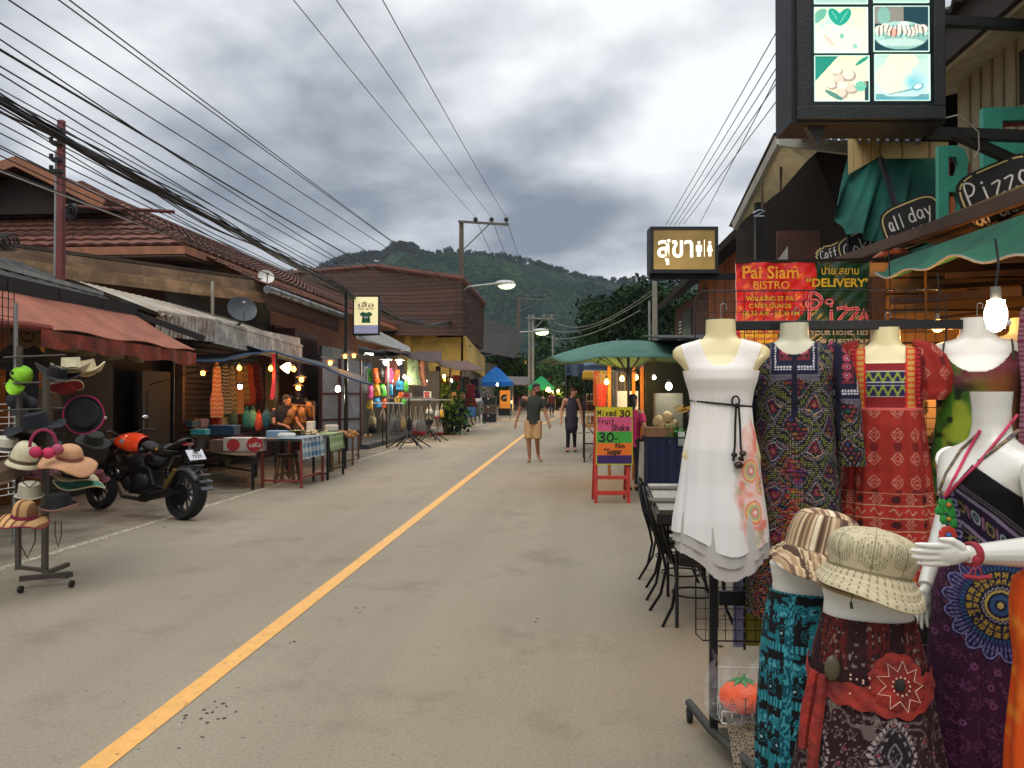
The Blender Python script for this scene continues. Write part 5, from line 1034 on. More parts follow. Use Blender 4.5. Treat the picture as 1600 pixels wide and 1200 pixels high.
r=ar.modifiers.new('fuse','REMESH');r.mode='VOXEL';r.voxel_size=.0022;r.use_smooth_shade=True;s=ar.modifiers.new('smooth','SMOOTH');s.iterations=3;s.factor=.5
m=MB();shl=onfront(o5,-.160,0,-.205,ROT5);el2=D(1486,775,2.72);wr2=D(1446,915,2.5)
m.tube([shl,shl.lerp(el2,.5),el2,wr2],[.045,.04,.033,.022],14);m.ball(el2,.033,12);hand(m,wr2,V((-.06,0,-1)),None,V((-.9,-.3,0)),curl=.12,spread=.13,th=-1)
ar=m.build('arm',GLOSSW,bm);r=ar.modifiers.new('fuse','REMESH');r.mode='VOXEL';r.voxel_size=.003;r.use_smooth_shade=True;s=ar.modifiers.new('smooth','SMOOTH');s.iterations=5;s.factor=.5
m=MB();m.cyl((o5.x,o5.y,0),(o5.x,o5.y,o5.z-.9),.02);m.cyl((o5.x,o5.y,0),(o5.x,o5.y,.02),.2,n=24);m.build('stand',STEEL,bm)
hd5=thing('halter_dress','purple and black mandala halter dress on the glossy mannequin','dress',o5)
def halt(X,Z,a,s):
 s0=s;s=np.where(np.cos(a-.84)>0,.67*X-.74*.13*np.cos(a),s+.3)
 c=full(X,'#3c1230');c=c*(.75+.5*vn(s,Z,12))[...,None]
 fu,fv,i,j=cellf(s,Z,.052,.055,True);jx=hsh(i,j,1)*.5-.25;jz=hsh(i,j,2)*.5-.25;q=np.hypot(fu-jx,fv-jz);th=np.arctan2(fv-jz,fu-jx);pk=hsh(i,j,5)
 c=mixc(c,'#8c4a74',(pk>.6)*(q<.17)*(q>.07)*.85);c=mixc(c,'#7c3f68',(pk<=.6)*(np.abs(q-.17-.08*np.cos(5*th))<.035)*.8);c=mixc(c,'#743a60',(np.abs(fbmx(s*2.2,Z*2.2)-.5)<.018)*.8);c=mixc(c,'#84486e',(vn(s,Z,190)>.86)*.6)
 cx,cz=.02,-.575;r=np.hypot(s-cx,Z-cz)/.165;t=np.arctan2(Z-cz,s-cx);pet=.80+.14*np.abs(np.cos(t*9));inn=r<pet;c=mixc(c,'#16142c',inn)
 tt=t*9/pi*2;pf=np.abs(((t*18/pi/1)+.5)%1-.5);c=mixc(c,'#4a3f78',inn*(r>.62)*(np.abs(pf-.25)<.14)*(r<pet-.04)*.9);c=mixc(c,'#8f84b8',inn*(r>.62)*((np.abs(r-pet+.05)<.014)|(np.abs(np.hypot((pf-.25)*.6,r-.74)-.06)<.014))*.9)
 c=mixc(c,'#2e4f7a',inn*(np.abs(r-.58)<.035)*(np.sin(t*60)>-.3));gold=(r>.33)*(r<.52)*(np.abs(((t*12/pi)+.25)%1-.5)>.14);c=mixc(c,'#a8862c',gold*(vn(s,Z,260)>.35)*.95);c=mixc(c,'#2a2140',gold*(np.abs(r-.42)<.012))
 c=mixc(c,'#b59a4a',(np.abs(r-.22)<.018)*1.0);c=mixc(c,'#8d7f86',(np.abs(r-.27-.012*np.cos(t*24))<.012)*1.0);c=mixc(c,'#2f4c74',(r<.16)*(r>.09)*1.0);c=mixc(c,'#b9a05c',(r<.05)*1.0)
 Dg=(Z+.338+.81*s)*.79+.052;bod=Z>-.46;rt=(s>-.09)
 c=mixc(c,'#121014',bod*1.0)
 up=(Dg>.05);band=bod*(Dg<.052)*(Dg>-.035);c=mixc(c,'#221430',band);c=mixc(c,'#93829e',bod*((np.abs(Dg-.045)<.005)|(np.abs(Dg+.032)<.005)));c=mixc(c,'#6b6470',bod*((np.abs(Dg-.060)<.0018)|(np.abs(Dg-.068)<.0018)|(np.abs(Dg+.045)<.0018)))
 al=s*1.27;bu=al/.046-np.floor(al/.046)-.5;bq=np.hypot(bu*.046,Dg-.008);bi=np.floor(al/.046);c=mixc(c,'#8d9a96',band*(np.abs(bq-.012)<.003)*(bi%2==0));c=mixc(c,'#5a6c74',band*(bq<.006)*(bi%2==0));c=mixc(c,'#7d7442',band*(bi%2==1)*(np.abs(bq-.010-.003*np.cos(8*np.arctan2(Dg,bu)))<.003));c=mixc(c,'#8c5a78',band*(np.abs(bu)>.40)*(np.abs(Dg-.008)<.014))
 lowf=bod*(Dg<-.036);q3=np.hypot(s-.02,Z+.40)/.05;c=mixc(c,'#a08a3a',lowf*(np.abs(q3-.5)<.1)*1.0);c=mixc(c,'#2c3a6a',lowf*(q3<.38));c=mixc(c,'#8a7c58',lowf*(vn(s,Z,170)>.72)*.85);c=mixc(c,'#8d84a0',lowf*(np.abs(q3-.9)<.05)*.9)
 tr_=(s<-.095)*bod;c=mixc(c,'#2b2150',tr_);c=mixc(c,'#9a8fb8',tr_*(np.abs(np.hypot(*cellf(s,Z,.03,.03)[:2])-.3)<.1));return rgb(c)
def m5(X,Y,Z,a):
 X=.67*X+.74*Y;f=(.67*np.sin(a)-.74*0+.74*np.cos(a)*1.0>-.25)&(np.cos(a-.84)>-.05);u=X+.046;return(Z<np.where(f,np.where(u>0,-.20-.72*u-.9*np.clip(u-.12,0,1),np.where(X>-.125,-.20+1.35*u,-.307-1.5*(X+.125))),-.42))
P5=[(-1.52,.235,.20),(-1.2,.21,.18),(-.9,.19,.155),(-.70,.182,.135),(-.58,.172,.128),(-.48,.135,.108),(-.42,.124,.098),(-.34,.137,.108),(-.27,.155,.133),(-.22,.159,.133),(-.18,.175,.11),(-.1,.15,.06)]
loft('gown',hd5,o5,P5,PRINT,460,560,ROT5,fold=lambda a,z:.035*np.clip((-.62-z)/.3,0,1.4)*(np.sin(8*a+.5)+.5*np.sin(17*a+z*4)),colf=halt,cap=False,mask=m5)
from mathutils.bvhtree import BVHTree
def bvh(*obs):
 vs=[];fs=[]
 for o in obs:
  n=len(vs);org=ORG[o.name];vs+=[v.co+V(org)for v in o.data.vertices];fs+=[[i+n for i in p.vertices]for p in o.data.polygons]
 return BVHTree.FromPolygons(vs,fs)
def snap(tree,px,py,off,d=None):
 r=ray(px,py).normalized();h_=tree.ray_cast(V((0,0,CAMZ)),r)
 return(h_[0]-r*off)if h_[0]is not None else D(px,py,d or 2.3)
def path(tree,pts,off,n=8):
 out=[]
 for i in range(len(pts)-1):
  for k in range(n):t=k/n;out.append(snap(tree,lerp(pts[i][0],pts[i+1][0],t),lerp(pts[i][1],pts[i+1][1],t),off))
 return out+[snap(tree,*pts[-1],off)]
B5=bvh(*[o for o in bm.children if o.name.startswith('body')])
m=MB();m.tube(path(B5,((1592,672),(1565,694),(1528,722)),.004),.0055,8);m.tube(path(B5,((1530,676),(1502,702),(1478,740),(1466,772)),.004),.0045,8);m.build('strap',mat('printed_strap','#2b3350',.8,c2='#9a7f4c',scale=60),hd5)
nk=thing('necklace','pink cord necklace with green leaves and orange flower pendant','necklace',o5);PK=mat('pink_cord','#c23a5a',.8,bump=.4,bscale=200)
B5=bvh(*[o for o in bm.children if o.name.startswith('body')],hd5.children[0]);pe=snap(B5,1478,776,.012)
m=MB();m.tube(path(B5,((1590,648),(1568,676),(1530,722),(1495,757)),.007)+[pe],.0042,8);m.tube(path(B5,((1531,672),(1512,706),(1492,745)),.007)+[pe+V((-.004,0,0))],.0042,8);m.build('cord',PK,nk)
m=MB()
for(dx,dz,s_)in((-.012,-.02,.018),(.014,-.016,.02),(-.02,-.04,.018),(.018,-.045,.022),(-.008,-.065,.018),(.02,-.075,.02),(.0,-.035,.016)):
 m.ball(pe+V((dx,-.006,dz)),(s_*.75,.006,s_*.85),8,Matrix.Rotation(dx*40,3,'Y'),.08)
m.build('leaves',mat('green_felt','#2f8a3a'),nk)
for(dz,h,r_)in((-.022,'#c96a2c',.007),(-.062,'#c98a2c',.006)):
 m=MB();m.ball(pe+V((.002,-.014,dz)),r_,8);m.build('bead',mat('bead'+h[1:],h,.5),nk)
m=MB()
for k in range(9):a_=k*2*pi/9;m.ball(pe+V((.016*cos(a_),-.01,-.108+.016*sin(a_))),(.011,.006,.011),8)
m.build('flower',mat('red_felt','#c2402c',.9),nk);m=MB();m.ball(pe+V((0,-.017,-.108)),.009,8);m.build('flower_center',mat('blue_bead','#2f5a9a',.4),nk)
bl=thing('bracelet','red knotted cord bracelet round the white mannequin wrist','bracelet',wr);m=MB();ax=(el-wr).normalized();e1=ax.orthogonal().normalized();e2=ax.cross(e1);cw=wr+ax*.012
for k in range(3):m.tube([cw+ax*(k-1)*.006+(e1*cos(t)+e2*sin(t))*.0255 for t in np.linspace(0,2*pi,24,endpoint=False)],.0042,6,closed=True)
q=cw+V((0,-.024,-.01));m.ball(q+V((0,0,.0)),(.011,.007,.013),10,jit=.1)
for dx in(-.012,-.004,.006):m.tube([q,q+V((dx,-.004,-.02)),q+V((dx*1.6,-.004,-.034))],.0018,5);m.ball(q+V((dx*1.6,-.004,-.036)),.004,6)
m.tube([q+V((-.03,-.002,-.036)),q+V((0,-.006,-.040)),q+V((.03,-.002,-.037))],.0055,6);m.build('cord',mat('red_cord','#8f2530',.85,bump=.5,bscale=200),bl)
oe=D(1622,905,2.0);od=thing('orange_dress','bright orange tie-dye dress hanging beside the purple halter dress','dress',oe)
def orp(X,Z,a,s):
 c=full(X,'#e2530f');c=mixc(c,'#f08a2a',(vn(s,Z,14)>.58)*np.clip((vn(s,Z,40)-.3)*2,0,1)*.8);return rgb(c)
loft('cloth',od,oe,[(-.75,.085,.08),(-.4,.07,.07),(-.2,.052,.055),(-.12,.06,.055),(-.06,.062,.05),(.0,.055,.045),(.03,.02,.02)],PRINT,120,160,0,fold=lambda a,z:.06*np.sin(7*a)*np.clip(-z*3,0,1),colf=orp,cap=False,mask=lambda X,Y,Z,a:Z<1)
b=MB();b.cyl(oe+V((0,0,.02)),oe+V((0,0,.85)),.004);b.build('hanger',STEEL,od)
# ================= RIGHT SIDE: LIGHTBOX, SHOP FRONT, SIGNS =================
def bulb(label,o,r=.03,c='#ffc36b',watts=12,shade=None,group='lit bulbs over the stalls',cord=.25,s=14,tall=False,cat='light bulb'):
 """lit bulb on a cord with its own point light"""
 t=thing('light_bulb',label,cat,o,group);o=V(o)
 m=MB()
 if tall:
  for k in range(3):a=k*2*pi/3;m.tube([o+V((cos(a)*r*.5,sin(a)*r*.5,-r*1.6)),o+V((cos(a)*r*.5,sin(a)*r*.5,r*1.1))],r*.36,8)
  m.ball(o+V((0,0,-r*.3)),(r,r,r*1.7),14)
 else:m.lathe([(.001,-r*1.1),(r*.7,-r*.85),(r,-r*.1),(r*.85,r*.6),(r*.42,r*1.3)],o,14)
 m.build('glass',emis('lit_'+c[1:]+str(s),c,s),t)
 m=MB();m.cyl(o+V((0,0,r*1.2)),o+V((0,0,r*2.4)),r*.46,n=10);m.build('socket',mat('bulb_socket','#6d6a5e',.5),t)
 if cord:m=MB();m.tube([o+V((0,0,r*2.4)),o+V((.01,0,r*2.4+cord*.5)),o+V((0,0,r*2.4+cord))],.004,5);m.build('cord',WIRE,t)
 if shade:m=MB();m.lathe([(r*.6,r*1.75),(r*1.1,r*1.6),(r*2.3,r*.9),(r*2.35,r*.84),(r*1.1,r*1.5),(r*.6,r*1.65)],o,18);m.build('lamp_shade',mat('shade_'+shade[1:],shade,.4,emit=0),t)
 l=bpy.data.lights.new('bulb_light','POINT');l.energy=watts;l.color=lin(c);l.shadow_soft_size=.05;lo=bpy.data.objects.new('bulb_light',l);COL.objects.link(lo);lo.parent=t;lo.location=(0,0,-r*2.2-.03)
 return t
lb=thing('lightbox_sign','large black hanging lightbox with lit dessert pictures above the dresses','lightbox',D(1360,60,4.3))
CR=V((cos(YAW),sin(YAW),0));CA=V((-sin(YAW),cos(YAW),0));LBR,LBA=CR,CA;c0=D(1362,90,4.3);pxm=4.3/FPX
def LB(px,py,dz=0):return c0+LBR*((px-1362)*pxm)+V((0,0,(90-py)*pxm))+LBA*dz
def lbbox(m,x0,y0,x1,y1,z0,z1):m.prism([LB(x0,y0,z0),LB(x1,y0,z0),LB(x1,y1,z0),LB(x0,y1,z0)],LBA*(z1-z0))
m=MB();lbbox(m,1240,-170,1482,190,.03,.30);m.build('case',mat('lightbox_black','#14171a',.6,dirt=.3),lb,bevel=.006)
m=MB();lbbox(m,1246,165,1478,186,-.0,.03);lbbox(m,1246,-170,1268,165,0,.03);lbbox(m,1460,-170,1478,165,0,.03);m.build('frame',mat('lightbox_frame','#1d2022',.5,bump=.3),lb,bevel=.004)
m=MB();lbbox(m,1268,-165,1460,165,.012,.03);m.build('mask_panel',mat('black_glass','#0d1c20',.25),lb)
def picture(kind,nu=90,nv=76):
 u=np.linspace(0,1,nu)[None,:]+np.zeros((nv,1));v=np.linspace(0,1,nv)[:,None]+0*u;n=vn(u,v,7)
 def el(cx,cz,rx,rz,rot=0):
  x=(u-cx)*cos(rot)+(v-cz)*sin(rot);y=-(u-cx)*sin(rot)+(v-cz)*cos(rot);return np.hypot(x/rx,y/rz)
 if kind==0:
  c=full(u,'#e9edc8');c=mixc(c,'#bfe0d0',np.clip(1.2-el(.25,.6,.4,.5),0,1)*2*(n>.3)*.5);c=mixc(c,'#d8ead6',(el(.45,.3,.5,.35)<1)*.8);c=mixc(c,'#f0b8a8',(el(.28,.27,.16,.04,-.9)<1)*.7)
  for cx,r_ in((.40,.5),(.56,-.5)):c=mixc(c,'#1fa088',(el(cx,.8,.11,.21,r_)<1)*1.0);c=mixc(c,'#7ccdb4',(el(cx,.8,.012,.17,r_)<1)*.8)
  c=mixc(c,'#4fae9c',(el(.52,.37,.04,.06)<1)*.8);c=mixc(c,'#5bb5a6',(el(.77,.14,.04,.06,.5)<1)*.7);c=mixc(c,'#36a48c',(el(.08,.82,.1,.2,-.7)<1)*.8)
 elif kind==1:
  c=full(u,'#22414a');c=mixc(c,'#9c9488',(u<.55)*(v>.62)*.8);c=mixc(c,'#7cc2b4',(el(.18,.8,.12,.2)<1)*.7);bowl=el(.5,.36,.5,.32)<1;c=mixc(c,'#a8d4c8',bowl*1.0);c=mixc(c,'#5f9a90',bowl*(n>.55)*.5)
  for k in range(9):c=mixc(c,'#e4ded0',(el(.1+.1*k,.48+.1*sin(k*1.9)*.5,.09,.10)<1)*1.0)
  c=mixc(c,'#e6a590',(el(.36,.42,.08,.1)<1)*.8);c=mixc(c,'#e8efe0',(el(.55,.57,.1,.11)<1)*1.0);c=mixc(c,'#4a3a34',((np.abs(np.sin(u*38+n*3))>.9)*(v>.33)*(v<.6)*bowl)*.85);c=mixc(c,'#d6ece0',(el(.5,.2,.42,.09)<1)*.6)
 elif kind==2:
  c=full(u,'#e6e6c4');c=mixc(c,'#23907c',(v>.55+u*1.3-.12)*1.0);c=mixc(c,'#2a7a6c',(v>.55+u*1.3-.12)*(np.sin((u-v)*60)>.6)*.7);c=mixc(c,'#27464c',(u>.93)*(v<.45)*1.0)
  for k,(cx,cz,r_)in enumerate(((.4,.68,.1),(.45,.5,.12),(.3,.38,.1),(.52,.34,.12),(.68,.3,.12),(.62,.6,.13),(.82,.4,.12),(.48,.18,.12))):
   c=mixc(c,'#a8948c',(el(cx+.02,cz-.03,r_*1.05,r_,k)<1)*.9);c=mixc(c,['#efe8d0','#d8ccb8','#e4e2c8'][k%3],(el(cx,cz,r_*.9,r_*.8,k)<1)*1.0)
  c=mixc(c,'#5fc0a4',(el(.85,.33,.1,.12)<1)*.9);c=mixc(c,'#2f9c86',(el(.88,.9,.16,.04,.7)<1)*1.0);c=mixc(c,'#2d7f74',(el(.35,.13,.2,.05,-.6)<1)*.9)
 elif kind==3:
  c=full(u,'#c8e6d4');c=mixc(c,'#9ed0cc',np.clip(v-.5,0,1)*.8);c=mixc(c,'#3f8f9c',(v<.14)*.8);c=mixc(c,'#c4e0dc',(el(.5,.42,.48,.40)<1)*1.0);c=mixc(c,'#f2f0cc',(el(.36,.5,.34,.36)<1)*1.0);c=mixc(c,'#f4efcc',(el(.5,.86,.3,.2)<1)*1.0);c=mixc(c,'#a0d4d8',np.clip(1.1-el(.72,.4,.26,.28),0,1)*1.5*(el(.5,.42,.48,.4)<1))
  c=mixc(c,'#5fa4b0',(el(.52,.2,.3,.02,.25)<1)*.9);c=mixc(c,'#5fa4b0',(el(.79,.3,.11,.075,.5)<1)*1.0);c=mixc(c,'#d8f0e6',(el(.79,.31,.08,.05,.5)<1)*1.0);c=mixc(c,'#4c98a6',(el(.5,.03,.5,.06)<1)*.8)
 else:c=full(u,'#a8c8bc');c=mixc(c,'#506a6c',(v>.35)*(n>.4)*.8)
 c=np.clip(c*(.94+.1*vn(u,v,40))[...,None],0,1);return u,v,c
for(x0,y0,x1,y1,k)in((1274,11,1356,81,0),(1367,9,1452,79,1),(1274,87,1358,157,2),(1368,85,1453,156,3),(1274,-65,1356,4,4),(1367,-66,1452,2,4),(1274,-140,1356,-72,2),(1367,-141,1452,-73,0)):
 u,v,c=picture(k);q=[LB(x0,y1,.008),LB(x1,y1,.008),LB(x1,y0,.008),LB(x0,y0,.008)];q=[np.array(p)for p in q]
 P=((1-u)*(1-v))[...,None]*q[0]+(u*(1-v))[...,None]*q[1]+(u*v)[...,None]*q[2]+((1-u)*v)[...,None]*q[3];nv,nu=u.shape;idx=np.arange(nu*nv).reshape(nv,nu);f=np.stack([idx[:-1,:-1],idx[:-1,1:],idx[1:,1:],idx[1:,:-1]],-1).reshape(-1,4)
 npmesh('lit_picture',P.reshape(-1,3),f,vcmat('backlit_print',.3,0,emit=.46),lb,False,None,c.reshape(-1,3))
 m=MB();e=.9
 for(a0,b0,a1,b1)in((x0-e,y0-e,x1+e,y0),(x0-e,y1,x1+e,y1+e),(x0-e,y0,x0,y1),(x1,y0,x1+e,y1)):lbbox(m,a0,b0,a1,b1,.002,.010)
 m.build('picture_border',emis('pale_border','#cfeee0',.5),lb)
m=MB();a=LB(1478,192,.17);m.bar(a,a+V((1.4,.25,.0)),.055,.055);m.bar(LB(1478,188,.17)+V((.02,0,.6)),a+V((1.4,.25,.62)),.05,.05);m.bar(LB(1520,194,.17),LB(1650,232,.30),.045,.05);m.prism([LB(1268,190,.08),LB(1300,190,.08),LB(1286,218,.08)],LBA*.05);m.build('bracket',mat('lightbox_frame','#1d2022'),lb)
m=MB();m.tube([LB(1475,184,.02),LB(1500,178,.02),LB(1520,186,.05),LB(1540,200,.07),LB(1546,225,.1),LB(1538,238,.1)],.004,5);m.build('loose_wire',mat('pale_wire','#8a887c',.6),lb)
rs=thing('restaurant','beige board and batten restaurant with a dark eave above the pizza signs','building',(3.2,7,0));XW=2.75
BEIGE=mat('beige_boards','#a39878',.85,var=.1,dirt=.15,scale=3,stretch=(1,1,.15));m=MB();m.bb(XW,3.0,2.55,XW+.12,6.0,3.82);m.build('wall',BEIGE,rs)
m=MB()
for k in range(20):y=3.05+k*.145;m.bb(XW-.012,y,2.6,XW-.001,y+.028,3.75)
m.build('batten',mat('beige_batten','#8c8266',.85),rs)
m=MB();a,b_=PX(1600,120,XW-.02),PX(1556,150,XW-.02);m.bb(XW-.03,3.4,3.3,XW-.013,5.15,3.62);m.build('window_opening',DARK,rs)
m=MB();m.slab((XW-.3,2.6,3.70),(XW-.3,6.2,3.70),(XW+.1,6.2,3.80),(XW+.1,2.6,3.80),.04);m.build('soffit',mat('cream_soffit','#b5ad92',.9,dirt=.1),rs)
m=MB();m.bb(XW-.34,2.6,3.68,XW-.3,6.2,3.93);wavy_roof(m,(XW-.4,2.6,3.96),(XW-.4,6.2,3.96),(XW+2.5,6.2,4.9),(XW+2.5,2.6,4.9),24,.02);m.build('roof',mat('dark_eave','#332d28',.85,dirt=.2),rs)
m=MB();m.bb(XW+.12,3.0,0,6,3.1,3.8);m.bb(XW+.12,5.9,0,6,6.0,3.8);m.build('side_wall',BEIGE,rs)
TEAL=mat('teal_letter','#3fa48c',.6,var=.08,dirt=.1);REDL=mat('red_letter_side','#9c2f38',.6)
def letter(name,ch,label,px,py,hpx,wpx,X):
 c=PX(px,py,X);t=thing(name,label,'letter sign',c);top=PX(px,py-hpx/2,X);h=abs(top.z-c.z)*2;l0=PX(px-wpx/2,py,X);r0=PX(px+wpx/2,py,X);w=wpx*px_of(c)[2]/FPX
 fm=frame_mat(c,CR+V((0,-.1,0)),(0,0,1));m1=MB();m2=MB()
 if ch=='B':
  out=[(-.5,-.5),(-.5,.5),(.1,.5),(.35,.44),(.46,.3),(.42,.14),(.22,.04),(.42,-.06),(.5,-.22),(.44,-.38),(.28,-.47),(.05,-.5)];hs=[[(-.18,.12),(-.18,.36),(.05,.36),(.14,.25),(.05,.12)],[(-.18,-.36),(-.18,-.08),(.06,-.08),(.15,-.22),(.06,-.36)]]
 else:
  out=[(-.5,-.5),(-.5,.5),(.5,.5),(.5,.34),(-.12,.34),(-.12,.1),(.4,.1),(.4,-.06),(-.12,-.06),(-.12,-.34),(.5,-.34),(.5,-.5)];hs=[]
 me=bpy.data.curves.new('l','CURVE');me.dimensions='2D';me.fill_mode='BOTH';me.extrude=.025
 for pl in[out]+hs:
  sp=me.splines.new('POLY');sp.points.add(len(pl)-1);sp.use_cyclic_u=True
  for q,p in zip(sp.points,pl):q.co=(p[0]*w,p[1]*h,0,1)
 o=bpy.data.objects.new('l',me);COL.objects.link(o);dg=bpy.context.evaluated_depsgraph_get();dg.update();mm=bpy.data.meshes.new_from_object(o.evaluated_get(dg));vs=[v.co.copy()for v in mm.vertices];fs=[list(p.vertices)for p in mm.polygons];bpy.data.objects.remove(o);bpy.data.curves.remove(me)
 m1.add([fm@(v+V((0,0,.045)))for v in vs],fs);m1.build('face',TEAL,t,smooth=False);m2.add([fm@V((v.x*1.0+.028,v.y-.01,v.z*.9))for v in vs],fs);m2.build('shadow_side',REDL,t,smooth=False)
letter('letter_sign','B','big teal letter B with red edges on the beige boards',1484,294,124,46,XW-.30)
letter('letter_sign','E','big teal letter E partly hidden behind the pizza sign',1567,238,130,74,XW-.18)
SGN=mat('chalk_black','#1b1a1b',.8);SB=mat('cream_border','#cdb877',.8);SW=mat('chalk_white','#cfcdc4',.8)
def board(label,px,py,w,h,X,lines,tilt,rad=.3,spike=False):
 c=PX(px,py,X);t=thing('chalk_sign',label,'sign',c,'black painted menu signs along the awning');up=V((0,0,1));xd=V((1,-.55,tilt*1.3)).normalized();fm=frame_mat(c,xd,up)
 def shape(k):
  P=[]
  for i in range(40):
   a=2*pi*i/40;n=4;x=abs(cos(a))**(2/n)*(1 if cos(a)>0 else-1);y=abs(sin(a))**(2/n)*(1 if sin(a)>0 else-1);j=(1.13 if spike and i%2 else 1);P.append(V((x*w/2*k*j,y*h/2*k*j,0)))
  return P
 m=MB();m.prism([fm@p for p in shape(1)],(fm.to_3x3()@V((0,0,-.02))));m.build('board',SGN,t)
 m=MB();P=shape(.90)
 for i in range(40):
  if spike or i%3!=2 or rad>.3:ribbon(m,[P[i],P[(i+1)%40]],.009,fm,.002)
 m.build('border',SB,t,smooth=False);m=MB()
 for txt,x,y,ww,hh,lw in lines:strokes(m,txt,fm@Matrix.Translation((x,y,0)),ww,hh,lw)
 m.build('lettering',SW,t,smooth=False);return t
board('black sign hand lettered Pizza and pasta under the teal letters',1566,299,.43,.34,2.40,[('Pizza',-.01,.05,.31,.12,.011),('&Pasta',.0,-.09,.34,.085,.010)],.30)
board('black arched sign hand lettered all day breakfast',1427,349,.41,.34,2.40,[('all',-.10,.05,.10,.10,.009),('day',.06,.06,.15,.10,.009),('breakfast',.0,-.06,.32,.06,.007)],.28,.5)
board('black sign with cream outline hand lettered Cokoi beside the green tarp',1352,387,.43,.30,2.40,[('Cokoi',-.0,.03,.32,.11,.010)],.28,.5)
board('small spiky edged black sign hand lettered coffee',1303,400,.30,.22,2.40,[('Coffee',0,.04,.22,.08,.008)],.2,.5,True)
aw_=thing('shop_awning','green cloth awning on a brown wooden beam over the clothes stall','awning',(2.2,5,2.4))
BE0,BE1=PX(1286,418,2.15),PX(1640,306,2.2);m=MB();m.bar(BE0,BE1+V((0,-1.0,0)),.05,.07);m.build('beam',mat('brown_beam','#5b4234',.8,dirt=.3),aw_)
m=MB()
def aws(u,v):
 a=PX(1392,408,2.12).lerp(PX(1650,318,2.12),u);b_=PX(1368,428,1.80).lerp(PX(1680,385,1.80),u);p=V(a).lerp(V(b_),v);return p+V((0,0,-.035*sin(pi*v)-.018*sin(u*22+v*6)*v-.02*sin(pi*u*3)*v))
m.sheet(aws,60,12,.006);m.build('cloth',cloth('green_awning','#2f7a5c',.25,c2='#205c48',scale=3,dirt=.15),aw_)
m=MB();m.tube([PX(1368,428,1.80).lerp(PX(1680,385,1.80),t)+V((0,0,-.018*sin(t*22+6)-.02*sin(pi*t*3)))for t in np.linspace(0,1,30)],.006,6);m.build('hem_cord',mat('pale_wire','#8a887c'),aw_)
hs=thing('hose_loop','orange brown plastic pipe looped at the end of the green awning','pipe',PX(1385,420,2.0));m=MB();c=D(1398,424,5.6);rx,ry=facing(c);m.tube([c+rx*(.16*cos(a)-.0)+V((0,0,.14*sin(a)))for a in np.linspace(1.1,4.7,20)],.021,10);m.build('pipe',mat('terracotta_pipe','#8f4a33',.5),hs)
WARM=banded('warm_slats','#a27a48','#3d2a1a',9,2,.12,.8,.5,.3)
it=thing('clothes_stall','wooden clothes stall interior with warm slatted back wall behind the dresses','stall',(2.5,5.5,0))
m=MB();m.bb(2.05,5.75,0,4.6,5.82,2.45);m.build('back_wall',WARM,it)
m=MB();m.bb(2.03,5.66,0,2.12,5.75,2.33);m.bb(2.2,3.9,2.34,4.6,3.98,2.42);m.bb(2.2,5.55,2.36,4.6,5.65,2.45)
for k in range(6):m.bar((2.4+k*.38,3.3,2.44),(2.3+k*.38,5.7,2.46),.05,.06)
for k in range(5):m.bar((2.2,3.7+k*.42,2.30-.02*k),(4.6,3.8+k*.42,2.36),.03)
m.bar(D(1395,470,5.3),D(1600,455,4.6),.05,.05);m.bar(D(1392,500,5.4),D(1600,515,4.8),.03,.03);m.build('frame',mat('brown_frame_wood','#4a3222',.8,dirt=.3),it)
m=MB();m.slab((2.22,2.6,2.50),(4.8,2.6,2.50),(4.8,5.9,2.54),(2.22,5.9,2.60),.03);m.bb(4.5,2.2,0,4.6,5.8,2.5);m.build('ceiling_sheet',mat('tan_plywood','#8f7148',.8,dirt=.2),it)
random.seed(4);m=MB()
for k in range(26):
 a=V((random.uniform(2.7,3.8),random.uniform(4.4,5.4),random.uniform(2.0,2.3)));m.tube([a,a+V((random.uniform(-.5,.5),random.uniform(-.2,.2),random.uniform(-.08,.08))),a+V((random.uniform(-.6,.6),random.uniform(-.3,.3),random.uniform(-.15,.1)))],.009,5)
tw=thing('cane_bundle','tangle of brown canes stored under the stall roof','canes',(2.5,5,2.2));m.build('canes',mat('cane','#5a3f28',.8),tw)
lm=D(1447,512,4.9);hl=thing('ceiling_fan_shade','brown dish shaped shade hanging behind the red dress sleeve','lamp shade',lm);m=MB();m.lathe([(.005,.05),(.10,.03),(.19,.0),(.195,-.01),(.1,.015),(.005,.035)],lm,24);m.cyl(lm+V((0,0,.05)),lm+V((0,0,.4)),.008);m.build('shade',mat('amber_shade','#7c5a2c',.3,.3),hl)
def flat_dress(label,px,py,d,w,h,colf,group=None,name='hanging_dress',cat='dress',rot=0,flare=.35,neck=.25):
 o=D(px,py,d);t=thing(name,label,cat,o,group)
 loft('cloth',t,o,[(-h,w*(.5+flare*.5),.06),(-h*.6,w*.46,.055),(-h*.35,w*.40,.05),(-h*.15,w*.46,.05),(-h*.03,w*.42,.035),(.0,w*.2,.02)],PRINT,80,110,rot,fold=lambda a,z:.05*np.sin(8*a+px)*np.clip(-z*3,0,1),colf=colf,cap=False,mask=lambda X,Y,Z,a:Z<-neck*w*np.clip(1-np.abs(X)/(w*.16),0,1)*(np.cos(a)>0))
 b=MB();b.tube([o+V((0,0,-.01)),o+V((0,0,.06))],.003,5);b.bar(o+facing(o,rot)[0]*w*.4+V((0,0,-.03)),o-facing(o,rot)[0]*w*.4+V((0,0,-.03)),.01);b.build('hanger',STEEL,t);return t
flat_dress('tan sleeveless dress with black flower print behind the red dress',1436,610,4.2,.30,1.1,lambda X,Z,a,s:rgb(mixc(full(X,'#9a7b50'),'#1d1512',((np.hypot(*cellf(s,Z,.13,.17,True)[:2])<.22+.10*np.abs(np.sin(4*np.arctan2(cellf(s,Z,.13,.17,True)[1],cellf(s,Z,.13,.17,True)[0]))))*.9))))
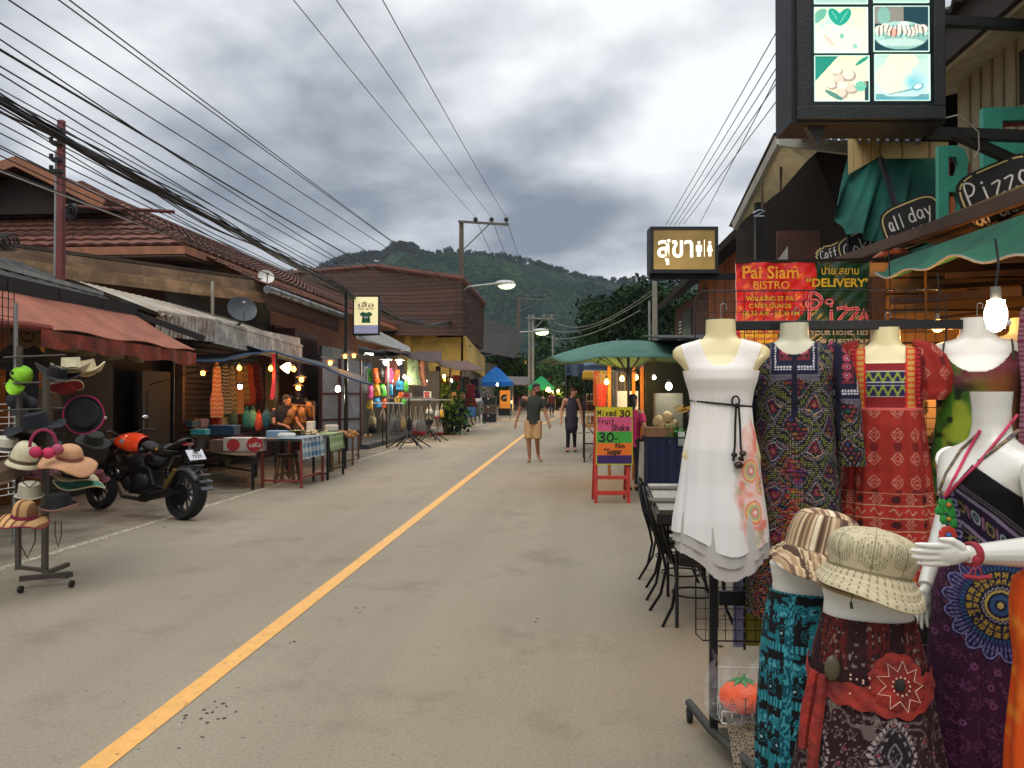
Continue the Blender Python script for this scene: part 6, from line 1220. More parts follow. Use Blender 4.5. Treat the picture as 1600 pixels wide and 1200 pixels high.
flat_dress('plain dark grey dress hanging low behind the red dress',1470,690,3.9,.42,1.1,lambda X,Z,a,s:rgb(full(X,'#24211f')))
flat_dress('brown striped dress hanging behind the red dress sleeve',1448,575,4.6,.40,1.0,lambda X,Z,a,s:rgb(mixc(full(X,'#8d7048'),'#3b2b1b',(np.sin(Z*190)>.2)*.7)))
flat_dress('dark maroon dress hanging beside the tie-dye dress',1590,555,4.1,.42,1.2,lambda X,Z,a,s:rgb(full(X,'#3b1219')))
flat_dress('magenta and white striped dress at the edge of the stall',1640,470,3.3,.24,1.0,lambda X,Z,a,s:rgb(mixc(full(X,'#7c2440'),'#a88a94',(np.sin(Z*380)>.1)*.7)),neck=.1)
torso('second glossy white torso mannequin at the edge behind the big bulb',D(1600,497,3.9),0,MILK,1.0)
bulb('big white spiral bulb glowing over the glossy mannequin',D(1556,487,2.7),.034,'#fff2e6',3,cord=.16,s=22,tall=True)
bulb('small warm bulb left of the big spiral bulb',D(1465,510,4.0),.026,'#ffb45e',16,cord=.2,s=16)
bulb('small warm bulb low beside the red dress',D(1389,536,4.7),.02,'#ffb45e',10,cord=.5,s=16)
vb=thing('vinyl_banner','red and green vinyl banner lettered Pai Siam Bistro and Delivery Pizza','banner',D(1265,480,5.6));bo=D(1265,480,5.6);br,ba=CR,CA;mp=5.6/FPX
BM=frame_mat(bo,br,(0,0,1));X_=lambda px:(px-1265)*mp;Z_=lambda py:(480-py)*mp
def wav(x,z):return .004*sin(x*22+z*9)+.003*sin(z*40+x*13)+.002*sin((x+z)*70)
def bpoly(poly,m,name,z):
 """polygon cut into the banner surface as a fine sheet"""
 b=MB();from mathutils.geometry import tessellate_polygon
 b.add([BM@V((p[0],p[1],z))for p in poly],[tuple(range(len(poly)))]);return b.build(name,m,vb,smooth=False)
def bg_col():
 nu,nv=230,180;u=np.linspace(1150,1381,nu)[None,:]+np.zeros((nv,1));v=np.linspace(600,410,nv)[:,None]+0*u
 c=full(u,'#16402f');red=(u<1265+(510-v)*.0+np.where(v<468,12*np.cos((v-430)/28),12-(v-468)*1.0))&(v<512);red=red|((u<1157)&(v>500));c=mixc(c,'#c2272b',red*1.0);c=mixc(c,'#1d4a34',((v<512)&(v>488)&(u>1215+(512-v)*.8)&~red)*1.0);c=mixc(c,'#d9b23a',((v>=512)&(u<1215)&(u>1157))*1.0);c=mixc(c,'#ded8c8',(u<1151)*1.0)
 n=vn(u,v,.06);c=c*(.9+.2*n)[...,None];x=(u-1265)*mp;z=(480-v)*mp;y=.006*np.sin(x*22+z*9)+.004*np.sin(z*33+x*25)+.003*np.sin((x-z)*60)
 P=np.stack([x,z,y-.006],-1).reshape(-1,3);M3=np.array(BM.to_3x3());P=P@M3.T+np.array(BM.translation)
 idx=np.arange(nu*nv).reshape(nv,nu);f=np.stack([idx[:-1,:-1],idx[:-1,1:],idx[1:,1:],idx[1:,:-1]],-1).reshape(-1,4);o=npmesh('vinyl_sheet',P,f,vcmat('vinyl',.32,.3,bscale=60,spec=.6),vb,True,None,np.clip(c,0,1).reshape(-1,3));s=o.modifiers.new('thickness','SOLIDIFY');s.thickness=.002
bg_col()
GOLD=mat('gold_print','#c9952f',.5);YEL=mat('yellow_print','#b8a52c',.5);PNK=mat('pink_print','#d88aa0',.5);PNK2=mat('pink_dark_print','#a8283f',.5);WPR=mat('white_print','#b8b8b0',.5)
def btxt(m,txt,cx,cy,h,w,bold=0.0,serif=False):
 vs,fs=text_mesh(txt,1,bold);xs=[v.x for v in vs];ys=[v.y for v in vs];sx=w*mp/(max(xs)-min(xs));sy=h*mp/(max(ys)-min(ys));mx,my=(max(xs)+min(xs))/2,(max(ys)+min(ys))/2
 m.add([BM@V((X_(cx)+(v.x-mx)*sx,Z_(cy)+(v.y-my)*sy,.022))for v in vs],fs)
 if serif:
  pass
for nm,mt,items in(('gold_lettering',GOLD,[('Pai Siam',1203,426,20,88,.02),('BISTRO',1204,446,12,56,.01)]),('yellow_lettering',YEL,[('WALKING ST PAI',1202,467,7.5,76,.02),('CAFE/LOUNGE',1202,478.5,7,66,.02),('08.30 AM - 09.30 PM',1203,490,8,88,.02),('ปาย สยาม',1311,423,13,58,.01),('“DELIVERY”',1308,442,14,100,.03)]),('red_lettering',PNK2,[('12" OR 18"',1192,518,9,56,.03),('Expansive',1192,530,8,52,.02)]),('white_lettering',WPR,[('YOUR HOME, HOTEL',1318,521,8,108,.02),('OR GUESTHOUSE',1318,534,8,90,.02)])):
 m=MB()
 for it_ in items:btxt(m,*it_)
 m.build(nm,mt,vb,smooth=False)
for nm,mt,k,z in(('pizza_outline',PNK,1.0,.020),('pizza_lettering',PNK2,.45,.0225)):
 m=MB();w_=4.4*mp*k
 for tx,cx,cy,ww,hh in(('P',1273,481,21,38),('i',1297,490,12,34),('Z',1315,493,15,21),('Z',1332,494,15,21),('A',1348,494,16,21)):
  GLY['Z']=[[(0,1),(1,1),(0,0),(1,0)]];random.seed(2);strokes(m,tx,BM@Matrix.Translation((X_(cx),Z_(cy),0)),ww*mp,hh*mp,w_,z=z)
 disc(m,(X_(1268),Z_(475)),11*mp,BM,z,24,11*mp-w_*.8,1.25,.8);disc(m,(X_(1294),Z_(472)),6.5*mp,BM,z,20,6.5*mp-w_*.7,1.2,.8)
 m.build(nm,mt,vb,smooth=False)
m=MB();m.bar(BM@V((X_(1150),Z_(409),-.01)),BM@V((X_(1420),Z_(404),-.01)),.02);m.build('top_batten',BLK,vb)
ts=thing('restroom_sign','brown lit restroom lightbox with Thai lettering and man and woman figures','sign',D(1069,391,11));so_=D(1069,391,11);sr,sa=CR,CA;sm_=11/FPX;TM=frame_mat(so_,sr,(0,0,1))
def tbx(m,x0,y0,x1,y1,z0,z1):m.prism([TM@V(((x-1069)*sm_,(391-y)*sm_,z1))for x,y in((x0,y0),(x0,y1),(x1,y1),(x1,y0))],TM.to_3x3()@V((0,0,z0-z1)))
m=MB();tbx(m,1016,354,1122,427,-.28,-.02);m.build('case',BLK,ts);m=MB();
for q in((1016,354,1122,359.5),(1016,421,1122,427),(1016,359.5,1021,421),(1117,359.5,1122,421)):tbx(m,*q,-.02,.012)
m.build('frame',mat('lightbox_frame','#1d2022'),ts)
def glow_panel():
 m,N,L,b=nodes('brown_backlit');tc=N.new('ShaderNodeTexCoord');n=N.new('ShaderNodeTexNoise');n.inputs['Scale'].default_value=1.2;n.inputs['Detail'].default_value=3;L.new(tc.outputs['Object'],n.inputs['Vector']);r=N.new('ShaderNodeValToRGB');r.color_ramp.elements[0].position=.35;r.color_ramp.elements[0].color=(.10,.065,.018,1);r.color_ramp.elements[1].position=.65;r.color_ramp.elements[1].color=(.24,.15,.045,1);L.new(n.outputs[0],r.inputs[0]);L.new(r.outputs[0],b.inputs['Base Color']);L.new(r.outputs[0],b.inputs['Emission Color']);b.inputs['Emission Strength'].default_value=.75;return m
m=MB();tbx(m,1021,359.5,1117,421,-.02,.0);m.build('panel',glow_panel(),ts)
LITW=emis('lit_cream','#f6eccb',.9);m=MB();vs,fs=text_mesh('สุขา',1,.018);xs=[v.x for v in vs];ys=[v.y for v in vs];sx=56*sm_/(max(xs)-min(xs));sy=40*sm_/(max(ys)-min(ys));m.add([TM@V(((1055-1069)*sm_+(v.x-(max(xs)+min(xs))/2)*sx,(391-394)*sm_+(v.y-(max(ys)+min(ys))/2)*sy,.004))for v in vs],fs);m.build('lettering',LITW,ts,smooth=False)
m=MB();P_=lambda px,py:((px-1069)*sm_,(391-py)*sm_)
for cx,wom in((1092,0),(1109,1)):
 disc(m,P_(cx,379),2.4*sm_,TM,.004,14)
 if wom:m.add([TM@V((*P_(cx+dx,y),.004))for dx,y in((-2.5,382.5),(2.5,382.5),(4.6,393),(-4.6,393))],[(0,3,2,1)]);rect(m,P_(cx-1.4,397),1.9*sm_,7.5*sm_,TM,.004);rect(m,P_(cx+1.4,397),1.9*sm_,7.5*sm_,TM,.004)
 else:rect(m,P_(cx,388),6.4*sm_,11*sm_,TM,.004);rect(m,P_(cx-4,388),1.4*sm_,10*sm_,TM,.004);rect(m,P_(cx+4,388),1.4*sm_,10*sm_,TM,.004);rect(m,P_(cx-1.7,397),2.6*sm_,8*sm_,TM,.004);rect(m,P_(cx+1.7,397),2.6*sm_,8*sm_,TM,.004)
rect(m,P_(1100.5,388),1.1*sm_,27*sm_,TM,.004);m.build('figure_symbols',LITW,ts,smooth=False)
m=MB();a=TM@V(((1016-1069)*sm_,(391-431)*sm_,-.1));m.bar(a,a+sr*(150*sm_)+V((.6,0,0)),.07,.08);m.build('arm',BLK,ts)
wh=thing('wooden_house','orange plank house with dark eaves behind the restroom sign','house',(5.2,22,0));X2=3.9
PLK=banded('orange_planks','#8a4f2c','#3a1f14',3.2,1,.07,.75,.5,.3,dirt=.25)
m=MB();m.bb(X2,14,2.3,X2+.15,25.2,4.9);m.build('plank_wall',PLK,wh);m=MB();m.bb(X2-.02,23.4,2.6,X2+.2,30.5,4.6);m.build('maroon_wall',mat('maroon_boards2','#4a2a22',.8,dirt=.2),wh)
m=MB();m.bb(X2-.05,26.3,2.9,X2-.02,28.2,4.3);m.build('window',mat('dim_glass','#1c1c1c',.2),wh);m=MB()
for k in range(12):m.bb(X2-.07,28.6,2.7+k*.12,X2-.03,29.1,2.74+k*.12)
m.build('lattice',WHITE,wh)
m=MB();m.bb(X2+.05,14,-.03,8,30.5,2.3);m.build('lower_wall',mat('dim_stone','#2c2924',.9),wh)
m=MB();m.bb(X2-.1,14,2.22,X2+.2,31,2.45);m.build('ledge',mat('pale_ledge','#9c968a',.8,dirt=.3),wh)
r0,r1,r2=PX(992,415,3.5),PX(1150,352,3.5),None
m=MB();m.slab((3.2,13,4.75),(3.2,31.5,4.75),(6.8,31.5,7.2),(6.8,13,7.2),.12);m.slab((6.8,13,7.2),(6.8,31.5,7.2),(10.5,31.5,4.75),(10.5,13,4.75),.12);m.build('roof',mat('dark_sheet_roof','#2a2724',.85,dirt=.2),wh)
m=MB();m.bb(X2+.15,30.3,2.3,10,30.5,4.7);m.bb(X2+.15,14,2.3,10,14.15,4.9);m.build('end_wall',PLK,wh)
gh=thing('gabled_house','dark house with steep roof edge, white bargeboard and cream gable panels','house',(4,10,0));dd=8.2
def GH(px,py,d=dd):return D(px,py,d)
m=MB();m.prism([GH(1140,352,9.6),GH(1210,207,8.4),GH(1262,207,8.4),GH(1262,214),GH(1218,216),GH(1152,356,9.6)],(0,.06,0));m.build('roof_edge',mat('brown_edge','#4b3a30',.8,dirt=.2),gh)
m=MB();m.bar(GH(1148,354,9.5),GH(1217,219),.05,.10);m.bar(GH(1217,219),GH(1326,232),.05,.12);m.build('bargeboard',mat('white_board','#a8a69b',.8,dirt=.25),gh)
m=MB();m.prism([GH(1160,345,9.5),GH(1222,226),GH(1278,236),GH(1262,250),GH(1222,296,8.8)],(0,.03,0));m.build('gable_panel',mat('cream_panel','#ebe2bd',.8,dirt=.12),gh)
m=MB()
for px,py0,py1 in((1219,228,300),(1243,230,272),(1190,285,330)):m.bar(GH(px,py0,8.5)+V((0,-.03,0)),GH(px,py1,8.5)+V((0,-.03,0)),.02)
m.build('panel_strip',mat('brown_edge','#4b3a30'),gh)
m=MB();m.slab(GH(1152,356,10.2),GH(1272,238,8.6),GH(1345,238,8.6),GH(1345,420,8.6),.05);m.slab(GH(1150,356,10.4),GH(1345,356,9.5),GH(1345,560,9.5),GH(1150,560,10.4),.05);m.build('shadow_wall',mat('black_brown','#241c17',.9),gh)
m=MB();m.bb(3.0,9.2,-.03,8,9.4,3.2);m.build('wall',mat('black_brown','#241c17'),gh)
m=MB();p=GH(1186,330,8.9);m.bar(V((p.x,p.y,2.0)),V((p.x,p.y,3.62)),.09);m.build('post',BLK,gh);m=MB();a=GH(1215,460,8.3);m.bb(a.x,a.y,2.0,a.x+.42,a.y+.05,3.2);m.build('maroon_shutter',mat('maroon_boards2','#4a2a22'),gh)
m=MB();m.prism([GH(1213,410,8.2),GH(1231,385,8.2),GH(1231,412,8.2)],(0,.02,0));m.build('white_offcut',mat('white_board','#a8a69b'),gh)
tf=D(1186,333,7.9);tn=thing('neon_bracket','small pale metal bracket sign under the dark eave','bracket',tf);m=MB();m.tube([tf+V((-.06,0,0)),tf+V((0,0,.03)),tf+V((.06,0,.02)),tf+V((.0,0,-.01)),tf+V((-.05,0,-.03)),tf+V((.05,0,-.03))],.006,6);m.build('wire',mat('pale_metal','#8f9aa8',.4,.5),tn)
tp=thing('green_tarpaulin','dark green tarpaulin hanging under a cream boxed fascia beside the letter B','tarpaulin',D(1380,300,7));m=MB();d7=6.7
m.prism([D(1327,215,d7),D(1378,213,d7),D(1376,244,d7),D(1328,271,d7)],(0,.04,0));m.prism([D(1378,220,d7),D(1482,222,5.9),D(1482,245,5.9),D(1377,246,d7)],(0,.04,0));m.build('fascia_box',banded('cream_slats','#b09c6c','#7c6a44',14,0,.08,.8,.3,.1),tp)
m=MB();wavy_roof(m,D(1250,214,7.4),D(1440,216,6.0),D(1440,200,8.6),D(1250,198,9.5),14,.03);m.build('sheet_roof',mat('dark_eave','#332d28'),tp)
def tpf(u,v):
 a=D(1326,240,6.9).lerp(D(1464,246,6.4),u);b_=D(1306,322,6.6).lerp(D(1322,366,6.5),u/.2)if u<.2 else D(1322,366,6.5).lerp(D(1462,395,6.2),(u-.2)/.8);p=V(a).lerp(V(b_),v);return p+V((0,.09*sin(u*17)*v+.04*sin(u*41+v*5)*v,0))
m=MB();m.sheet(tpf,70,30,.006);m.build('tarp',cloth('dark_green_tarp','#2a7f6c',.25,c2='#17504c',scale=2.2,dirt=.2),tp)
m=MB();m.bar(D(1376,248,6.5),D(1412,360,6.2),.03);m.cyl(D(1326,345,6.6),D(1326,420,6.6),.015);m.build('pole',BLK,tp)
# ================= POLES, WIRES, STREET LAMPS =================
CONC=mat('weathered_concrete','#5f5a50',.9,c2='#474238',scale=4,bump=.4,bscale=30,dirt=.25)
def pole(label,base,top,w,m=CONC,arms=(),name='utility_pole'):
 t=thing(name,label,'pole',base);b=MB();base=V(base);top=V(top)
 s0=w;s1=w*.7;vs=[base+V((x*s0/2,y*s0/2,0))for x,y in((-1,-1),(1,-1),(1,1),(-1,1))]+[top+V((x*s1/2,y*s1/2,0))for x,y in((-1,-1),(1,-1),(1,1),(-1,1))]
 b.add(vs,[(3,2,1,0),(4,5,6,7),(0,1,5,4),(1,2,6,5),(2,3,7,6),(3,0,4,7)]);b.build('shaft',m,t,bevel=.01);return t
XP=-5.62;p1b=PX(712,690,XP);P1T=PX(721,346,XP);P1B=V((P1T.x,P1T.y,0));d1_=P1T.y
p1=pole('tall wooden power pole with cross arm and street lamp beside the brown guesthouse',P1B,P1T,.30,mat('pole_wood','#4e4337',.9,c2='#6a5c4b',scale=3,stretch=(4,4,.4),bump=.5,bscale=12))
xa0,xa1=PY(716,346,d1_-.15),PY(795,351,d1_-.15);m=MB();m.bar(xa0,xa1,.10,.12);m.build('cross_arm',mat('arm_steel','#66625a',.7,dirt=.3),p1)
m=MB();m.bar(PY(764,351,d1_-.15),PY(723,391,d1_-.15),.05);m.build('brace',mat('arm_steel','#66625a'),p1)
INS=mat('insulator','#241c1a',.35);tips=[]
for px in(743,768,791):
 q=PY(px,349,d1_-.15);tips.append(q+V((0,0,.32)));m=MB();m.lathe([(.03,0),(.03,.10),(.12,.12),(.12,.16),(.07,.18),(.13,.22),(.12,.26),(.05,.32),(.02,.34)],q,12);m.build('insulator',INS,p1)
m=MB();z1=zat(540,d1_)
for z in(zat(500,d1_),zat(515,d1_),zat(470,d1_),z1):m.bar(P1B+V((-.7,-.2,z)),P1B+V((.5,-.2,z)),.06)
m.build('bracket',mat('arm_steel','#66625a'),p1)
m=MB();random.seed(5)
for k in range(12):
 c=P1B+V((random.uniform(-.4,.5),-.25,random.uniform(zat(560,d1_),zat(480,d1_))));r=random.uniform(.08,.28);m.tube([c+V((r*cos(a),.03*k%.1,r*.8*sin(a)))for a in np.linspace(0,5.5,16)],.018,4)
m.build('cable_coil',WIRE,p1)
def lampbox(label,pts,head,tilt,cover,d,group='street lamps on the power poles'):
 t=thing('street_lamp',label,'street lamp',pts[0],group);m=MB();m.tube(pts,.045*d/41,8);m.build('arm',mat('galvanised','#8d8f8c',.4,.6),t)
 m=MB();h=V(head);s=d/41;m.ball(h+V((0,0,.04*s)),(.55*s,.22*s,.18*s),14);m.build('head',mat('lamp_head','#a9aba5',.4),t);m=MB();m.ball(h+V((.08*s,0,-.05*s)),(.46*s,.2*s,.22*s),14);m.build('lamp_glass',emis('lamp_green_white',cover,1.6),t);return t
lampbox('curved arm street lamp glowing greenish on the tall wooden pole',[PY(720,470,d1_-.1),PY(722,455,d1_-.1),PY(732,448,d1_-.1),PY(775,443,d1_-.1)],PY(789,444,d1_-.1),0,'#d8f5b8',41)
P2B=PX(808,640,-5.2);P2T=D(811,465,78);P2B=V((P2T.x-.25,P2T.y,0));p2=pole('distant leaning power pole with small cross arm behind the blue gazebo',P2B,P2T,.42,mat('pole_wood','#4e4337'))
m=MB();m.bar(P2T+V((0,-.2,-.1)),P2T+V((2.6,-.2,-.25)),.12);m.bar(P2T+V((2.3,-.2,-.25)),P2T+V((.1,-.2,-1.3)),.06)
for k in range(3):m.ball(P2T+V((.8+k*.85,-.2,.12)),.16,8)
m.build('cross_arm',mat('arm_steel','#66625a'),p2)
for px,nm in((827,'left'),(832.5,'right')):
 tp_=D(px,492,70);
 if px==827:p3=pole('pair of pale concrete posts with lamp in front of the pointed tree',V((tp_.x,tp_.y,0)),tp_,.22,mat('pale_concrete','#8a877c',.9,dirt=.2))
 else:m=MB();m.bar(V((tp_.x,tp_.y,0)),tp_,.22);m.build('second_shaft',mat('pale_concrete','#8a877c'),p3)
m=MB();a=D(822,497,69.8);m.bar(a,D(866,498,69.8),.12);m.bar(D(834,515,69.8),D(848,500,69.8),.07)
for px in(850,862):m.ball(D(px,494,69.8),.13,8)
m.build('cross_arm',mat('pale_concrete','#8a877c'),p3)
lampbox('smaller lamp on a straight arm at the pair of pale concrete posts',[D(812,519,69.5),D(838,518,69.5)],D(845,518,69.5),0,'#cfe6c0',52)
a=D(863.5,524,84);p4=pole('thin pale post with a short brace standing right of the pointed tree',V((a.x,a.y,0)),a,.22,mat('pale_concrete','#8a877c'));m=MB();m.bar(D(866,534,83.9),D(876,525,83.9),.07);m.build('brace',mat('pale_concrete','#8a877c'),p4)
RED=mat('red_steel','#7d3f3d',.6,.3,dirt=.25);rt=PX(96,188,-7.75);p5=pole('dusty red square steel post rising through the left stall roof',V((rt.x,rt.y,0)),rt,.13,RED,name='steel_post')
m=MB();a=PY(102,322,rt.y-.08);b_=PY(272,331,rt.y-.2);m.tube([a,b_],.028,8);m.build('arm',mat('rust_arm','#5c2c28',.7),p5)
m=MB();m.cyl(PY(86,432,rt.y-.04),PY(88,235,rt.y-.04),.022);m.build('conduit',mat('galvanised','#8d8f8c'),p5)
m=MB()
for py in(206,224,250,268):q=PY(90,py,rt.y-.05);m.box(q,(.16,.12,.05),rz=.2);m.cyl(q+V((-.07,-.05,0)),q+V((-.07,-.05,.08)),.03)
m.build('clamp',BLK,p5)
m=MB();c=PY(113,332,rt.y-.15)
for k in range(10):r=random.uniform(.05,.10);m.tube([c+V((r*cos(a)*.8,.012*k-.05,r*1.2*sin(a)))for a in np.linspace(0,2*pi,16,endpoint=False)],.007,4,closed=True)
m.ball(c+V((0,.05,.09)),.06,10);m.tube([c+V((.03,0,-.1)),c+V((.01,0,-.28)),c+V((.02,0,-.4))],.006,4);m.build('cable_coil',WIRE,p5)
m=MB();c=PX(8,378,-7.2);t_=thing('cable_reel','dark cable coil hanging at the end of the long weathered board','cable coil',c)
for k in range(12):r=random.uniform(.08,.16);m.tube([c+V((.02*k-.1,r*cos(a),r*sin(a)*.8))for a in np.linspace(0,2*pi,16,endpoint=False)],.008,4,closed=True)
m.build('coil',WIRE,t_)
sgp=PX(541,455,-6.0);sp_=pole('slim black post carrying the tee shirt lightbox',V((sgp.x,sgp.y,0)),sgp,.11,BLK,name='sign_post')
NW=0
def wire(a,b,sag,r=.010,label=None,group='black overhead cables',ext=0,n=26,strands=1,sp=.03):
 """real hanging cable between two points; ext continues past a, towards the pole behind the viewer"""
 global NW;a=V(a);b=V(b)
 if ext:a=a+(a-b)*ext
 m=MB()
 for k in range(strands):
  o=V((random.uniform(-sp,sp),0,random.uniform(-sp,sp)))if strands>1 else V((0,0,0));w=random.uniform(0,6)
  m.tube([a.lerp(b,t)+V((0,0,-sag*4*t*(1-t)))+(o*(.7+.6*sin(w+t*21))if strands>1 else o)for t in np.linspace(0,1,n)],r,4 if r<.02 else 6)
 o=m.build('overhead_cable',WIRE);tag(o,label or 'single thin black overhead cable stretched between the poles','cable',group);NW+=1;return o
def wpix(p0,X0,p1,X1,sag=.15,r=.012,ext=.6,**k):return wire(PX(*p0,X0),PX(*p1,X1),sag,r,ext=ext,**k)
TH='thin black cable fanning from the upper left of the sky to the street poles'
for p0,x0,p1_,x1 in(((0,20),-6.0,(702,470),-5.9),((0,62),-6.1,(640,452),-6.0),((38,0),-5.7,(708,452),-5.8),((112,0),-5.6,(711,446),-5.8),((128,0),-5.5,(712,448),-5.7),((0,46),-6.1,(560,424),-6.0),((0,100),-6.2,(520,430),-6.0),((0,88),-6.1,(596,448),-6.0)):
 wpix(p0,x0,p1_,x1,.12,.011 if p0!=(0,62)else .018,.5,label=TH,group='thin cables fanning from the upper left')
wire(PX(0,154,-6.5),PX(540,455,-6.02),.05,.013,'thick black bundle of cables crossing above the left stalls',None,ext=.6,strands=22,sp=.085,n=50)
wire(PX(541,455,-6.0),PY(712,500,d1_-.2),.55,.02,'sagging bundle of cables from the sign post to the tall wooden pole',None,strands=9,sp=.10,n=40)
SM='slack thin cable running under the thick bundle above the stall roofs'
for p0,p1_,sg in(((0,128),(600,462),.1),((0,176),(541,462),.15),((0,186),(541,460),.2),((0,200),(530,470),.25),((0,215),(430,420),.15),((0,232),(360,400),.1),((0,262),(400,418),.02),((0,140),(480,440),.3),((0,170),(300,330),.05)):
 wpix(p0,-6.6,p1_,-6.2,sg,.009,.4,label=SM,group='slack cables above the stall roofs')
wire(PX(0,266,-6.9),PX(400,418,-6.7),.02,.011,'pale grey cable slanting below the others over the tiled roof',None,ext=.3).data.materials[0]=mat('pale_wire','#8a887c')
HI='high bare power line running to an insulator of the tall wooden pole'
for q,(px0,X)in zip(tips,((465,-4.6),(531,-3.85),(602,-3.15))):wire(PX(px0,-2,X),q,.15,.010,HI,'high power lines over the road',ext=.3,n=40)
for q,e in zip(tips,((785,402),(801,400),(815,398))):
 b_=V((P2T.x+.8+(e[0]-785)/17*.85,P2T.y-.2,P2T.z+.2));wire(q,b_,1.2,.014,'high power line sagging between the two far power poles','far power lines',n=30)
for z0,z1,k in((500,486,0),(515,505,1),(518,508,2),(540,512,3)):wire(PY(716,z0,d1_),D(811,z1,78),.5+.3*k,.018,'dark service cable drooping between the two far poles','service cables between the far poles',n=20)
for k,(p0,p1_)in enumerate((((1040,352),(1232,12)),((1047,352),(1232,45)),((1054,352),(1232,72)),((1060,352),(1232,98)),((1068,350),(1232,128)),((1094,348),(1232,80)))):
 a=PX(*p1_,3.4);b_=PX(*p0,3.6)if k<5 else PX(*p0,4.2);wire(a,b_,.05,.010,'taut black cable slanting up behind the big dessert lightbox','cables behind the dessert lightbox',ext=.6)
for k,(a,b_)in enumerate((((1022,452),(866,502)),((1022,458),(850,510)),((1000,485),(834,515)))):
 wire(D(a[0],a[1],30),D(b_[0],b_[1],70),.9,.014,'pale service wire sagging across to the far posts behind the umbrella','service wires across the far street').data.materials[0]=mat('pale_wire','#8a887c')
a=D(1023,440,21);p6=pole('twin pale post standing under the restroom sign',V((a.x,a.y,0)),a,.16,mat('pale_concrete','#8a877c'));m=MB();m.bar((a.x-.14,a.y,0),(a.x-.14,a.y,a.z-.5),.05);m.build('conduit',mat('galvanised','#8d8f8c'),p6)
tl=thing('shop_lightbox','upright lit shop lightbox with Thai lettering and a green tee shirt picture','lightbox',PX(572,492,-5.4));lo_=D(572,492,23);lm_=23/FPX;LM=frame_mat(lo_,CR,(0,0,1))
def lbx(m,x0,y0,x1,y1,z0,z1):m.prism([LM@V(((x-572)*lm_,(492-y)*lm_,z1))for x,y in((x0,y0),(x0,y1),(x1,y1),(x1,y0))],LM.to_3x3()@V((0,0,z0-z1)))
m=MB();lbx(m,551,461,592,524,-.25,0);m.build('case',BLK,tl,bevel=.01);m=MB();lbx(m,553.5,464,590.5,508,0,.006);m.build('panel',emis('cream_panel_lit','#d9cf9c',.5),tl);m=MB();lbx(m,553.5,508,590.5,521,0,.006);m.build('lower_panel',emis('lilac_panel_lit','#7d7f9c',.4),tl)
m=MB()
for txt,cy,h,w in(('เสื้อ',476,9,24),('“พร ฝ้าย”',482.5,3.4,30)):
 vs,fs=text_mesh(txt,1,.01);xs=[v.x for v in vs];ys=[v.y for v in vs];sx=w*lm_/(max(xs)-min(xs));sy=h*lm_/(max(ys)-min(ys));m.add([LM@V(((v.x-(max(xs)+min(xs))/2)*sx,(492-cy)*lm_+(v.y-(max(ys)+min(ys))/2)*sy,.010))for v in vs],fs)
m.build('lettering',mat('brown_print','#5a3c34',.6),tl,smooth=False)
m=MB();S_=[(-10,486),(-5,486),(0,488),(5,486),(10,486)];tee=[(-4.5,487),(-10,490),(-8,494.5),(-5.8,493.5),(-7,504.5),(7,504.5),(5.8,493.5),(8,494.5),(10,490),(4.5,487),(2,488.6),(-2,488.6)];m.add([LM@V((x*lm_,(492-y)*lm_,.010))for x,y in tee],[tuple(range(len(tee)-1,-1,-1))]);m.build('shirt_picture',mat('green_print','#12603c',.6),tl,smooth=False)
m=MB();vs,fs=text_mesh('ขายเสื้อผ้าพื้นเมือง',1,.01);xs=[v.x for v in vs];sx=32*lm_/(max(xs)-min(xs));m.add([LM@V(((v.x-(max(xs)+min(xs))/2)*sx,(492-517)*lm_+v.y*sx*1.4,.010))for v in vs],fs);rect(m,(0,(492-496)*lm_),6*lm_,3*lm_,LM,.013);m.build('small_lettering',mat('pale_print','#b8b4c8',.6),tl,smooth=False)
m=MB();m.bar(LM@V((-.38,.45,-.1)),sgp+V((0,0,-.15)),.04);m.bar(LM@V((-.38,-.5,-.1)),V((sgp.x,sgp.y,(LM@V((0,-.5,0))).z)),.04);m.build('bracket',BLK,tl)
def dish(label,c,r,d,col,tilt=0):
 t=thing('satellite_dish',label,'satellite dish',c,'satellite dishes on the left roofs');c=V(c);M_=(Matrix.Rotation(R(35),4,'Z')@Matrix.Rotation(R(62),4,'X'));m=MB();m.lathe([(r*.02,-.0),(r*.5,r*.07),(r,r*.28),(r*1.0,r*.30),(r*.5,r*.09),(r*.02,.02)],c,28,M=M_);m.build('reflector',mat('dish_'+col[1:],col,.45,.3),t)
 f=c+(M_@V((0,0,r*1.0)));m=MB();m.tube([c+(M_@V((0,-r,r*.28))),f+V((0,0,-.02))],.014,6);m.ball(f,.045,10);m.build('receiver_arm',STEEL,t);m=MB();m.tube([c,c+V((-.05,.05,-r*.9)),c+V((-.45,.1,-r*1.05))],.022,8);m.build('mount',BLK,t)
dish('dark grey satellite dish above the white slatted parapet',D(377,486,16.5),.29,16.5,'#3f4448');dish('small pale satellite dish on the end of the weathered board',D(415,434,19.5),.19,19.5,'#b9b6ad')
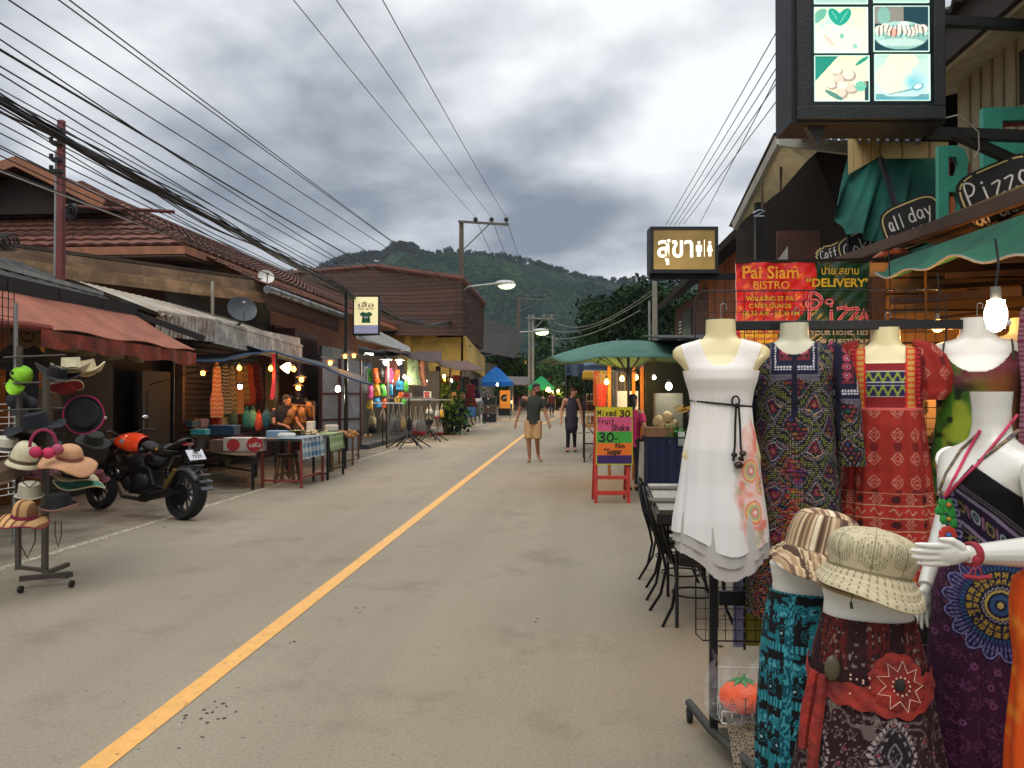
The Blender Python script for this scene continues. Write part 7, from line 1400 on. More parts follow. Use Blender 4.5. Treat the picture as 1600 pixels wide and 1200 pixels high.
# ================= LEFT STALLS AND GOODS =================
def M_(c,**k):return mat('c'+c[1:],c,k.pop('rough',.8),**k)
hb=G(25,925);hr=thing('hat_rack','rusty grey steel hat rack on castors at the near left','hat rack',hb);RS=mat('rusty_rack','#5e574c',.7,.3,dirt=.4)
pA,pB=G(28,905),G(70,910);m=MB();hA=1.95
m.bar(pA+V((0,0,.08)),pA+V((0,0,hA)),.035);m.build('upright',RS,hr);m=MB();m.bar(pB+V((0,0,.08)),pB+V((0,0,hA-.25)),.04);m.build('upright',RS,hr)
m=MB();m.bar(G(30,920)+V((0,0,.08)),G(114,912)+V((0,0,.08)),.04);m.bar(pA+V((0,0,.1)),pB+V((0,0,.1)),.03);m.bar(G(70,912)+V((0,0,.08)),G(106,900)+V((0,0,.1)),.035);m.bar(pA+V((0,0,1.2)),pB+V((0,0,1.2)),.02)
for k in range(6):z=.75+k*.22;m.cyl(pB.lerp(pA,.5)+V((-.25,0,z)),pB.lerp(pA,.5)+V((.28,.0,z+.02)),.008)
m.build('frame',RS,hr)
for px,py in((32,927),(112,918),(105,903)):m=MB();q=G(px,py)+V((0,0,.03));m.cyl(q+V((-.012,0,0)),q+V((.012,0,0)),.028,n=14);m.build('caster',BLK,hr)
def hat(label,px,py,d,r,crown,brim,col,band=None,tilt=(0,0),wave=.0,shape='round',name='hat',stripe=None,trim=None,droop=.0):
 """brimmed hat: r crown radius, crown height, brim width (metres), tilt degrees about view axis and right axis"""
 o=D(px,py,d);t=thing(name,label,'hat',o,'hats shown on the near left rack');rx,ry=facing(o);R3=Matrix.Rotation(R(tilt[0]),3,ry)@Matrix.Rotation(R(tilt[1]),3,rx)
 B=lambda p:o+R3@(rx*p[0]+ry*p[1]+V((0,0,p[2])))
 def cr(u,v):
  a=2*pi*u;q=r*(1-.16*v)if v<.8 else r*(.87*max(0,1-(v-.8)*5)**.5);z=crown*min(1,v/.85)
  if shape=='cowboy':z=crown*min(1,v/.8)*(1+.12*cos(a)**2*min(1,v))-crown*.30*math.exp(-(cos(a)*q/r/.4)**2)*max(0,v-.8)*5
  if shape=='dome':q=r*cos(v*pi/2)**.6;z=crown*sin(v*pi/2)
  return B((q*cos(a),q*1.15*sin(a),z))
 m=MB();m.surf(cr,36,16,wrap=True);cm=mat('hat_'+col[1:],col,.9,var=.12,scale=30,bump=.4,bscale=180)if not stripe else stripe;o1_=m.build('crown',cm,t);s=o1_.modifiers.new('t','SOLIDIFY');s.thickness=.003
 if brim:
  m=MB();m.surf(lambda u,v:B(((r+brim*v)*cos(2*pi*u),(r*1.15+brim*v)*sin(2*pi*u),-droop*v*v+(wave*v*sin(6*pi*u+px)if shape!='cowboy'else wave*v*v*cos(2*pi*u)**2*1.8))),60,10,wrap=True);o2_=m.build('brim',cm,t);s=o2_.modifiers.new('t','SOLIDIFY');s.thickness=.003
 if band:m=MB();m.surf(lambda u,v:B(((r*1.015-.1*v*.15*r)*cos(2*pi*u),(r*1.17)*sin(2*pi*u),.004+v*.028)),36,3,wrap=True);m.build('band',M_(band),t)
 if trim:m=MB();m.tube([B(((r+brim)*cos(a),(r*1.15+brim)*sin(a),-droop+(wave*sin(3*a+px)if shape!='cowboy'else wave*cos(a)**2*1.8)))for a in np.linspace(0,2*pi,60,endpoint=False)],.006,5,closed=True);m.build('trim',M_(trim),t)
 return t,B
PLAID=banded('plaid_cloth','#b08a5c','#6e4b30',14,0,.35,.9,.1,.25)
hat('cream cowboy hat with dark band at the top of the rack',112,582,7.2,.085,.12,.075,'#c9bf9f','#3a2b20',(-4,-8),.05,'cowboy')
hat('woven cream cowboy hat with frayed brim right of the banded one',138,584,7.5,.085,.115,.07,'#bcae88',None,(-12,-6),.045,'cowboy',trim='#d6c9a0')
hat('dark brown cowboy hat left of the cream cowboy hats',88,588,7.0,.08,.08,.10,'#1c1614',None,(14,12),.04,'cowboy')
hat('red hat with frayed straw brim below the cream cowboy hats',103,604,7.3,.08,.05,.06,'#8f2328',None,(-5,160),.01,trim='#cfc39c')
hat('wide black felt hat above the earmuffs',57,668,6.7,.10,.12,.12,'#14161c',None,(-12,4),.02)
hat('black hat with bright pink rim turned to show its inside',131,648,7.3,.13,.05,.03,'#151417',None,(-8,70),.012,trim='#b0185c')
hat('black floppy hat on the left behind the cream cap',22,690,6.8,.11,.10,.06,'#1c1b1e',None,(20,10),.02)
hat('tan felt floppy hat with plaited ribbon band',108,716,6.5,.10,.11,.11,'#b98a64','#8a5148',(8,14),.03,'dome',droop=.06)
hat('cream boater style hat with black band under the tan floppy hat',118,745,6.6,.10,.075,.07,'#c2b08a','#1a1512',(8,6),.012)
hat('cream and green lace edged hat lowest in the stack on the right',124,757,6.7,.11,.05,.08,'#2f6a58',None,(6,4),.02,trim='#b9ab84')
hat('plaid sun hat with dark red ribbon near the bottom of the rack',38,808,6.2,.09,.13,.075,'#b08a5c','#7a1f38',(3,10),.018,'dome',stripe=PLAID,trim='#8a2438',droop=.035)
hat('black and tan fedora with pink edge beside the plaid hat',92,790,6.4,.095,.10,.04,'#1b1c1c',None,(-6,4),.006,trim='#8a5a50')
hat('cream cap with brown cord and long ear flaps',36,722,6.5,.10,.17,.02,'#c4bb9c','#5d4a34',(12,10),.0,'dome',droop=.03)
hat('brown wool hat half hidden at the left behind the cream cap',18,738,6.8,.11,.09,.03,'#6b5644',None,(-30,20),.01)
t,B=hat('lime green sports cap hanging by its strap at the upper left',32,590,6.9,.085,.10,0,'#86c22a',None,(30,25),0,'dome',name='cap')
m=MB();m.surf(lambda u,v:B((lerp(-.06,.07,u),-.07-.13*v*(1-.8*(2*u-1)**2*v),-.02-.06*v)),12,8);m.build('visor',mat('hat_86c22a','#86c22a'),t);m=MB();rect(m,(0,0),.03,.03,frame_mat(B((-.07,-.06,.03)),rx_,(0,0,1)),.0);m.build('logo_patch',DARK,t)
t,B=hat('charcoal sports cap hanging below the lime green cap',28,628,7.0,.085,.09,0,'#232427',None,(-10,30),0,'dome',name='cap')
m=MB();m.surf(lambda u,v:B((lerp(-.06,.06,u),-.07-.11*v,-.02)),10,6);m.build('visor',M_('#232427'),t)
em=thing('earmuffs','pink and teal earmuffs hanging above the cream cap','earmuffs',D(72,700,6.3));c=D(70,702,6.3);rx,ry=facing(c)
m=MB();m.tube([c+rx*(-.10+.0)+V((0,0,.02))]+[c+rx*(.09*cos(a)-.01)+V((0,0,.13*sin(a)+.02))for a in np.linspace(pi,0,14)],.012,8);m.build('headband',M_('#8a2444'),em)
for dx,dz,cc in((-.055,-.02,'#b52a52'),(.03,-.03,'#c2325a'),(.09,-.005,'#a84a62')):m=MB();m.ball(c+rx*dx+V((0,-.01,dz)),(.05,.035,.045),14,jit=.03);m.build('muff',M_(cc,bump=.8,bscale=150),em)
cn=thing('chin_cord','looped brown chin cords dangling below the plaid hat','cord',D(45,850,6.2));m=MB()
for x0,x1,yb_,y0 in((30,55,872,820),(86,96,855,815),(36,56,762,745)):
 m.tube([D(x0,y0,6.2),D(x0,(y0+yb_)/2,6.2),D((x0+x1)/2,yb_,6.2),D(x1,(y0+yb_)/2,6.2),D(x1,y0,6.2)],.005,5)
m.build('cord',M_('#3a2c20'),cn)
gr=thing('wire_rack','white wire grid rack standing behind the hats at the left edge','rack',PX(5,720,-5.6));m=MB();gx=-5.55
ya_,yb2=6.2,PX(30,700,gx).y
for k in range(12):y=lerp(ya_,yb2,k/11);m.bar((gx,y,.55),(gx,y,1.45),.007)
for k in range(15):z=.55+k*.064;m.bar((gx,ya_,z),(gx,yb2,z),.007)
for y in(ya_,yb2):m.bar((gx,y,0),(gx,y,1.45),.02)
m.build('wires',mat('white_wire','#b5b1a6'),gr)
gr2=thing('wire_grid','black wire grid hanging from the red awning at the left edge','grid panel',PX(5,500,-5.95));m=MB();ye=PX(22,480,-5.95).y
for k in range(10):y=ye-.09*k;m.bar((-5.95,y,1.8),(-5.95,y,2.75),.007)
for k in range(11):z=1.8+k*.095;m.bar((-5.95,ye-.9,z),(-5.95,ye,z),.007)
m.build('wires',BLK,gr2);m=MB();p=PX(24,560,-5.8);m.cyl((p.x,p.y,0),(p.x,p.y,2.5),.022);m.build('post',mat('galvanised','#8d8f8c'),gr2)
def shirt(label,px,py,X,w,h,col,group='shirts hanging in the near left stall',pr=None):
 c=PX(px,py,X);t=thing('hanging_shirt',label,'shirt',c,group);m=MB();P=[(-.25,.5),(-.5,.36),(-.58,.12),(-.38,.06),(-.34,.2),(-.34,-.5),(.34,-.5),(.34,.2),(.38,.06),(.58,.12),(.5,.36),(.25,.5),(.1,.44),(-.1,.44)]
 fm=frame_mat(c,(.2,1,0),(0,0,1));m.prism([fm@V((x*w,z*h,0))for x,z in P],fm.to_3x3()@V((0,0,-.05)));m.build('cloth',M_(col,bump=.6,bscale=9),t)
 if pr:m=MB();disc(m,(0,.08*h),.16*w,fm,.004,16,.13*w);rect(m,(0,.1*h),.1*w,.03*h,fm,.004);rect(m,(0,-.02*h),.2*w,.015*h,fm,.004);m.build('print',M_(pr),t,smooth=False)
shirt('beige tee shirt with small brown print at the left edge',42,530,-6.7,.62,.72,'#8f7a50',pr='#4a3524');shirt('black blouse hanging behind the lime cap',38,585,-6.5,.62,.7,'#15151a');shirt('tan jacket hanging behind the charcoal cap',62,645,-6.6,.62,.7,'#5e4c3a');shirt('brown patterned vest low behind the wire rack',40,700,-6.9,.6,.7,'#55331f');shirt('orange shirt at the very left of the stall',8,545,-7.2,.6,.7,'#a8651c')
sb=thing('hanging_sacks','pale sacks bundled under the red awning front','sacks',PX(110,545,-6.3));m=MB()
for px,py,s_ in((100,538,.22),(135,545,.2),(175,552,.2),(215,556,.16)):m.ball(PX(px,py,-6.4),(.08,s_*1.6,.10),12,jit=.15)
m.build('cloth',M_('#6b6147',bump=.5,bscale=20),sb)
bulb('warm bulb glowing inside the near left stall',PX(12,520,-7.4),.04,'#ffb24e',8,cord=.3,s=12);bulb('warm bulb hanging beside the dark door of the near left stall',PX(108,540,-7.0),.02,'#ffd9a0',1.5,cord=.15,s=8)
rw=G(287,812);rw.z=.32;fw=D(156,786,10.95);fw.z=.30;mo=thing('motorcycle','black motorcycle with orange tank parked by the white edge line','motorcycle',(rw.x,rw.y,0))
fd=(fw-rw);fd.z=0;WB=fd.length;fd.normalize();sd=V((fd.y,-fd.x,0))
sd=sd if sd.dot(V((0,-1,0)))>0 else-sd;up=(V((0,0,1))-sd*.10).normalized()
def K(f,s,z):return V((rw.x,rw.y,0))+fd*(f*WB)+sd*s+up*z
TY=mat('tyre_rubber','#131313',.85,bump=.5,bscale=60);PLA=mat('black_fairing','#0c0c0e',.3,coat=.4);ORP=mat('orange_tank','#e8441a',.25,coat=.8,var=.05);MET=mat('engine_metal','#2a2a2c',.45,.8)
for nm,f,z,rr,w in(('rear_wheel',0,.315,.315,.17),('front_wheel',1,.305,.305,.12)):
 c=K(f,0,z);m=MB();Mx=Matrix(((*fd,),(*up,),(*sd,))).transposed().to_4x4();m.lathe([(rr-.10,-w*.42),(rr-.03,-w*.5),(rr-.008,-w*.3),(rr,0),(rr-.008,w*.3),(rr-.03,w*.5),(rr-.10,w*.42),(rr-.10,-w*.42)],c,40,M=Mx,caps=False);ty=m.build(nm,TY,mo)
 m=MB()
 for k in range(10):
  a=k*pi/5;m.bar(c+fd*.03*cos(a)+up*.03*sin(a),c+(fd*cos(a)+up*sin(a))*(rr-.09),.03,.018,up=sd)
 m.lathe([(.035,-w*.45),(.045,-w*.3),(.045,w*.3),(.035,w*.45)],c,16,M=Mx);m.tube([c+(fd*cos(a)+up*sin(a))*(rr-.10)for a in np.linspace(0,2*pi,40,endpoint=False)],.018,8,closed=True);m.build('rim',mat('alloy_rim','#77787c',.3,.8),ty)
 m=MB();m.lathe([(.05,.0),(.13,.0),(.13,.006),(.05,.006)],c+sd*(w*.5),24,M=Mx);m.build('brake_disc',MET,ty)
m=MB();m.surf(lambda u,v:K(0,(v-.5)*.20*(1-.2*abs(u-.5)),.315)+(fd*cos(lerp(.2,2.55,u))+up*sin(lerp(.2,2.55,u)))*(.35-.06*abs(2*v-1)**2),20,8)
for k in range(5):a=lerp(2.0,2.9,k/4);p=K(0,0,.315)+(fd*cos(a)+up*sin(a))*.385;m.box(p,(.17,.06,.016),rz=math.atan2(sd.y,sd.x),rx=.4-k*.28)
mg=m.build('mudguard',mat('grey_guard','#34363a',.45),mo);s=mg.modifiers.new('t','SOLIDIFY');s.thickness=.008
m=MB();m.surf(lambda u,v:K(1,(v-.5)*.15,.305)+(fd*cos(lerp(.5,2.6,u))+up*sin(lerp(.5,2.6,u)))*(.345-.04*abs(2*v-1)**2),18,6);m.build('front_mudguard',PLA,mo).modifiers.new('t','SOLIDIFY').thickness=.006
m=MB()
def tank(u,v):
 a=2*pi*u;f=lerp(.52,.86,v);w=.02+.155*sin(pi*min(1,v*.85+.12))**.6;h=.05+.11*sin(pi*min(1,v*.8+.25))**.8;return K(f,w*cos(a),.86+.07*v+h*sin(a)*(1 if sin(a)>0 else .7))
m.surf(tank,28,16,wrap=True);m.build('fuel_tank',ORP,mo)
m=MB();m.ball(K(.66,0,1.015),(.09,.05,.02),10);m.ball(K(.64,0,.80),(.26,.14,.12),12);m.ball(K(.48,0,.66),(.34,.14,.17),12);m.ball(K(.80,0,.70),(.14,.13,.16),12);m.build('tank_cover',PLA,mo)
m=MB();M4=frame_mat(K(.66,.165,.93),fd,up);M4=M4 if(M4.to_3x3()@V((0,0,1))).dot(sd)>0 else frame_mat(K(.66,.165,.93),-fd,up);disc(m,(0,0),.04,M4,.006,20,sx=1.2);m.build('tank_emblem',mat('pale_emblem','#a9a9ae',.4),mo)
m=MB();m.surf(lambda u,v:K(lerp(.02,.48,v),(.13-.03*v+.0)*cos(2*pi*u)*(1 if v>.05 else .4),.93-.12*sin(pi*v*.9)+.05*(1-v)+.055*sin(2*pi*u)*(1 if v>.05 else .3)),22,14,wrap=True);m.build('seat',mat('seat_vinyl','#101011',.6),mo)
m=MB();m.ball(K(.20,0,.84),(.26,.13,.09),12);m.ball(K(.34,0,.72),(.2,.12,.14),12);m.box(K(.0,0,.78),(.20,.06,.16),rz=math.atan2(sd.y,sd.x));m.tube([K(.1,0,.82),K(.02,0,.78),K(-.02,0,.70)],.022,6);m.build('tail',PLA,mo)
m=MB();m.ball(K(.03,0,.92),(.07,.10,.03),10);tlz=m.build('tail_light',mat('tail_lens','#6b1a12',.2,coat=1),mo)
pc=K(-.07,.0,.80);pM=frame_mat(pc,sd,up*.8+fd*.6);pM=pM if(pM.to_3x3()@V((0,0,1))).dot(fd)<0 else frame_mat(pc,-sd,up*.8+fd*.6);m=MB();m.prism([pM@V((x,y,0))for x,y in((-.12,-.075),(.12,-.075),(.12,.075),(-.12,.075))],pM.to_3x3()@V((0,0,.004)));pl_=m.build('number_plate',mat('plate_white','#c9c9cc',.4,var=.04),mo)
m=MB();
for tx,dz,s_ in(('1กข',.030,.055),('7529',-.03,.07)):
 vs,fs=text_mesh(tx,s_,.0);m.add([pM@V((v.x,v.y+dz,.006))for v in vs],fs)
m.build('plate_lettering',mat('plate_black','#1a1a1c',.5),pl_,smooth=False)
m=MB();m.box(K(.46,0,.45),(.30,.30,.34),rz=math.atan2(fd.y,fd.x));m.ball(K(.40,.14,.42),(.13,.05,.13),14);m.ball(K(.56,.12,.40),(.10,.05,.10),14);m.tube([K(.62,.1,.62),K(.72,.12,.42),K(.60,.16,.24),K(.30,.17,.22)],.025,8);m.tube([K(.36,.17,.24),K(.18,.19,.30),K(.02,.20,.36)],.05,12);m.build('engine',MET,mo)
m=MB();m.tube([K(.76,0,.88),K(.60,.11,.70),K(.34,.12,.60),K(.28,.11,.38)],.022,8);m.tube([K(.76,0,.88),K(.60,-.11,.70),K(.34,-.12,.60),K(.28,-.11,.38)],.022,8);m.bar(K(.30,.11,.40),K(0,.11,.315),.05,.04);m.bar(K(.30,-.11,.40),K(0,-.11,.315),.05,.04);m.tube([K(.30,0,.62),K(.12,0,.84),K(-.1,0,.86)],.02,6);m.build('chassis',BLK,mo)
m=MB()
for s_ in(-1,1):m.tube([K(1,s_*.09,.305),K(.80,s_*.09,.93)],.026,10);m.tube([K(.93,s_*.09,.52),K(.80,s_*.09,.93)],.032,10)
m.build('fork',MET,mo);m=MB();m.ball(K(.90,0,.88),(.08,.09,.10),12);m.build('headlight',PLA,mo)
m=MB();m.tube([K(.70,.36,1.06),K(.76,.24,1.07),K(.80,.06,1.0),K(.80,-.06,1.0),K(.76,-.24,1.07),K(.70,-.36,1.06)],.013,8);m.tube([K(.70,.37,1.06),K(.735,.26,1.07)],.02,8);m.tube([K(.70,-.37,1.06),K(.735,-.26,1.07)],.02,8);m.build('handlebar',BLK,mo)
for s_ in(-1,1):
 m=MB();e=K(.80,s_*.30,1.24);m.tube([K(.75,s_*.24,1.07),K(.80,s_*.28,1.20),e],.007,6);m.ball(e,(.055,.02,.032),12,Matrix.Rotation(math.atan2(sd.y,sd.x),4,'Z'));mi_=m.build('mirror',BLK,mo);m=MB();m.ball(e-fd*.012,(.045,.014,.024),12,Matrix.Rotation(math.atan2(sd.y,sd.x),4,'Z'));m.build('mirror_glass',mat('mirror_glass','#d8dade',.05,1),mi_)
m=MB();m.tube([K(.05,.12,.62),K(.14,.13,.38)],.03,10);m.build('shock_spring',mat('dark_yellow','#5a4a14',.5),mo);m=MB();m.tube([K(.30,-.1,.3),K(.24,-.24,.02)],.012,6);m.bar(K(.33,.12,.34),K(.30,.26,.33),.03,.015);m.build('side_stand',MET,mo)
ct=thing('tarpaulin_canopy','grey tarpaulin canopy on thin poles over the food tables','canopy',PX(430,560,-6));
cA_,cB_,cC_,cD_=D(272,600,13.6),D(440,588,16.0),D(580,600,18.8),D(285,556,15.4);cP=D(432,549,17.5);cE=D(545,572,21.5)
TRP=cloth('grey_tarpaulin','#47524f',.25,c2='#5d6a6c',scale=2.5,dirt=.15)
def tarp_tri(m,a,b_,c,n=14,sag=.06):
 m.sheet(lambda u,v:V(a).lerp(V(b_),u*(1-v)).lerp(V(c),v)if v<1 else V(c),n,n,.008)
def tpt(u,v):
 fr=[D(272,606,13.2),D(360,610,14.0),D(440,583,15.0),D(520,587,16.3),D(580,601,17.6)];bk_=[D(278,557,15.6),D(350,553,16.6),D(428,547,17.6),D(505,568,19.4),D(560,584,21)]
 def at(P):x=u*4;i=min(3,int(x));f_=x-i;f_=f_*f_*(3-2*f_);return P[i].lerp(P[i+1],f_)
 if True:fr=[D(270,568,13.4),D(350,562,14.0),D(432,549,14.8),D(512,577,16.0),D(580,602,17.4)]
 return at(fr).lerp(at(bk_),v)+V((0,0,.12*sin(pi*v)*0+.02*sin(u*20)-.06*sin(pi*v)))
m=MB();m.sheet(tpt,60,14,.008);m.build('tarp',TRP,ct)
m=MB();m.tube([tpt(t,0)for t in np.linspace(0,1,40)],.018,6);m.build('blue_hem',M_('#27406b'),ct)
m=MB();q=G(437,742);q2=tpt(.5,0);m.cyl((q2.x,q2.y,0),q2,.018);q=tpt(.86,.1);m.cyl((q.x,q.y,0),q,.022);q=tpt(0,.1);m.cyl((q.x,q.y,0),q+V((0,0,0)),.02);m.bar(tpt(0,0)+V((-.4,0,-.35)),tpt(.42,0),.02);m.build('pole',BLK,ct)
def table(label,pts,h,top,legc,cloth_=None,clc=None,topc='#3a3f3a',ov=.3,rail=.12,group=None):
 """pts: four ground corners near-left, near-right, far-right, far-left"""
 P=[G(*p)for p in pts];t=thing('table',label,'table',P[0],group)
 for p in P:m=MB();m.bar(p,p+V((0,0,h-.03)),.038);m.build('leg',legc,t)
 m=MB();m.bar(P[0]+V((0,0,rail)),P[1]+V((0,0,rail)),.03);m.bar(P[1]+V((0,0,rail+.05)),P[2]+V((0,0,rail+.05)),.03);m.build('stretcher',legc,t)
 c=sum(P,V((0,0,0)))/4;Q=[c+(p-c)*1.06 for p in P];m=MB();m.slab(*[q+V((0,0,h-.03))for q in Q],.035);m.build('table_top',top,t);return t,Q
RT=mat('red_painted_steel','#7f3028',.6,dirt=.2)
def plaid(name,a,b_):
 m,N,L,b=nodes(name);tc=N.new('ShaderNodeTexCoord');sp=N.new('ShaderNodeSeparateXYZ');L.new(tc.outputs['Object'],sp.inputs[0]);outs=[]
 for ax in(1,2):
  x=N.new('ShaderNodeMath');x.operation='MULTIPLY';x.inputs[1].default_value=5.2 if ax==1 else 6.5;L.new(sp.outputs[ax],x.inputs[0]);f=N.new('ShaderNodeMath');f.operation='PINGPONG';f.inputs[1].default_value=.5;L.new(x.outputs[0],f.inputs[0]);g_=N.new('ShaderNodeMath');g_.operation='GREATER_THAN';g_.inputs[1].default_value=.26;L.new(f.outputs[0],g_.inputs[0]);outs.append(g_.outputs[0])
 s_=N.new('ShaderNodeMath');s_.operation='ADD';L.new(outs[0],s_.inputs[0]);L.new(outs[1],s_.inputs[1]);h_=N.new('ShaderNodeMath');h_.operation='MULTIPLY';h_.inputs[1].default_value=.5;L.new(s_.outputs[0],h_.inputs[0])
 mx=N.new('ShaderNodeMix');mx.data_type='RGBA';L.new(h_.outputs[0],mx.inputs[0]);mx.inputs[6].default_value=(*lin(a),1);mx.inputs[7].default_value=(*lin(b_),1);L.new(mx.outputs[2],b.inputs['Base Color']);b.inputs['Roughness'].default_value=.85;return m
BLU,GRN=plaid('blue_check','#a9b4b4','#2c5f7c'),plaid('green_check','#9fae82','#557a4a')
ft,Q=table('food table with red steel legs and blue checked cloth',((410,762),(471,763),(504,752),(452,748)),.80,mat('dark_table_top','#3d4440',.4),RT)
ft2,Q2=table('food table with black legs and green checked cloth',((490,752),(512,750),(536,741),(515,738)),.80,mat('dark_table_top','#3d4440'),BLK)
def drape(name,label,a,b_,m_,drop,h=.81):
 t=thing('tablecloth',label,'tablecloth',a);m=MB();m.sheet(lambda u,v:V(a).lerp(V(b_),u)+V((.012*sin(u*31)+.02*v,-.01*v,h-drop*v+.01*sin(u*19)*v)),40,8,.004);c=V((-.4,.1,0));m.slab(V(a)+V((0,0,h)),V(b_)+V((0,0,h)),V(b_)+V((-.45,.0,h)),V(a)+V((-.45,0,h)),.006);m.build('cloth',m_,t);return t
e1_,e2_,e3_=Q[1],Q[2],G(541,738)
drape('c','blue and white checked cloth over the near food table',e1_,e2_,BLU,.34);drape('c','green checked cloth over the far food table',Q2[1]+V((0,.1,0)),Q2[2],GRN,.30)
bt,Q3=table('low wooden table under blue cloth at the end of the food stall',((519,737),(551,727),(560,718),(530,724)),.70,M_('#1f2358'),mat('raw_wood','#6e5238',.8));m=MB();c=D(540,681,16.9)
wr_=thing('food_pile','heap of small brown snacks on the blue cloth table','snacks',c)
for k in range(60):m.ball(c+V((random.gauss(0,.16),random.gauss(0,.16),random.uniform(-.02,.10))),random.uniform(.03,.045),6,jit=.2)
m.build('snacks',M_('#9a7448'),wr_)
st_=thing('stool','worn wooden stool under the red legged food table','stool',G(431,752));sb_=G(431,756)+V((.1,.3,0))
for dx,dy in((-.14,-.14),(.14,-.14),(.14,.14),(-.14,.14)):m=MB();m.bar(sb_+V((dx*1.2,dy*1.2,0)),sb_+V((dx*.8,dy*.8,.44)),.05);m.build('leg',mat('raw_wood','#6e5238'),st_)
m=MB();m.cyl(sb_+V((0,0,.44)),sb_+V((0,0,.49)),.19,n=24);m.build('seat',mat('dark_seat','#2a2520',.7),st_);m=MB();m.bar(sb_+V((-.15,-.15,.16)),sb_+V((.15,-.15,.16)),.03);m.bar(sb_+V((-.15,.15,.16)),sb_+V((.15,.15,.16)),.03);m.build('stretcher',mat('raw_wood','#6e5238'),st_)
def boxy(name,label,cat,c,d,col,rz=0,bevel=.01,extra=None,group=None):
 t=thing(name,label,cat,c,group);m=MB();m.box(c,d,rz=rz);m.build('body',M_(col),t,bevel=bevel)
 if extra:extra(t)
 return t
T=lambda px,py,d:D(px,py,d)
boxy('plastic_tray','pink and blue plastic tray on the near corner of the food table','tray',T(434,679,14.2),(.34,.22,.14),'#6f8fa8');boxy('plastic_bag','white plastic bag of packets on the food table','bag',T(448,681,13.9),(.30,.2,.10),'#b4b4ae',.3,.04)
boxy('food_box','white foam box standing behind the leaf wrapped food','box',T(486,667,15.0),(.14,.12,.2),'#b9b9b2');boxy('lid','white lid leaning at the far end of the food table','lid',T(518,669,16.0),(.26,.1,.14),'#b5b7b0',.4,.03)
lf=thing('banana_leaves','green banana leaves spread with cream parcels on the food table','food',T(480,682,14.6));m=MB();c=T(478,684,14.6)
for k in range(14):p=c+V((random.uniform(-.35,.25),random.uniform(-.5,.9),.02+.01*k));m.box(p,(.34,.16,.006),rz=random.uniform(0,3),rx=random.uniform(-.15,.15))
m.build('leaf',M_('#3d5230'),lf);m=MB()
for k in range(40):m.ball(c+V((random.gauss(.05,.12),random.gauss(.1,.18),random.uniform(.05,.12))),(.035,.025,.02),6,jit=.2)
m.build('parcels',M_('#b5a684'),lf)
ss=thing('snack_packets','golden brown snack packets hanging on a small stand above the food table','snacks',T(468,650,15.2));m=MB();c=T(466,652,15.2)
for k in range(14):m.ball(c+V((random.uniform(-.26,.26),random.uniform(-.1,.1),random.uniform(-.24,.2))),(.08,.05,.11),8,jit=.2)
m.build('packets',M_('#7a5226',rough=.35),ss);m=MB();m.bar(c+V((-.32,0,.26)),c+V((.3,0,.2)),.02);m.bar(c+V((-.3,0,.25)),c+V((-.3,0,-.3)),.02);m.bar(c+V((.3,0,.2)),c+V((.3,0,-.3)),.02);m.build('stand',mat('raw_wood','#6e5238'),ss)
pp=D(441,690,15.3);person('woman in black shirt bending over the food table between the canopy poles',(pp.x,pp.y,0),1.6,5,dict(chest=(.01,-.02,.70),neck=(.03,-.05,.80),head=(.045,-.075,.885),sl=(-.09,-.03,.77),sr=(.12,-.04,.77),el=(-.10,-.10,.63),er=(.16,-.13,.64),wl=(.02,-.20,.60),wr=(.20,-.22,.58),yaw=35),[('tee','#121319',.45),('pants','#1c1c22'),('shoes','#222222'),('long_hair','')],'brown','#0e0b0a')
bt2,_=table('long black trestle table with pots behind the motorcycle',((300,748),(395,765),(400,745),(320,732)),.52,mat('black_top','#151514',.6),BLK,rail=.3)
def pot(name,label,cat,px,py,d,r,h,col,rough=.5,metal=0):
 c=D(px,py,d);t=thing(name,label,cat,c);m=MB();m.lathe([(r*.8,0),(r*.95,h*.1),(r,h),(r*1.06,h),(r*1.06,h*1.04),(r*.9,h*1.02),(r*.86,h*.12),(.01,h*.1)],c,20);m.build('body',mat('pot_'+col[1:],col,rough,metal),t);return t
pot('cooking_pot','dented steel cooking pot on the black trestle table','pot',312,702,13.6,.14,.20,'#4d4a48',.4,.8);boxy('plastic_basket','teal plastic basket resting on the steel pot','basket',T(313,675,13.6),(.26,.18,.10),'#2f7f80');boxy('plastic_tub','dark blue square tub on the food stall shelf','tub',T(350,672,14.6),(.48,.3,.18),'#1d3c55')
def cola(t):
 m=MB();c=T(383,694,13.35);rx,ry=facing(c);Mx=frame_mat(c-ry*.16,rx,(0,0,1));disc(m,(-.18,.0),.10,Mx,.02,20);disc(m,(.14,-.0),.12,Mx,.02,20);rect(m,(.16,.01),.22,.16,Mx,.021);m.build('red_panel',M_('#8f1a1c'),t,smooth=False);m=MB();strokes(m,'coKo',Mx@Matrix.Translation((.15,0,.024)),.18,.07,.012);m.build('lettering',M_('#b5aaa2'),t,smooth=False)
boxy('drinks_crate','white crate with red round panels and script lettering on the trestle table','crate',T(383,694,13.5),(.62,.3,.22),'#a8a29a',-.1,extra=cola);boxy('drinks_crate','small brown crate left of the red lettered crate','crate',T(345,696,13.7),(.26,.3,.2),'#5d4238')
def strip_bag(label,px,y0,y1,w,colf,X=-6.9,rep=0):
 a=PX(px,y0,X);b_=PX(px,y1,X);h=a.z-b_.z;t=thing('woven_bag',label,'bag',a,'woven bags hanging above the food stall')
 loft('cloth',t,a,[(-h,w*.5,.03),(-h*.7,w*.52,.04),(-h*.5,w*.36,.03),(-h*.1,w*.3,.02),(0,.02,.015)],PRINT,40,90,20,colf=colf,cap=True);return t
zz=lambda c1,c2,s:(lambda X,Z,a,q:rgb(mixc(full(X,c1),c2,((np.sin(Z*s+6*np.abs(((q*14)%1)-.5))>0)*.9))))
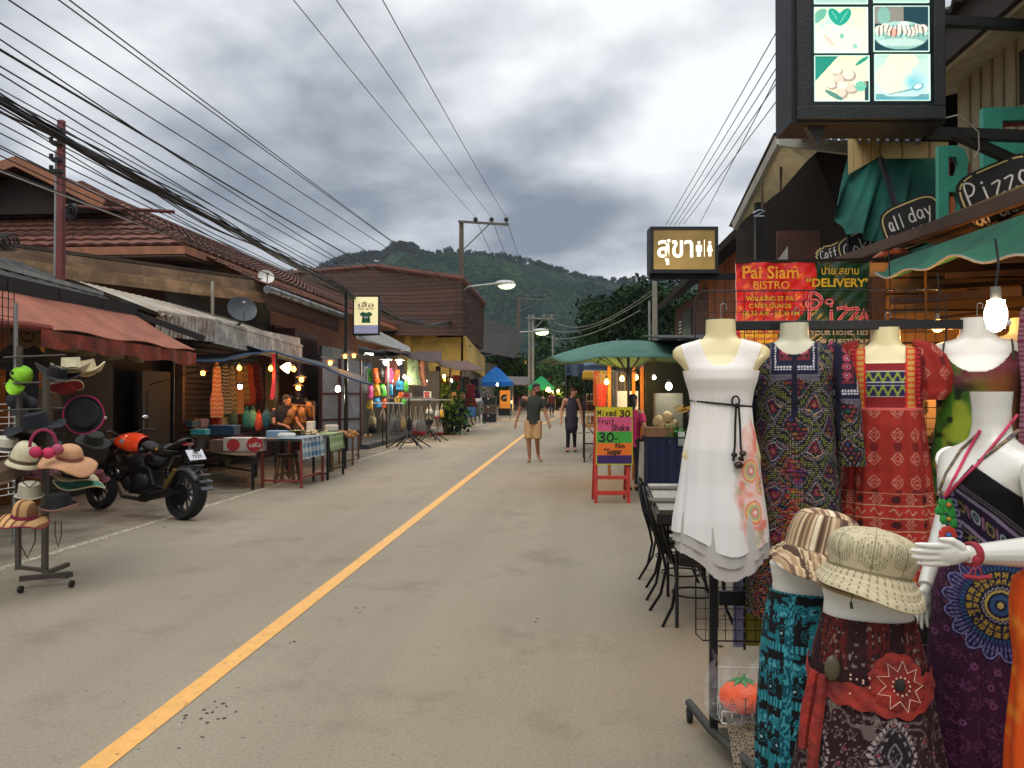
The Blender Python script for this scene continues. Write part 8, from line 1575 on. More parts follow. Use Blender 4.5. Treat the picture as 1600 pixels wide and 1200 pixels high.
for a_ in(('orange and white chevron long bag nearest the shutter',339,566,652,.26,zz('#b85a34','#b9a894',70)),('black and white zigzag long bag second from the shutter',352,568,648,.24,zz('#17150f','#b3a88e',90)),('cream and brown slim bag third in the hanging row',363,570,646,.2,zz('#a99468','#6e5a38',60)),('orange striped long bag behind the white bulb',374,570,647,.2,zz('#b8602c','#c9a06c',110)),('yellow cream patterned bag beside the white bulb',382,570,628,.22,zz('#b08c48','#7c5426',50)),('plain rust orange triangular bag in the hanging row',389,568,632,.3,zz('#b84a22','#a8421e',20)),('dark red embroidered bag last in the hanging row',399,566,630,.28,zz('#7a1f1a','#4f1512',44)),('red and grey speckled bag behind the dark red bag',405,570,624,.2,zz('#6d2420','#6d5a4c',80))):strip_bag(*a_)
for px,py,c_,lab in((385,655,'#1f5a4c','dark green bottle pack behind the food stall shelf'),(395,655,'#4a7a5c','pale green striped pouch behind the food stall shelf'),(404,660,'#b5401f','round red orange fan behind the food stall shelf'),(416,655,'#1f5058','teal pouch behind the food stall shelf'),(365,658,'#24361c','dark leafy herb bundle on the food stall shelf')):
 c=D(px,py,15.4);t=thing('stall_goods',lab,'goods',c,'goods on the food stall shelf');m=MB();m.ball(c,(.09,.06,.17),12,jit=.08);m.tube([c+V((-.04,0,.15)),c+V((0,0,.24)),c+V((.04,0,.15))],.008,5);m.build('body',M_(c_,var=.4,scale=20),t)
for px,x2,lab,c_ in((455,618,'black dress on a hanger behind the seller','#15141a'),(467,620,'navy dress on a hanger right of the seller','#1a1b26'),(480,625,'dark red trimmed dress on a hanger beside the maroon wall','#2a1114')):
 flat_dress(lab,px,x2,17.5,.42,1.05,(lambda cc:lambda X,Z,a,s:rgb(mixc(full(X,cc),'#8a6a3a',(np.abs(X-.14)<.012)*.7)))(c_),group='dresses hanging behind the food stall')
rr=thing('red_ribbon','long red ribbon hanging from the canopy peak','ribbon',tpt(.5,.3));m=MB();c=D(427,553,15.4);m.sheet(lambda u,v:c+V((lerp(-.04,.04,u)+.03*sin(v*4),0,-v*.85)),3,16,.006);m.build('ribbon',M_('#a3283c'),rr)
AM='#ffa53a'
for a_ in(('amber bulb left of the hanging woven bags',(317,583),15.5,'#8a5a14',7),('amber bulb above the white bulb among woven bags',(374,575),15.2,None,14),('amber bulb beside the red ribbon',(423,576),15.4,None,14),('amber bulb right of the white shade under the canopy',(459,577),15.6,None,14),('amber bulb in a yellow shade left of the tee shirt sign',(516,567),17.5,'#a86a12',10),('amber bulb in a yellow shade under the tee shirt sign post',(539,557),20,'#a86a12',10),('rightmost amber bulb in a yellow shade near the tee shirt sign',(553,556),20,'#a86a12',10),('upper amber bulb over the seller',(471,593),15,'#a86a12',12),('lower amber bulb over the seller',(466,606),14.8,'#a86a12',14)):
 bulb(a_[0],D(*a_[1],a_[2]),.042,AM,a_[4]*.55,shade=a_[3],cord=.3,s=12)
bulb('white bulb in a dark shade among the woven bags',D(375,604,14.6),.04,'#fff0e0',12,shade='#1e2022',cord=.4,s=18);bulb('white bulb hanging at the right end of the food canopy',D(528,608,17),.055,'#fff6e0',14,cord=.3,s=18)
ws=thing('spot_shade','tilted white lamp shade glowing under the food canopy','lamp',D(447,574,15.3));m=MB();m.lathe([(.02,.12),(.07,.06),(.10,-.05),(.095,-.05),(.06,.05)],D(447,575,15.3),16,M=Matrix.Rotation(.7,4,'Y'));m.build('shade',emis('warm_shade','#ffe6b0',3),ws)
gd=thing('sheet_metal_door','pair of pale grey sheet metal doors with red brown frame','door',PX(530,650,-6.3));m=MB();y0_,y1_=PX(500,650,-6.6).y,PX(562,650,-5.9).y;a,b_=V((-6.6,y0_,0)),V((-5.9,y1_,0));m.slab(a,b_,b_+V((0,0,2.45)),a+V((0,0,2.55)),.04);m.build('panel',mat('pale_sheet','#8e9093',.6,dirt=.15),gd);m=MB()
for t_ in(0,.45,1):p=a.lerp(b_,t_)+V((.03,-.03,0));m.bar(p,p+V((0,0,2.5)),.07 if t_!=.45 else .1)
for z in(.85,1.55):m.bar(a+V((.03,-.03,z)),b_+V((.03,-.03,z)),.05)
m.build('frame',mat('red_brown_frame','#4d2b26',.7),gd)
bs=thing('bag_stall','open bag stall with grey back panels and patched awnings','stall',(-6.5,28,0));m=MB();m.bb(-9.5,27.8,0,-6.9,28,2.9);m.slab((-7.0,22.5,0),(-7.0,34,0),(-7.0,34,2.9),(-7.0,22.5,2.9),.08);m.bb(-9.5,22.6,-.01,-5.6,34,.12);m.build('back_panel',mat('slate_panel','#3c4044',.8,dirt=.2),bs)
m=MB();p=D(650,595,28.5);m.bb(p.x-.6,28.6,.35,p.x+.75,28.7,2.35);m.build('cabinet',mat('grey_cabinet','#5b564c',.7,dirt=.2),bs)
m=MB();disc(m,(0,0),.24,frame_mat((p.x+.05,28.58,1.72),CR,(0,0,1)),.01,24);m.build('round_opening',mat('deep_blue','#0b0d1c',.3),bs)
m=MB();m.slab(D(556,530,22.5),D(640,552,26),D(640,545,29),D(556,500,27),.05);m.build('white_awning',cloth('white_tarp','#9a9992',.2,dirt=.2),bs)
for a_,b_,c_,d_,nm,col in((D(620,553,25.2),D(690,566,27),D(690,548,31),D(590,545,30),'brown_awning','#4f3a34'),(D(690,573,28.5),D(758,578,35),D(730,563,38),D(672,560,32),'tan_awning','#6a4e42'),(D(560,552,23),D(625,556,25),D(612,548,29),D(560,540,28),'grey_awning','#3f3f3c')):
 m=MB();m.sheet(lambda u,v:a_.lerp(b_,u).lerp(d_.lerp(c_,u),v)+V((0,0,-.07*sin(pi*u)+.012*sin(u*15+v*4))),24,8,.02);m.build(nm,cloth(nm,col,.15,dirt=.25),bs)
for px,py,d_ in((606,694,25),(703,660,31),(720,650,34)):m=MB();p=D(px,py,d_);m.cyl((p.x,p.y,0),(p.x,p.y,2.5),.04);m.build('pole',mat('arm_steel','#66625a'),bs)
m=MB();m.sheet(lambda u,v:D(lerp(681,688,u),lerp(572,625,v),29)+V((0,.05*sin(u*9),0)),8,6,.02);m.build('curtain',cloth('plum_curtain','#3d2029',.1),bs)
pj={'#4fa83a':'lime green','#c8551f':'orange','#c44a82':'pink','#c49a22':'yellow','#2a7fae':'blue','#24262a':'black'}
rows=[(578,587,7,22,'#4fa83a','top left'),(588,587,10,23,'#c8551f','top row second from left'),(597,583,8,16,'#24262a','top row between orange and pink'),(608,587,13,22,'#c44a82','top row under the large white bulb'),(620,586,9,17,'#c8551f','top row right end'),(579,612,9,21,'#c44a82','second row left end'),(588.5,609,10,20,'#c49a22','second row between pink and green'),(598.5,610,10,19,'#4fa83a','second row middle'),(610,609,8,18,'#2a7fae','second row under the pink bag'),(625,602,13,15,'#2a7fae','tilted at right below the orange bag'),(635,603,7,17,'#4fa83a','right end beside the tilted blue bag'),(626,617,8,9,'#c8551f','small above the yellow ball bag'),(578,632,10,14,'#c49a22','third row left end'),(590,629.5,11,16,'#2a7fae','third row middle'),(601,629.5,11,16,'#c8551f','third row right'),(621,624,9,9,'#c49a22','small beside the lettered price card'),(631,628,8,9,'#4fa83a','small under the price card')]
for px,py,w_,h_,c_,pos in rows:
 d_=25.6+random.uniform(-.2,.2);c=D(px,py,d_);W_,H_=w_*d_/FPX,h_*d_/FPX;t=thing('dry_bag',f'{pj[c_]} dry bag, {pos} of the hanging bags','bag',c,'colourful dry bags hanging in the bag stall');m=MB();m.lathe([(W_*.42,-H_*.5),(W_*.5,-H_*.44),(W_*.48,H_*.3),(W_*.36,H_*.42),(W_*.42,H_*.5)],c,14,M=Matrix.Rotation(R(random.uniform(-12,12)),4,'Y'));m.build('body',M_(c_,rough=.4,var=.08),t)
 m=MB();M2=frame_mat(c+V((0,-W_*.52,0)),CR,(0,0,1));
 for q in range(3):rect(m,(random.uniform(-.01,.01),(q-1)*H_*.14),W_*.4,H_*.06,M2,.004)
 m.build('print',DARK,t,smooth=False)
def tstand(label,foot,top,d_):
 p=G(*foot);t=thing('display_stand',label,'stand',p,'black star foot display stands');m=MB();zt=top;m.cyl(p+V((0,0,.3)),p+V((0,0,zt)),.022);m.build('post',BLK,t);m=MB()
 for k in range(6):a=k*pi/3+.3;m.bar(p+V((0,0,.42)),p+V((.62*cos(a),.62*sin(a),.02)),.03);m.bar(p+V((0,0,.14)),p+V((.36*cos(a),.36*sin(a),.19)),.018)
 m.build('foot',BLK,t);m=MB();m.bar(p+V((-.7,0,zt)),p+V((.75,0,zt)),.035);m.build('cross_bar',mat('galvanised','#8d8f8c'),t);return p
s1=tstand('nearer black star foot stand hung with drawstring bags',(639,700),1.42,24);s2=tstand('farther black star foot stand hung with red bottomed bags',(670,690),1.35,28)
t=thing('display_stand','two post stand with pale bar at the left of the drawstring bags','stand',G(604,700));m=MB();p=G(604,700);m.bar(p,p+V((0,0,1.25)),.03);q=G(598,697);m.bar(q,q+V((0,0,.95)),.03);m.build('post',BLK,t);m=MB();m.bar(p+V((-.45,0,1.28)),p+V((.5,0,1.28)),.035);m.build('cross_bar',WHITE,t)
def sack(label,px,y0,y1,w_,col,bot=None,d_=25,var=.3):
 a=D(px,y0,d_);h=(y1-y0)*d_/FPX;W_=w_*d_/FPX;t=thing('drawstring_bag',label,'bag',a,'drawstring bags on the display stands');c=a+V((0,0,-h));m=MB();m.lathe([(W_*.30,0),(W_*.46,h*.05),(W_*.5,h*.22),(W_*.42,h*.42),(W_*.2,h*.52)],c,14);m.build('body',mat('sack_'+col[1:],col,.9,var=.75,scale=38,bump=.4),t)
 m=MB();m.tube([c+V((-W_*.12,0,h*.5)),a,c+V((W_*.3,-.03,h*.45)),c+V((W_*.36,-.04,h*.1))],.012,5);m.tube([c+V((W_*.12,0,h*.5)),a+V((.02,0,0)),c+V((-W_*.32,-.03,h*.4))],.012,5);m.build('cord',M_('#a89c84'),t)
 if bot:m=MB();m.lathe([(W_*.31,-.005),(W_*.485,h*.045),(W_*.50,h*.12)],c,14);m.build('base',M_(bot),t)
for a_ in(('cream macrame bag left of the stands',582,637,664,12,'#a8a080',None,26),('brown mottled round bag beside the macrame bag',598,635,661,14,'#5c5048',None,25.5),('black bag hanging low under the macrame bag',583,655,677,16,'#151517',None,26),('grey and white speckled bag at the left of the nearer stand',614,632,673,12,'#7f7c78',None,24),('wide black and white zigzag bag on the nearer stand',623,632,675,17,'#5b5955',None,23.8),('cream bag with orange print on the nearer stand',630,634,670,9,'#a58c60',None,23.6),('black and cream strap bag at the nearer stand post',640,634,672,9,'#2b2927',None,23.9),('pinkish bag with red base right of the nearer post',649,636,678,10,'#a08c8c','#8f1f1c',24),('large striped grey bag with red base',658,634,679,17,'#67635c','#8f1f1c',23.9),('white and black zigzag bag on the farther stand',671,632,647,13,'#9d9a94',None,27.5),('white and red bag on the farther stand',683,632,653,9,'#8d8a84','#a01f1c',27.6),('mustard yellow bag right of the white and red bag',690,631,652,8,'#b0862a',None,27.7),('grey bag with red base low on the farther stand',678,656,679,13,'#7b7770','#9a1f1c',27.5),('grey bag with red base at the far right of the bag stands',688,656,678,10,'#837f78','#9a1f1c',27.8),('black bag low between the two star stands',670,646,664,16,'#141414',None,28)):sack(*a_)
def card(label,px,py,w_,h_,d_,txts):
 c=D(px,py,d_);t=thing('price_card',label,'sign',c,'handwritten price cards on the bag stands');k=d_/FPX;Mx=frame_mat(c,CR,(0,0,1));m=MB();m.box(c,(w_*k,.015,h_*k));m.build('card',M_('#b9b4ac'),t);m=MB()
 for tx,y,s_ in txts:vs,fs=text_mesh(tx,s_*k*4,.02);m.add([Mx@V((v.x,v.y+y*k,.012))for v in vs],fs)
 m.build('lettering',M_('#a8322c'),t,smooth=False)
card('white price card with red figures on the nearer stand',637,618,14,8,24,(('150.-',0,1.6),));card('taller white price card with faint red figures on the farther stand',668,617,12,11,27,(('SALE',2.5,1),('120.-',-2.5,1)));card('small price card low among the dry bags',607,621,6,5,25,(('80',0,.9),))
for lab,q,d_,r_ in(('large white bulb over the dry bags',(603,566),24.5,.085),('second white bulb right of the large one over the dry bags',(624,566),25,.07),('long white bulb hanging at the yellow tag',(632,589),26,.05),('long white bulb before the round opening',(666,596),27,.04),('round white bulb left of the jeans mannequin',(704,594),32,.06),('round white bulb above the jeans mannequin',(729,598),36,.075),('white bulb under the blue gazebo edge',(777,601),44,.06)):bulb(lab,D(*q,d_),r_,'#fff3dc',40,cord=.3,s=18,shade='#b5b5ae'if r_>.065 and d_<30 else None)
m=MB();fl=thing('tube_light','short fluorescent tube above the dry bags','lamp',D(575,553,24));m.tube([D(569,553,24),D(583,553.5,24)],.03,8);m.build('tube',emis('tube_white','#f4f2e0',5),fl)
for px,py,c_,lab,w_ in((695,602,'#8a7a1f','yellow green blouse hanging in the far clothes stall',.5),(706,606,'#2f5a44','green printed dress hanging in the far clothes stall',.45),(664,562,'#6d6a60','pale shirt hanging high over the bag stands',.3),(735,612,'#7a1c2a','red dress hanging behind the leg mannequins',.4)):flat_dress(lab,px,py-12,32,w_,.9,(lambda cc:lambda X,Z,a,s:rgb(mixc(full(X,cc),'#15150f',(vn(s,Z,40)>.6)*.6)))(c_),group='clothes hanging in the far clothes stall')
pl=thing('potted_plant','bushy green potted plant behind the farther bag stand','plant',G(700,672));q=D(697,640,31);P=rng.normal(size=(900,3))*np.array([.42,.3,.5])+np.array(q);leafcards('foliage',P,.09,LEAF_B,pl);m=MB();m.cyl((q.x,q.y,0),(q.x,q.y,.4),.2,.25,14);m.build('pot',M_('#4a3a30'),pl)
def legs_m(label,px,py,h,top,trous,shoe,d_=None,skin_='#b8935c',short=0):
 p=G(px,py);t=thing('leg_mannequin',label,'mannequin',p,'leg mannequins along the kerb');b=[];
 for s_ in(-1,1):b+=[(p+V((s_*.09,0,h*.78)),p+V((s_*.1,-.02,h*.4)),.085,.055),(p+V((s_*.1,-.02,h*.4)),p+V((s_*.10,.02,.07)),.055,.035),(p+V((s_*.10,.02,.05)),p+V((s_*.13,-.16,.03)),.035,.03)]
 b.append((p+V((0,0,h*.8)),(.17,.11,.12)));b.append((p+V((0,0,h*.82)),p+V((0,0,h)),.13,.12));skinfig('body',b,M_(skin_),t,.018,2)
 if trous:
  q=[(p+V((0,0,h*.8)),(.19,.13,.12))];e=.4 if short else .1
  for s_ in(-1,1):q+=[(p+V((s_*.09,0,h*.76)),p+V((s_*.10,0,h*max(e,.4))),.11,.09)]+([]if short else[(p+V((s_*.10,0,h*.4)),p+V((s_*.10,.01,.14)),.09,.085)])
  skinfig('shorts'if short else 'trousers',q,mat('cloth_'+trous[1:],trous,.9,var=.3,scale=14),t,.02,2)
legs_m('leg mannequin in faded dark jeans nearest along the kerb',710,679,1.5,0,'#23283a',0,skin_='#b08a56');legs_m('leg mannequin in navy trousers behind the jeans one',722,674,1.5,0,'#15182c',0,skin_='#b08a56');legs_m('white leg mannequin in blue shorts with tan legs',737,669,1.35,0,'#2f5f8f',0,short=1,skin_='#a99a7c');legs_m('white leg mannequin in grey shorts in the middle of the row',743,667.5,1.4,0,'#54504c',0,short=1,skin_='#c9c7c0');legs_m('white leg mannequin in patterned shorts beside the drawer stack',749,664.5,1.45,0,'#6d6a66',0,short=1,skin_='#c9c7c0')
dr=thing('storage_drawers','stack of black and brown storage boxes at the kerb','storage boxes',G(763,660));p=G(763,660)
for k,c_ in enumerate(('#23272b','#5a4a3c','#23272b')):m=MB();m.bb(p.x-.40,p.y,.02+k*.46,p.x+.40,p.y+.5,.40+k*.46);m.bb(p.x-.43,p.y-.03,.40+k*.46,p.x+.43,p.y+.53,.46+k*.46);o_=m.build('box',M_(c_),dr,bevel=.01);m=MB();m.box((p.x,p.y-.04,.36+k*.46),(.07,.02,.07));m.build('latch',WHITE,o_)
def gazebo(label,cxp,yb_,d_,wpx,h0,col,group='pop up gazebos along the street'):
 c=D(cxp,615,d_);w_=wpx*d_/FPX/2;t=thing('gazebo',label,'gazebo',(c.x,c.y,0),group);m=MB();k=12
 def f(u,v):
  a=2*pi*u+pi/4;s_=w_/max(abs(cos(a)),abs(sin(a)))*(v**.75)if v>0 else 0;return V((c.x+s_*cos(a),c.y+s_*sin(a),h0+.95*(1-v)**1.25))
 m.surf(f,32,8,wrap=True);m.surf(lambda u,v:f(u,1)+V((0,0,-.25*v)),32,2,wrap=True);m.build('canopy',cloth('canopy_'+col[1:],col,.35),t)
 for sx in(-1,1):
  for sy in(-1,1):m=MB();m.bar((c.x+sx*w_*.95,c.y+sy*w_*.95,0),(c.x+sx*w_*.95,c.y+sy*w_*.95,h0),.04);m.build('leg',STEEL,t)
gazebo('blue pop up gazebo on the left side of the street',775,640,50,52,2.25,'#1f6fc4');gazebo('green pop up gazebo behind the walking man',846,640,70,40,2.1,'#1f9a5a');gazebo('small orange gazebo overlapping the green one',858,640,76,20,2.3,'#d8622c');gazebo('small pink gazebo far down the street',889,640,85,20,1.9,'#b06a90')
os_=thing('poster_stand','orange poster with a noodle plate picture on a black stall front','sign',G(789,652));p=G(789,650);k=p.y/FPX*1.0;w_=16*k;m=MB();m.box((p.x,p.y,1.15),(w_,.05,1.25));m.build('poster',mat('orange_poster_glow','#d8801f',.6,emit=.25),os_);m=MB();m.box((p.x,p.y+.1,.28),(w_*1.25,.5,.5));m.build('base',BLK,os_);m=MB();Mx=frame_mat((p.x,p.y-.03,1.25),CR,(0,0,1));disc(m,(0,0),w_*.40,Mx,.004,20,sy=.9);m.build('plate',DARK,os_,smooth=False);m=MB()  # poster colour also emits: a glow built in, no lamp behind it
for q in range(4):disc(m,(-.07+.05*q,-.03+.03*q),.05,Mx,.008,10,sx=1.6);rect(m,(0,-.52),w_*.7,.05,Mx,.006)
m.build('noodle_picture',M_('#c9b48c'),os_,smooth=False)
for a_ in(('small white straw fedora with grey band on the left of the rack',10,702,6.6,.085,.10,.04,'#b9b3a0','#4a4a4a',(6,8),.004),('dusty pink bucket hat behind the tan floppy hat',66,738,6.9,.09,.10,.05,'#8a5560',None,(-8,10),.006),('dark olive hat hanging under the pink rimmed black hat',146,690,7.6,.09,.08,.06,'#2a2a22',None,(10,20),.01),('grey wool hat tucked under the wide black felt hat',70,692,6.9,.09,.09,.04,'#55524e',None,(5,10),.006),('white crocheted hat at the left above the plaid hat',46,774,6.4,.085,.10,.02,'#aaa48f',None,(0,10),.004),('black baseball style hat under the wide black hat at left',40,640,7.1,.09,.09,.03,'#17171a',None,(12,30),.0),('dark red knitted hat behind the green lace hat',150,752,7.2,.085,.09,.03,'#54191f',None,(-10,10),.004)):hat(*a_)
for k,(px,y,c_,lab)in enumerate(((566,572,'#8a8f98','grey shirt on a hanger inside the bag stall'),(571,566,'#39506a','blue shirt on a hanger inside the bag stall'),(612,560,'#5a2f2a','rust shirt high under the brown awning'),(645,560,'#6a7a58','sage shirt high under the brown awning'),(655,562,'#a0664a','terracotta shirt high under the brown awning'),(712,586,'#a84a30','orange scarf hanging in the far clothes stall'),(718,590,'#3a4a6a','blue trousers hanging in the far clothes stall'),(728,588,'#7a6a50','khaki dress hanging in the far clothes stall'),(741,592,'#4a2a4a','plum dress hanging in the far clothes stall'),(746,590,'#8a8a7c','cream dress hanging in the far clothes stall'))):
 flat_dress(lab,px,y,(26 if px<660 else 35)+k*.1,.42,.85,(lambda cc:lambda X,Z,a,s:rgb(mixc(full(X,cc),'#1c1a18',(vn(s,Z,30)>.66)*.5)))(c_),group='more clothes hanging in the left stalls')
for lab,q,d_ in(('added amber bulb brightening the depth of the bag stall',(576,598),26.5),('added amber bulb brightening the space behind the farther bag stand',(682,600),30),('added amber bulb brightening the stall over the potted plant',(694,588),32),('added warm bulb brightening the stall beside the blue gazebo',(744,596),40)):bulb(lab,D(*q,d_),.06,'#ffc070',40,cord=.3,s=14)  # extra bulbs, added to make the left stalls brighter
dk=thing('counter_clutter','low dark shelves of goods against the wall behind the trestle table','shelves',D(330,680,16));m=MB();a,b_=PX(296,690,-7.15),PX(400,690,-7.15)
for z in(.45,.85):m.bb(-7.3,a.y,z,-6.95,b_.y,z+.03)
m.build('shelf',mat('raw_wood','#6e5238'),dk)
random.seed(11)
for k in range(22):
 y=random.uniform(a.y,b_.y);z=random.choice((.0,.48,.88));c_=random.choice(('#5a3a28','#7c2a20','#2f4a58','#8a7a5a','#33402c','#6a5a70'));t=thing('stall_goods',f'small {["brown","red","blue","beige","green","mauve"][("#5a3a28","#7c2a20","#2f4a58","#8a7a5a","#33402c","#6a5a70").index(c_)]} package on the dark shelves behind the trestle table','goods',(-7.1,y,z),'packages on the dark shelves');m=MB();m.box((-7.1,y,z+.1),(.16,random.uniform(.1,.2),random.uniform(.12,.2)),rz=random.uniform(-.3,.3));m.build('body',M_(c_),t,bevel=.012)
dbr=MB();random.seed(3)
for k in range(700):
 L_=k%3;x=random.gauss(-5.25,.16)if L_==0 else(random.uniform(-7,-5.1)if L_==1 else random.gauss(1.3,.25));y=random.uniform(2.5,40);r=random.uniform(.006,.022);x+=.0095*(y-12);a0=random.uniform(0,6);dbr.add([(x+r*random.uniform(.5,1.2)*cos(a0+a),y+r*random.uniform(.5,1.4)*sin(a0+a),.004+r*.2*random.random())for a in(0,1.3,2.6,3.9,5.1)],[(0,1,2,3,4)])
tag(dbr.build('litter',mat('dry_litter','#5a4a34',.9,var=.6,scale=1.5)),'dry leaf bits and grit along both road edges','litter',kind='stuff')
# ================= WALKERS, CROWD, FRUIT SHAKE STALL =================
p=G(833,722);person('man in dark grey v neck shirt and khaki shorts walking with his head turned',(p.x,p.y,0),1.80,0,dict(neck=(.02,0,.845),head=(.045,-.01,.925),sl=(-.115,0,.80),sr=(.125,.01,.79),el=(-.175,.02,.645),er=(.155,-.02,.62),wl=(-.215,-.05,.50),wr=(.195,-.09,.50),hl=(-.055,0,.50),hr=(.06,0,.50),kl=(-.055,-.03,.28),kr=(.05,-.02,.28),al=(-.045,-.04,.04),ar=(.065,.06,.075),tl=(-.06,-.12,.012),tr=(.10,-.03,.02),chest=(.005,0,.70),yaw=48),[('tee','#2b302c',.485),('shorts','#a8875c',.95),('sandals','#5a4a34'),('beard','')],'brown','#14100d')
p=G(893,706);person('woman in dark purple sleeveless top and black leggings walking toward the viewer',(p.x,p.y,0),1.72,0,dict(neck=(.01,0,.845),head=(.035,-.01,.92),el=(-.15,.02,.64),er=(.15,.02,.63),wl=(-.165,-.02,.49),wr=(.165,-.02,.48),kl=(-.05,-.04,.28),kr=(.045,0,.28),al=(-.055,-.03,.04),ar=(.05,.04,.04),tl=(-.06,-.10,.012),tr=(.06,-.03,.012),yaw=38),[('tank','#3a2f3f',.50),('skirt','#2b2534'),('pants','#0e0f14',1),('shoes','#191516')],'fair','#5a3526')
crowd=[(862,651,1.7,'#5e1f22','#222a3a','person in dark red shirt with a grey bag behind the walking man'),(866,640,1.65,'#9a9c9c','#2a2a34','person in pale top behind the red shirted one'),(873,633,1.65,'#7f93a8','#c0b8b0','person in light blue top and pale shorts far down the street'),(880,633,1.7,'#c4c4c4','#15151a','person in white shirt and black trousers far down the street'),(886,632,1.65,'#25262b','#1b1b20','person in black right of the white shirted one'),(856,634,1.7,'#8a3a44','#20222c','person in dull pink shirt beside the far green gazebo'),(828,640,1.6,'#1c1e1c','#1a1a1c','seated looking vendor in black left of the walking man'),(893,630,1.6,'#8f2a3c','#2a2a30','person in red at the far end of the street'),(811,640,1.65,'#38473c','#1a1a1f','vendor in green by the clothes rails beside the orange poster')]
for k,(px,py,h_,a_,b_,lab)in enumerate(crowd):
 p=G(px,py);person(lab,(p.x,p.y,0),h_,random.uniform(-20,20)+(180 if k in(3,4,7)else 0),dict(kl=(-.06,-.03,.28),al=(-.06,-.05,.04),tl=(-.065,-.12,.02)),[('tee',a_,.48),('shorts'if k in(2,)else 'pants',b_),('shoes','#222222')],'tan','#17120f','people far down the street',detail=0)
def rail(label,px,py,n,cols,L_=1.6):
 p=G(px,py);t=thing('clothes_rail',label,'clothes rail',p,'clothes rails by the far stalls');m=MB();m.bar(p+V((0,0,1.6)),p+V((L_,.3,1.6)),.04);m.bar(p,p+V((0,0,1.6)),.04);m.bar(p+V((L_,.3,0)),p+V((L_,.3,1.6)),.04);m.build('rail',BLK,t)
 for k in range(n):c=p+V((L_*(k+.5)/n,.3*(k+.5)/n,1.0));m=MB();m.ball(c,(L_/n*.45,.22,.52),10,jit=.1);m.build('garment',M_(cols[k%len(cols)],var=.4,scale=20),t)
rail('rail of pink and dark clothes right of the orange poster',802,642,8,('#6a2a4a','#1f1f26','#8f4a5c','#2a2530','#4a2a3a'));rail('rail of dark clothes inside the blue gazebo',757,645,7,('#1f2022','#3a2a24','#7a3418','#1a1c22'));rail('rail of mixed clothes beyond the green gazebo',840,632,8,('#8a3a3a','#9a6a3a','#3a3a44'),3)
for a_ in((812,566,75,'#b5793a','#e8c488',1.2,.5,'small lit brown sign on the far left poles'),(819,573,75,'#7a1f20','#c06050',.8,.4,'small red sign under the lit brown one'),(848,591,90,'#c8402c','#f0d0b0',1.7,.7,'red and white lit shop sign above the green gazebo'),(887,595,90,'#b03a44','#f0c8c8',1.8,.6,'red and pink lit shop sign far down the street')):
 c=D(a_[0],a_[1],a_[2]);t=thing('shop_sign',a_[7],'sign',c,'small signs far down the street');s_=a_[2]/75;m=MB();m.box(c,(a_[5]*s_,.2,a_[6]*s_*.9));m.build('board',mat('far_'+a_[3][1:],a_[3],.6,emit=.5),t);m=MB();m.box(c+V((0,-.12,-a_[6]*.28)),(a_[5]*s_*.9,.05,a_[6]*.3));m.build('lower_strip',emis('farl_'+a_[4][1:],a_[4],.8),t)
for k,(px,py,d_,r_)in enumerate(((857,609,68,.28),(862,613,66,.2),(872,611,74,.2),(880,613,80,.16),(887,606,78,.16),(853,608,72,.18),(900,612,60,.1),(868,616,90,.15),(799,628,50,.08))):bulb('distant warm bulb glowing among the far stalls',D(px,py,d_),r_*.6,'#ffc878',60,group='distant warm bulbs at the end of the street',cord=0,s=9)
fs_=thing('far_stall','cluster of low brown roofed stalls closing the far left of the street','stall',D(822,615,85));m=MB()
for px,d_,h_ in((818,80,2.2),(832,92,2.6),(800,62,2.3)):p=D(px,615,d_);m.slab((p.x-2.5,p.y-1.5,h_),(p.x+1.2,p.y-1.5,h_-.2),(p.x+1.2,p.y+3,h_+.5),(p.x-2.5,p.y+3,h_+.6),.08)
m.build('roof',M_('#4f463e'),fs_);m=MB();p=D(815,615,86);m.bb(p.x-6,p.y,0,p.x+1,p.y+.3,2.3);m.build('back_wall',M_('#37322c'),fs_)
fr=thing('far_stall','cluster of low stalls closing the far right of the street','stall',D(920,615,80));m=MB();p=D(905,615,74);m.slab((p.x-1.5,p.y-1.5,2.3),(p.x+8,p.y-1.5,2.3),(p.x+8,p.y+4,2.9),(p.x-1.5,p.y+4,2.9),.08);m.build('roof',M_('#55504a'),fr);m=MB();m.bb(p.x-.5,p.y+3,0,p.x+9,p.y+3.3,2.6);m.build('back_wall',M_('#3a342c'),fr)
ug=D(982,640,13.4);uo=V((ug.x,ug.y,0));um=thing('market_umbrella','large faded green market umbrella over the fruit shake stall','umbrella',uo);UA=zat(533,ug.y);m=MB();UR=1.48
UG=cloth('green_umbrella','#426b5d',.22,c2='#507a6a',scale=2,dirt=.15)
def uf(u,v):
 a=2*pi*u+.35;k=8;c_=cos((a*k/2)%pi-pi/2);e=1-.07*(1-abs(cos(a*k/2)));rr_=UR*v*e*(1+.05*sin(a*3));z=UA-.37*v**1.6-.05*v*(1-abs(cos(a*k/2)))*-1-.03*v*sin(a*5);return uo+V((rr_*cos(a)*1.02,rr_*sin(a)*1.0,z))
m.surf(uf,96,14,wrap=True);o_=m.build('canopy',UG,um);o_.modifiers.new('t','SOLIDIFY').thickness=.006
m=MB();m.cyl(uo,uo+V((0,0,UA+.02)),.022);m.build('pole',mat('dark_pole','#2c2520',.6),um)
for k in range(8):a=k*pi/4+.35;m=MB();m.tube([uf(k/8,.02)+V((0,0,-.02)),uf(k/8,.5)+V((0,0,-.02)),uf(k/8,.98)+V((0,0,-.015))],.007,5);m.bar(uo+V((0,0,UA-.55)),uf(k/8,.5)+V((0,0,-.03)),.012);m.build('rib',mat('dark_pole','#2c2520'),um)
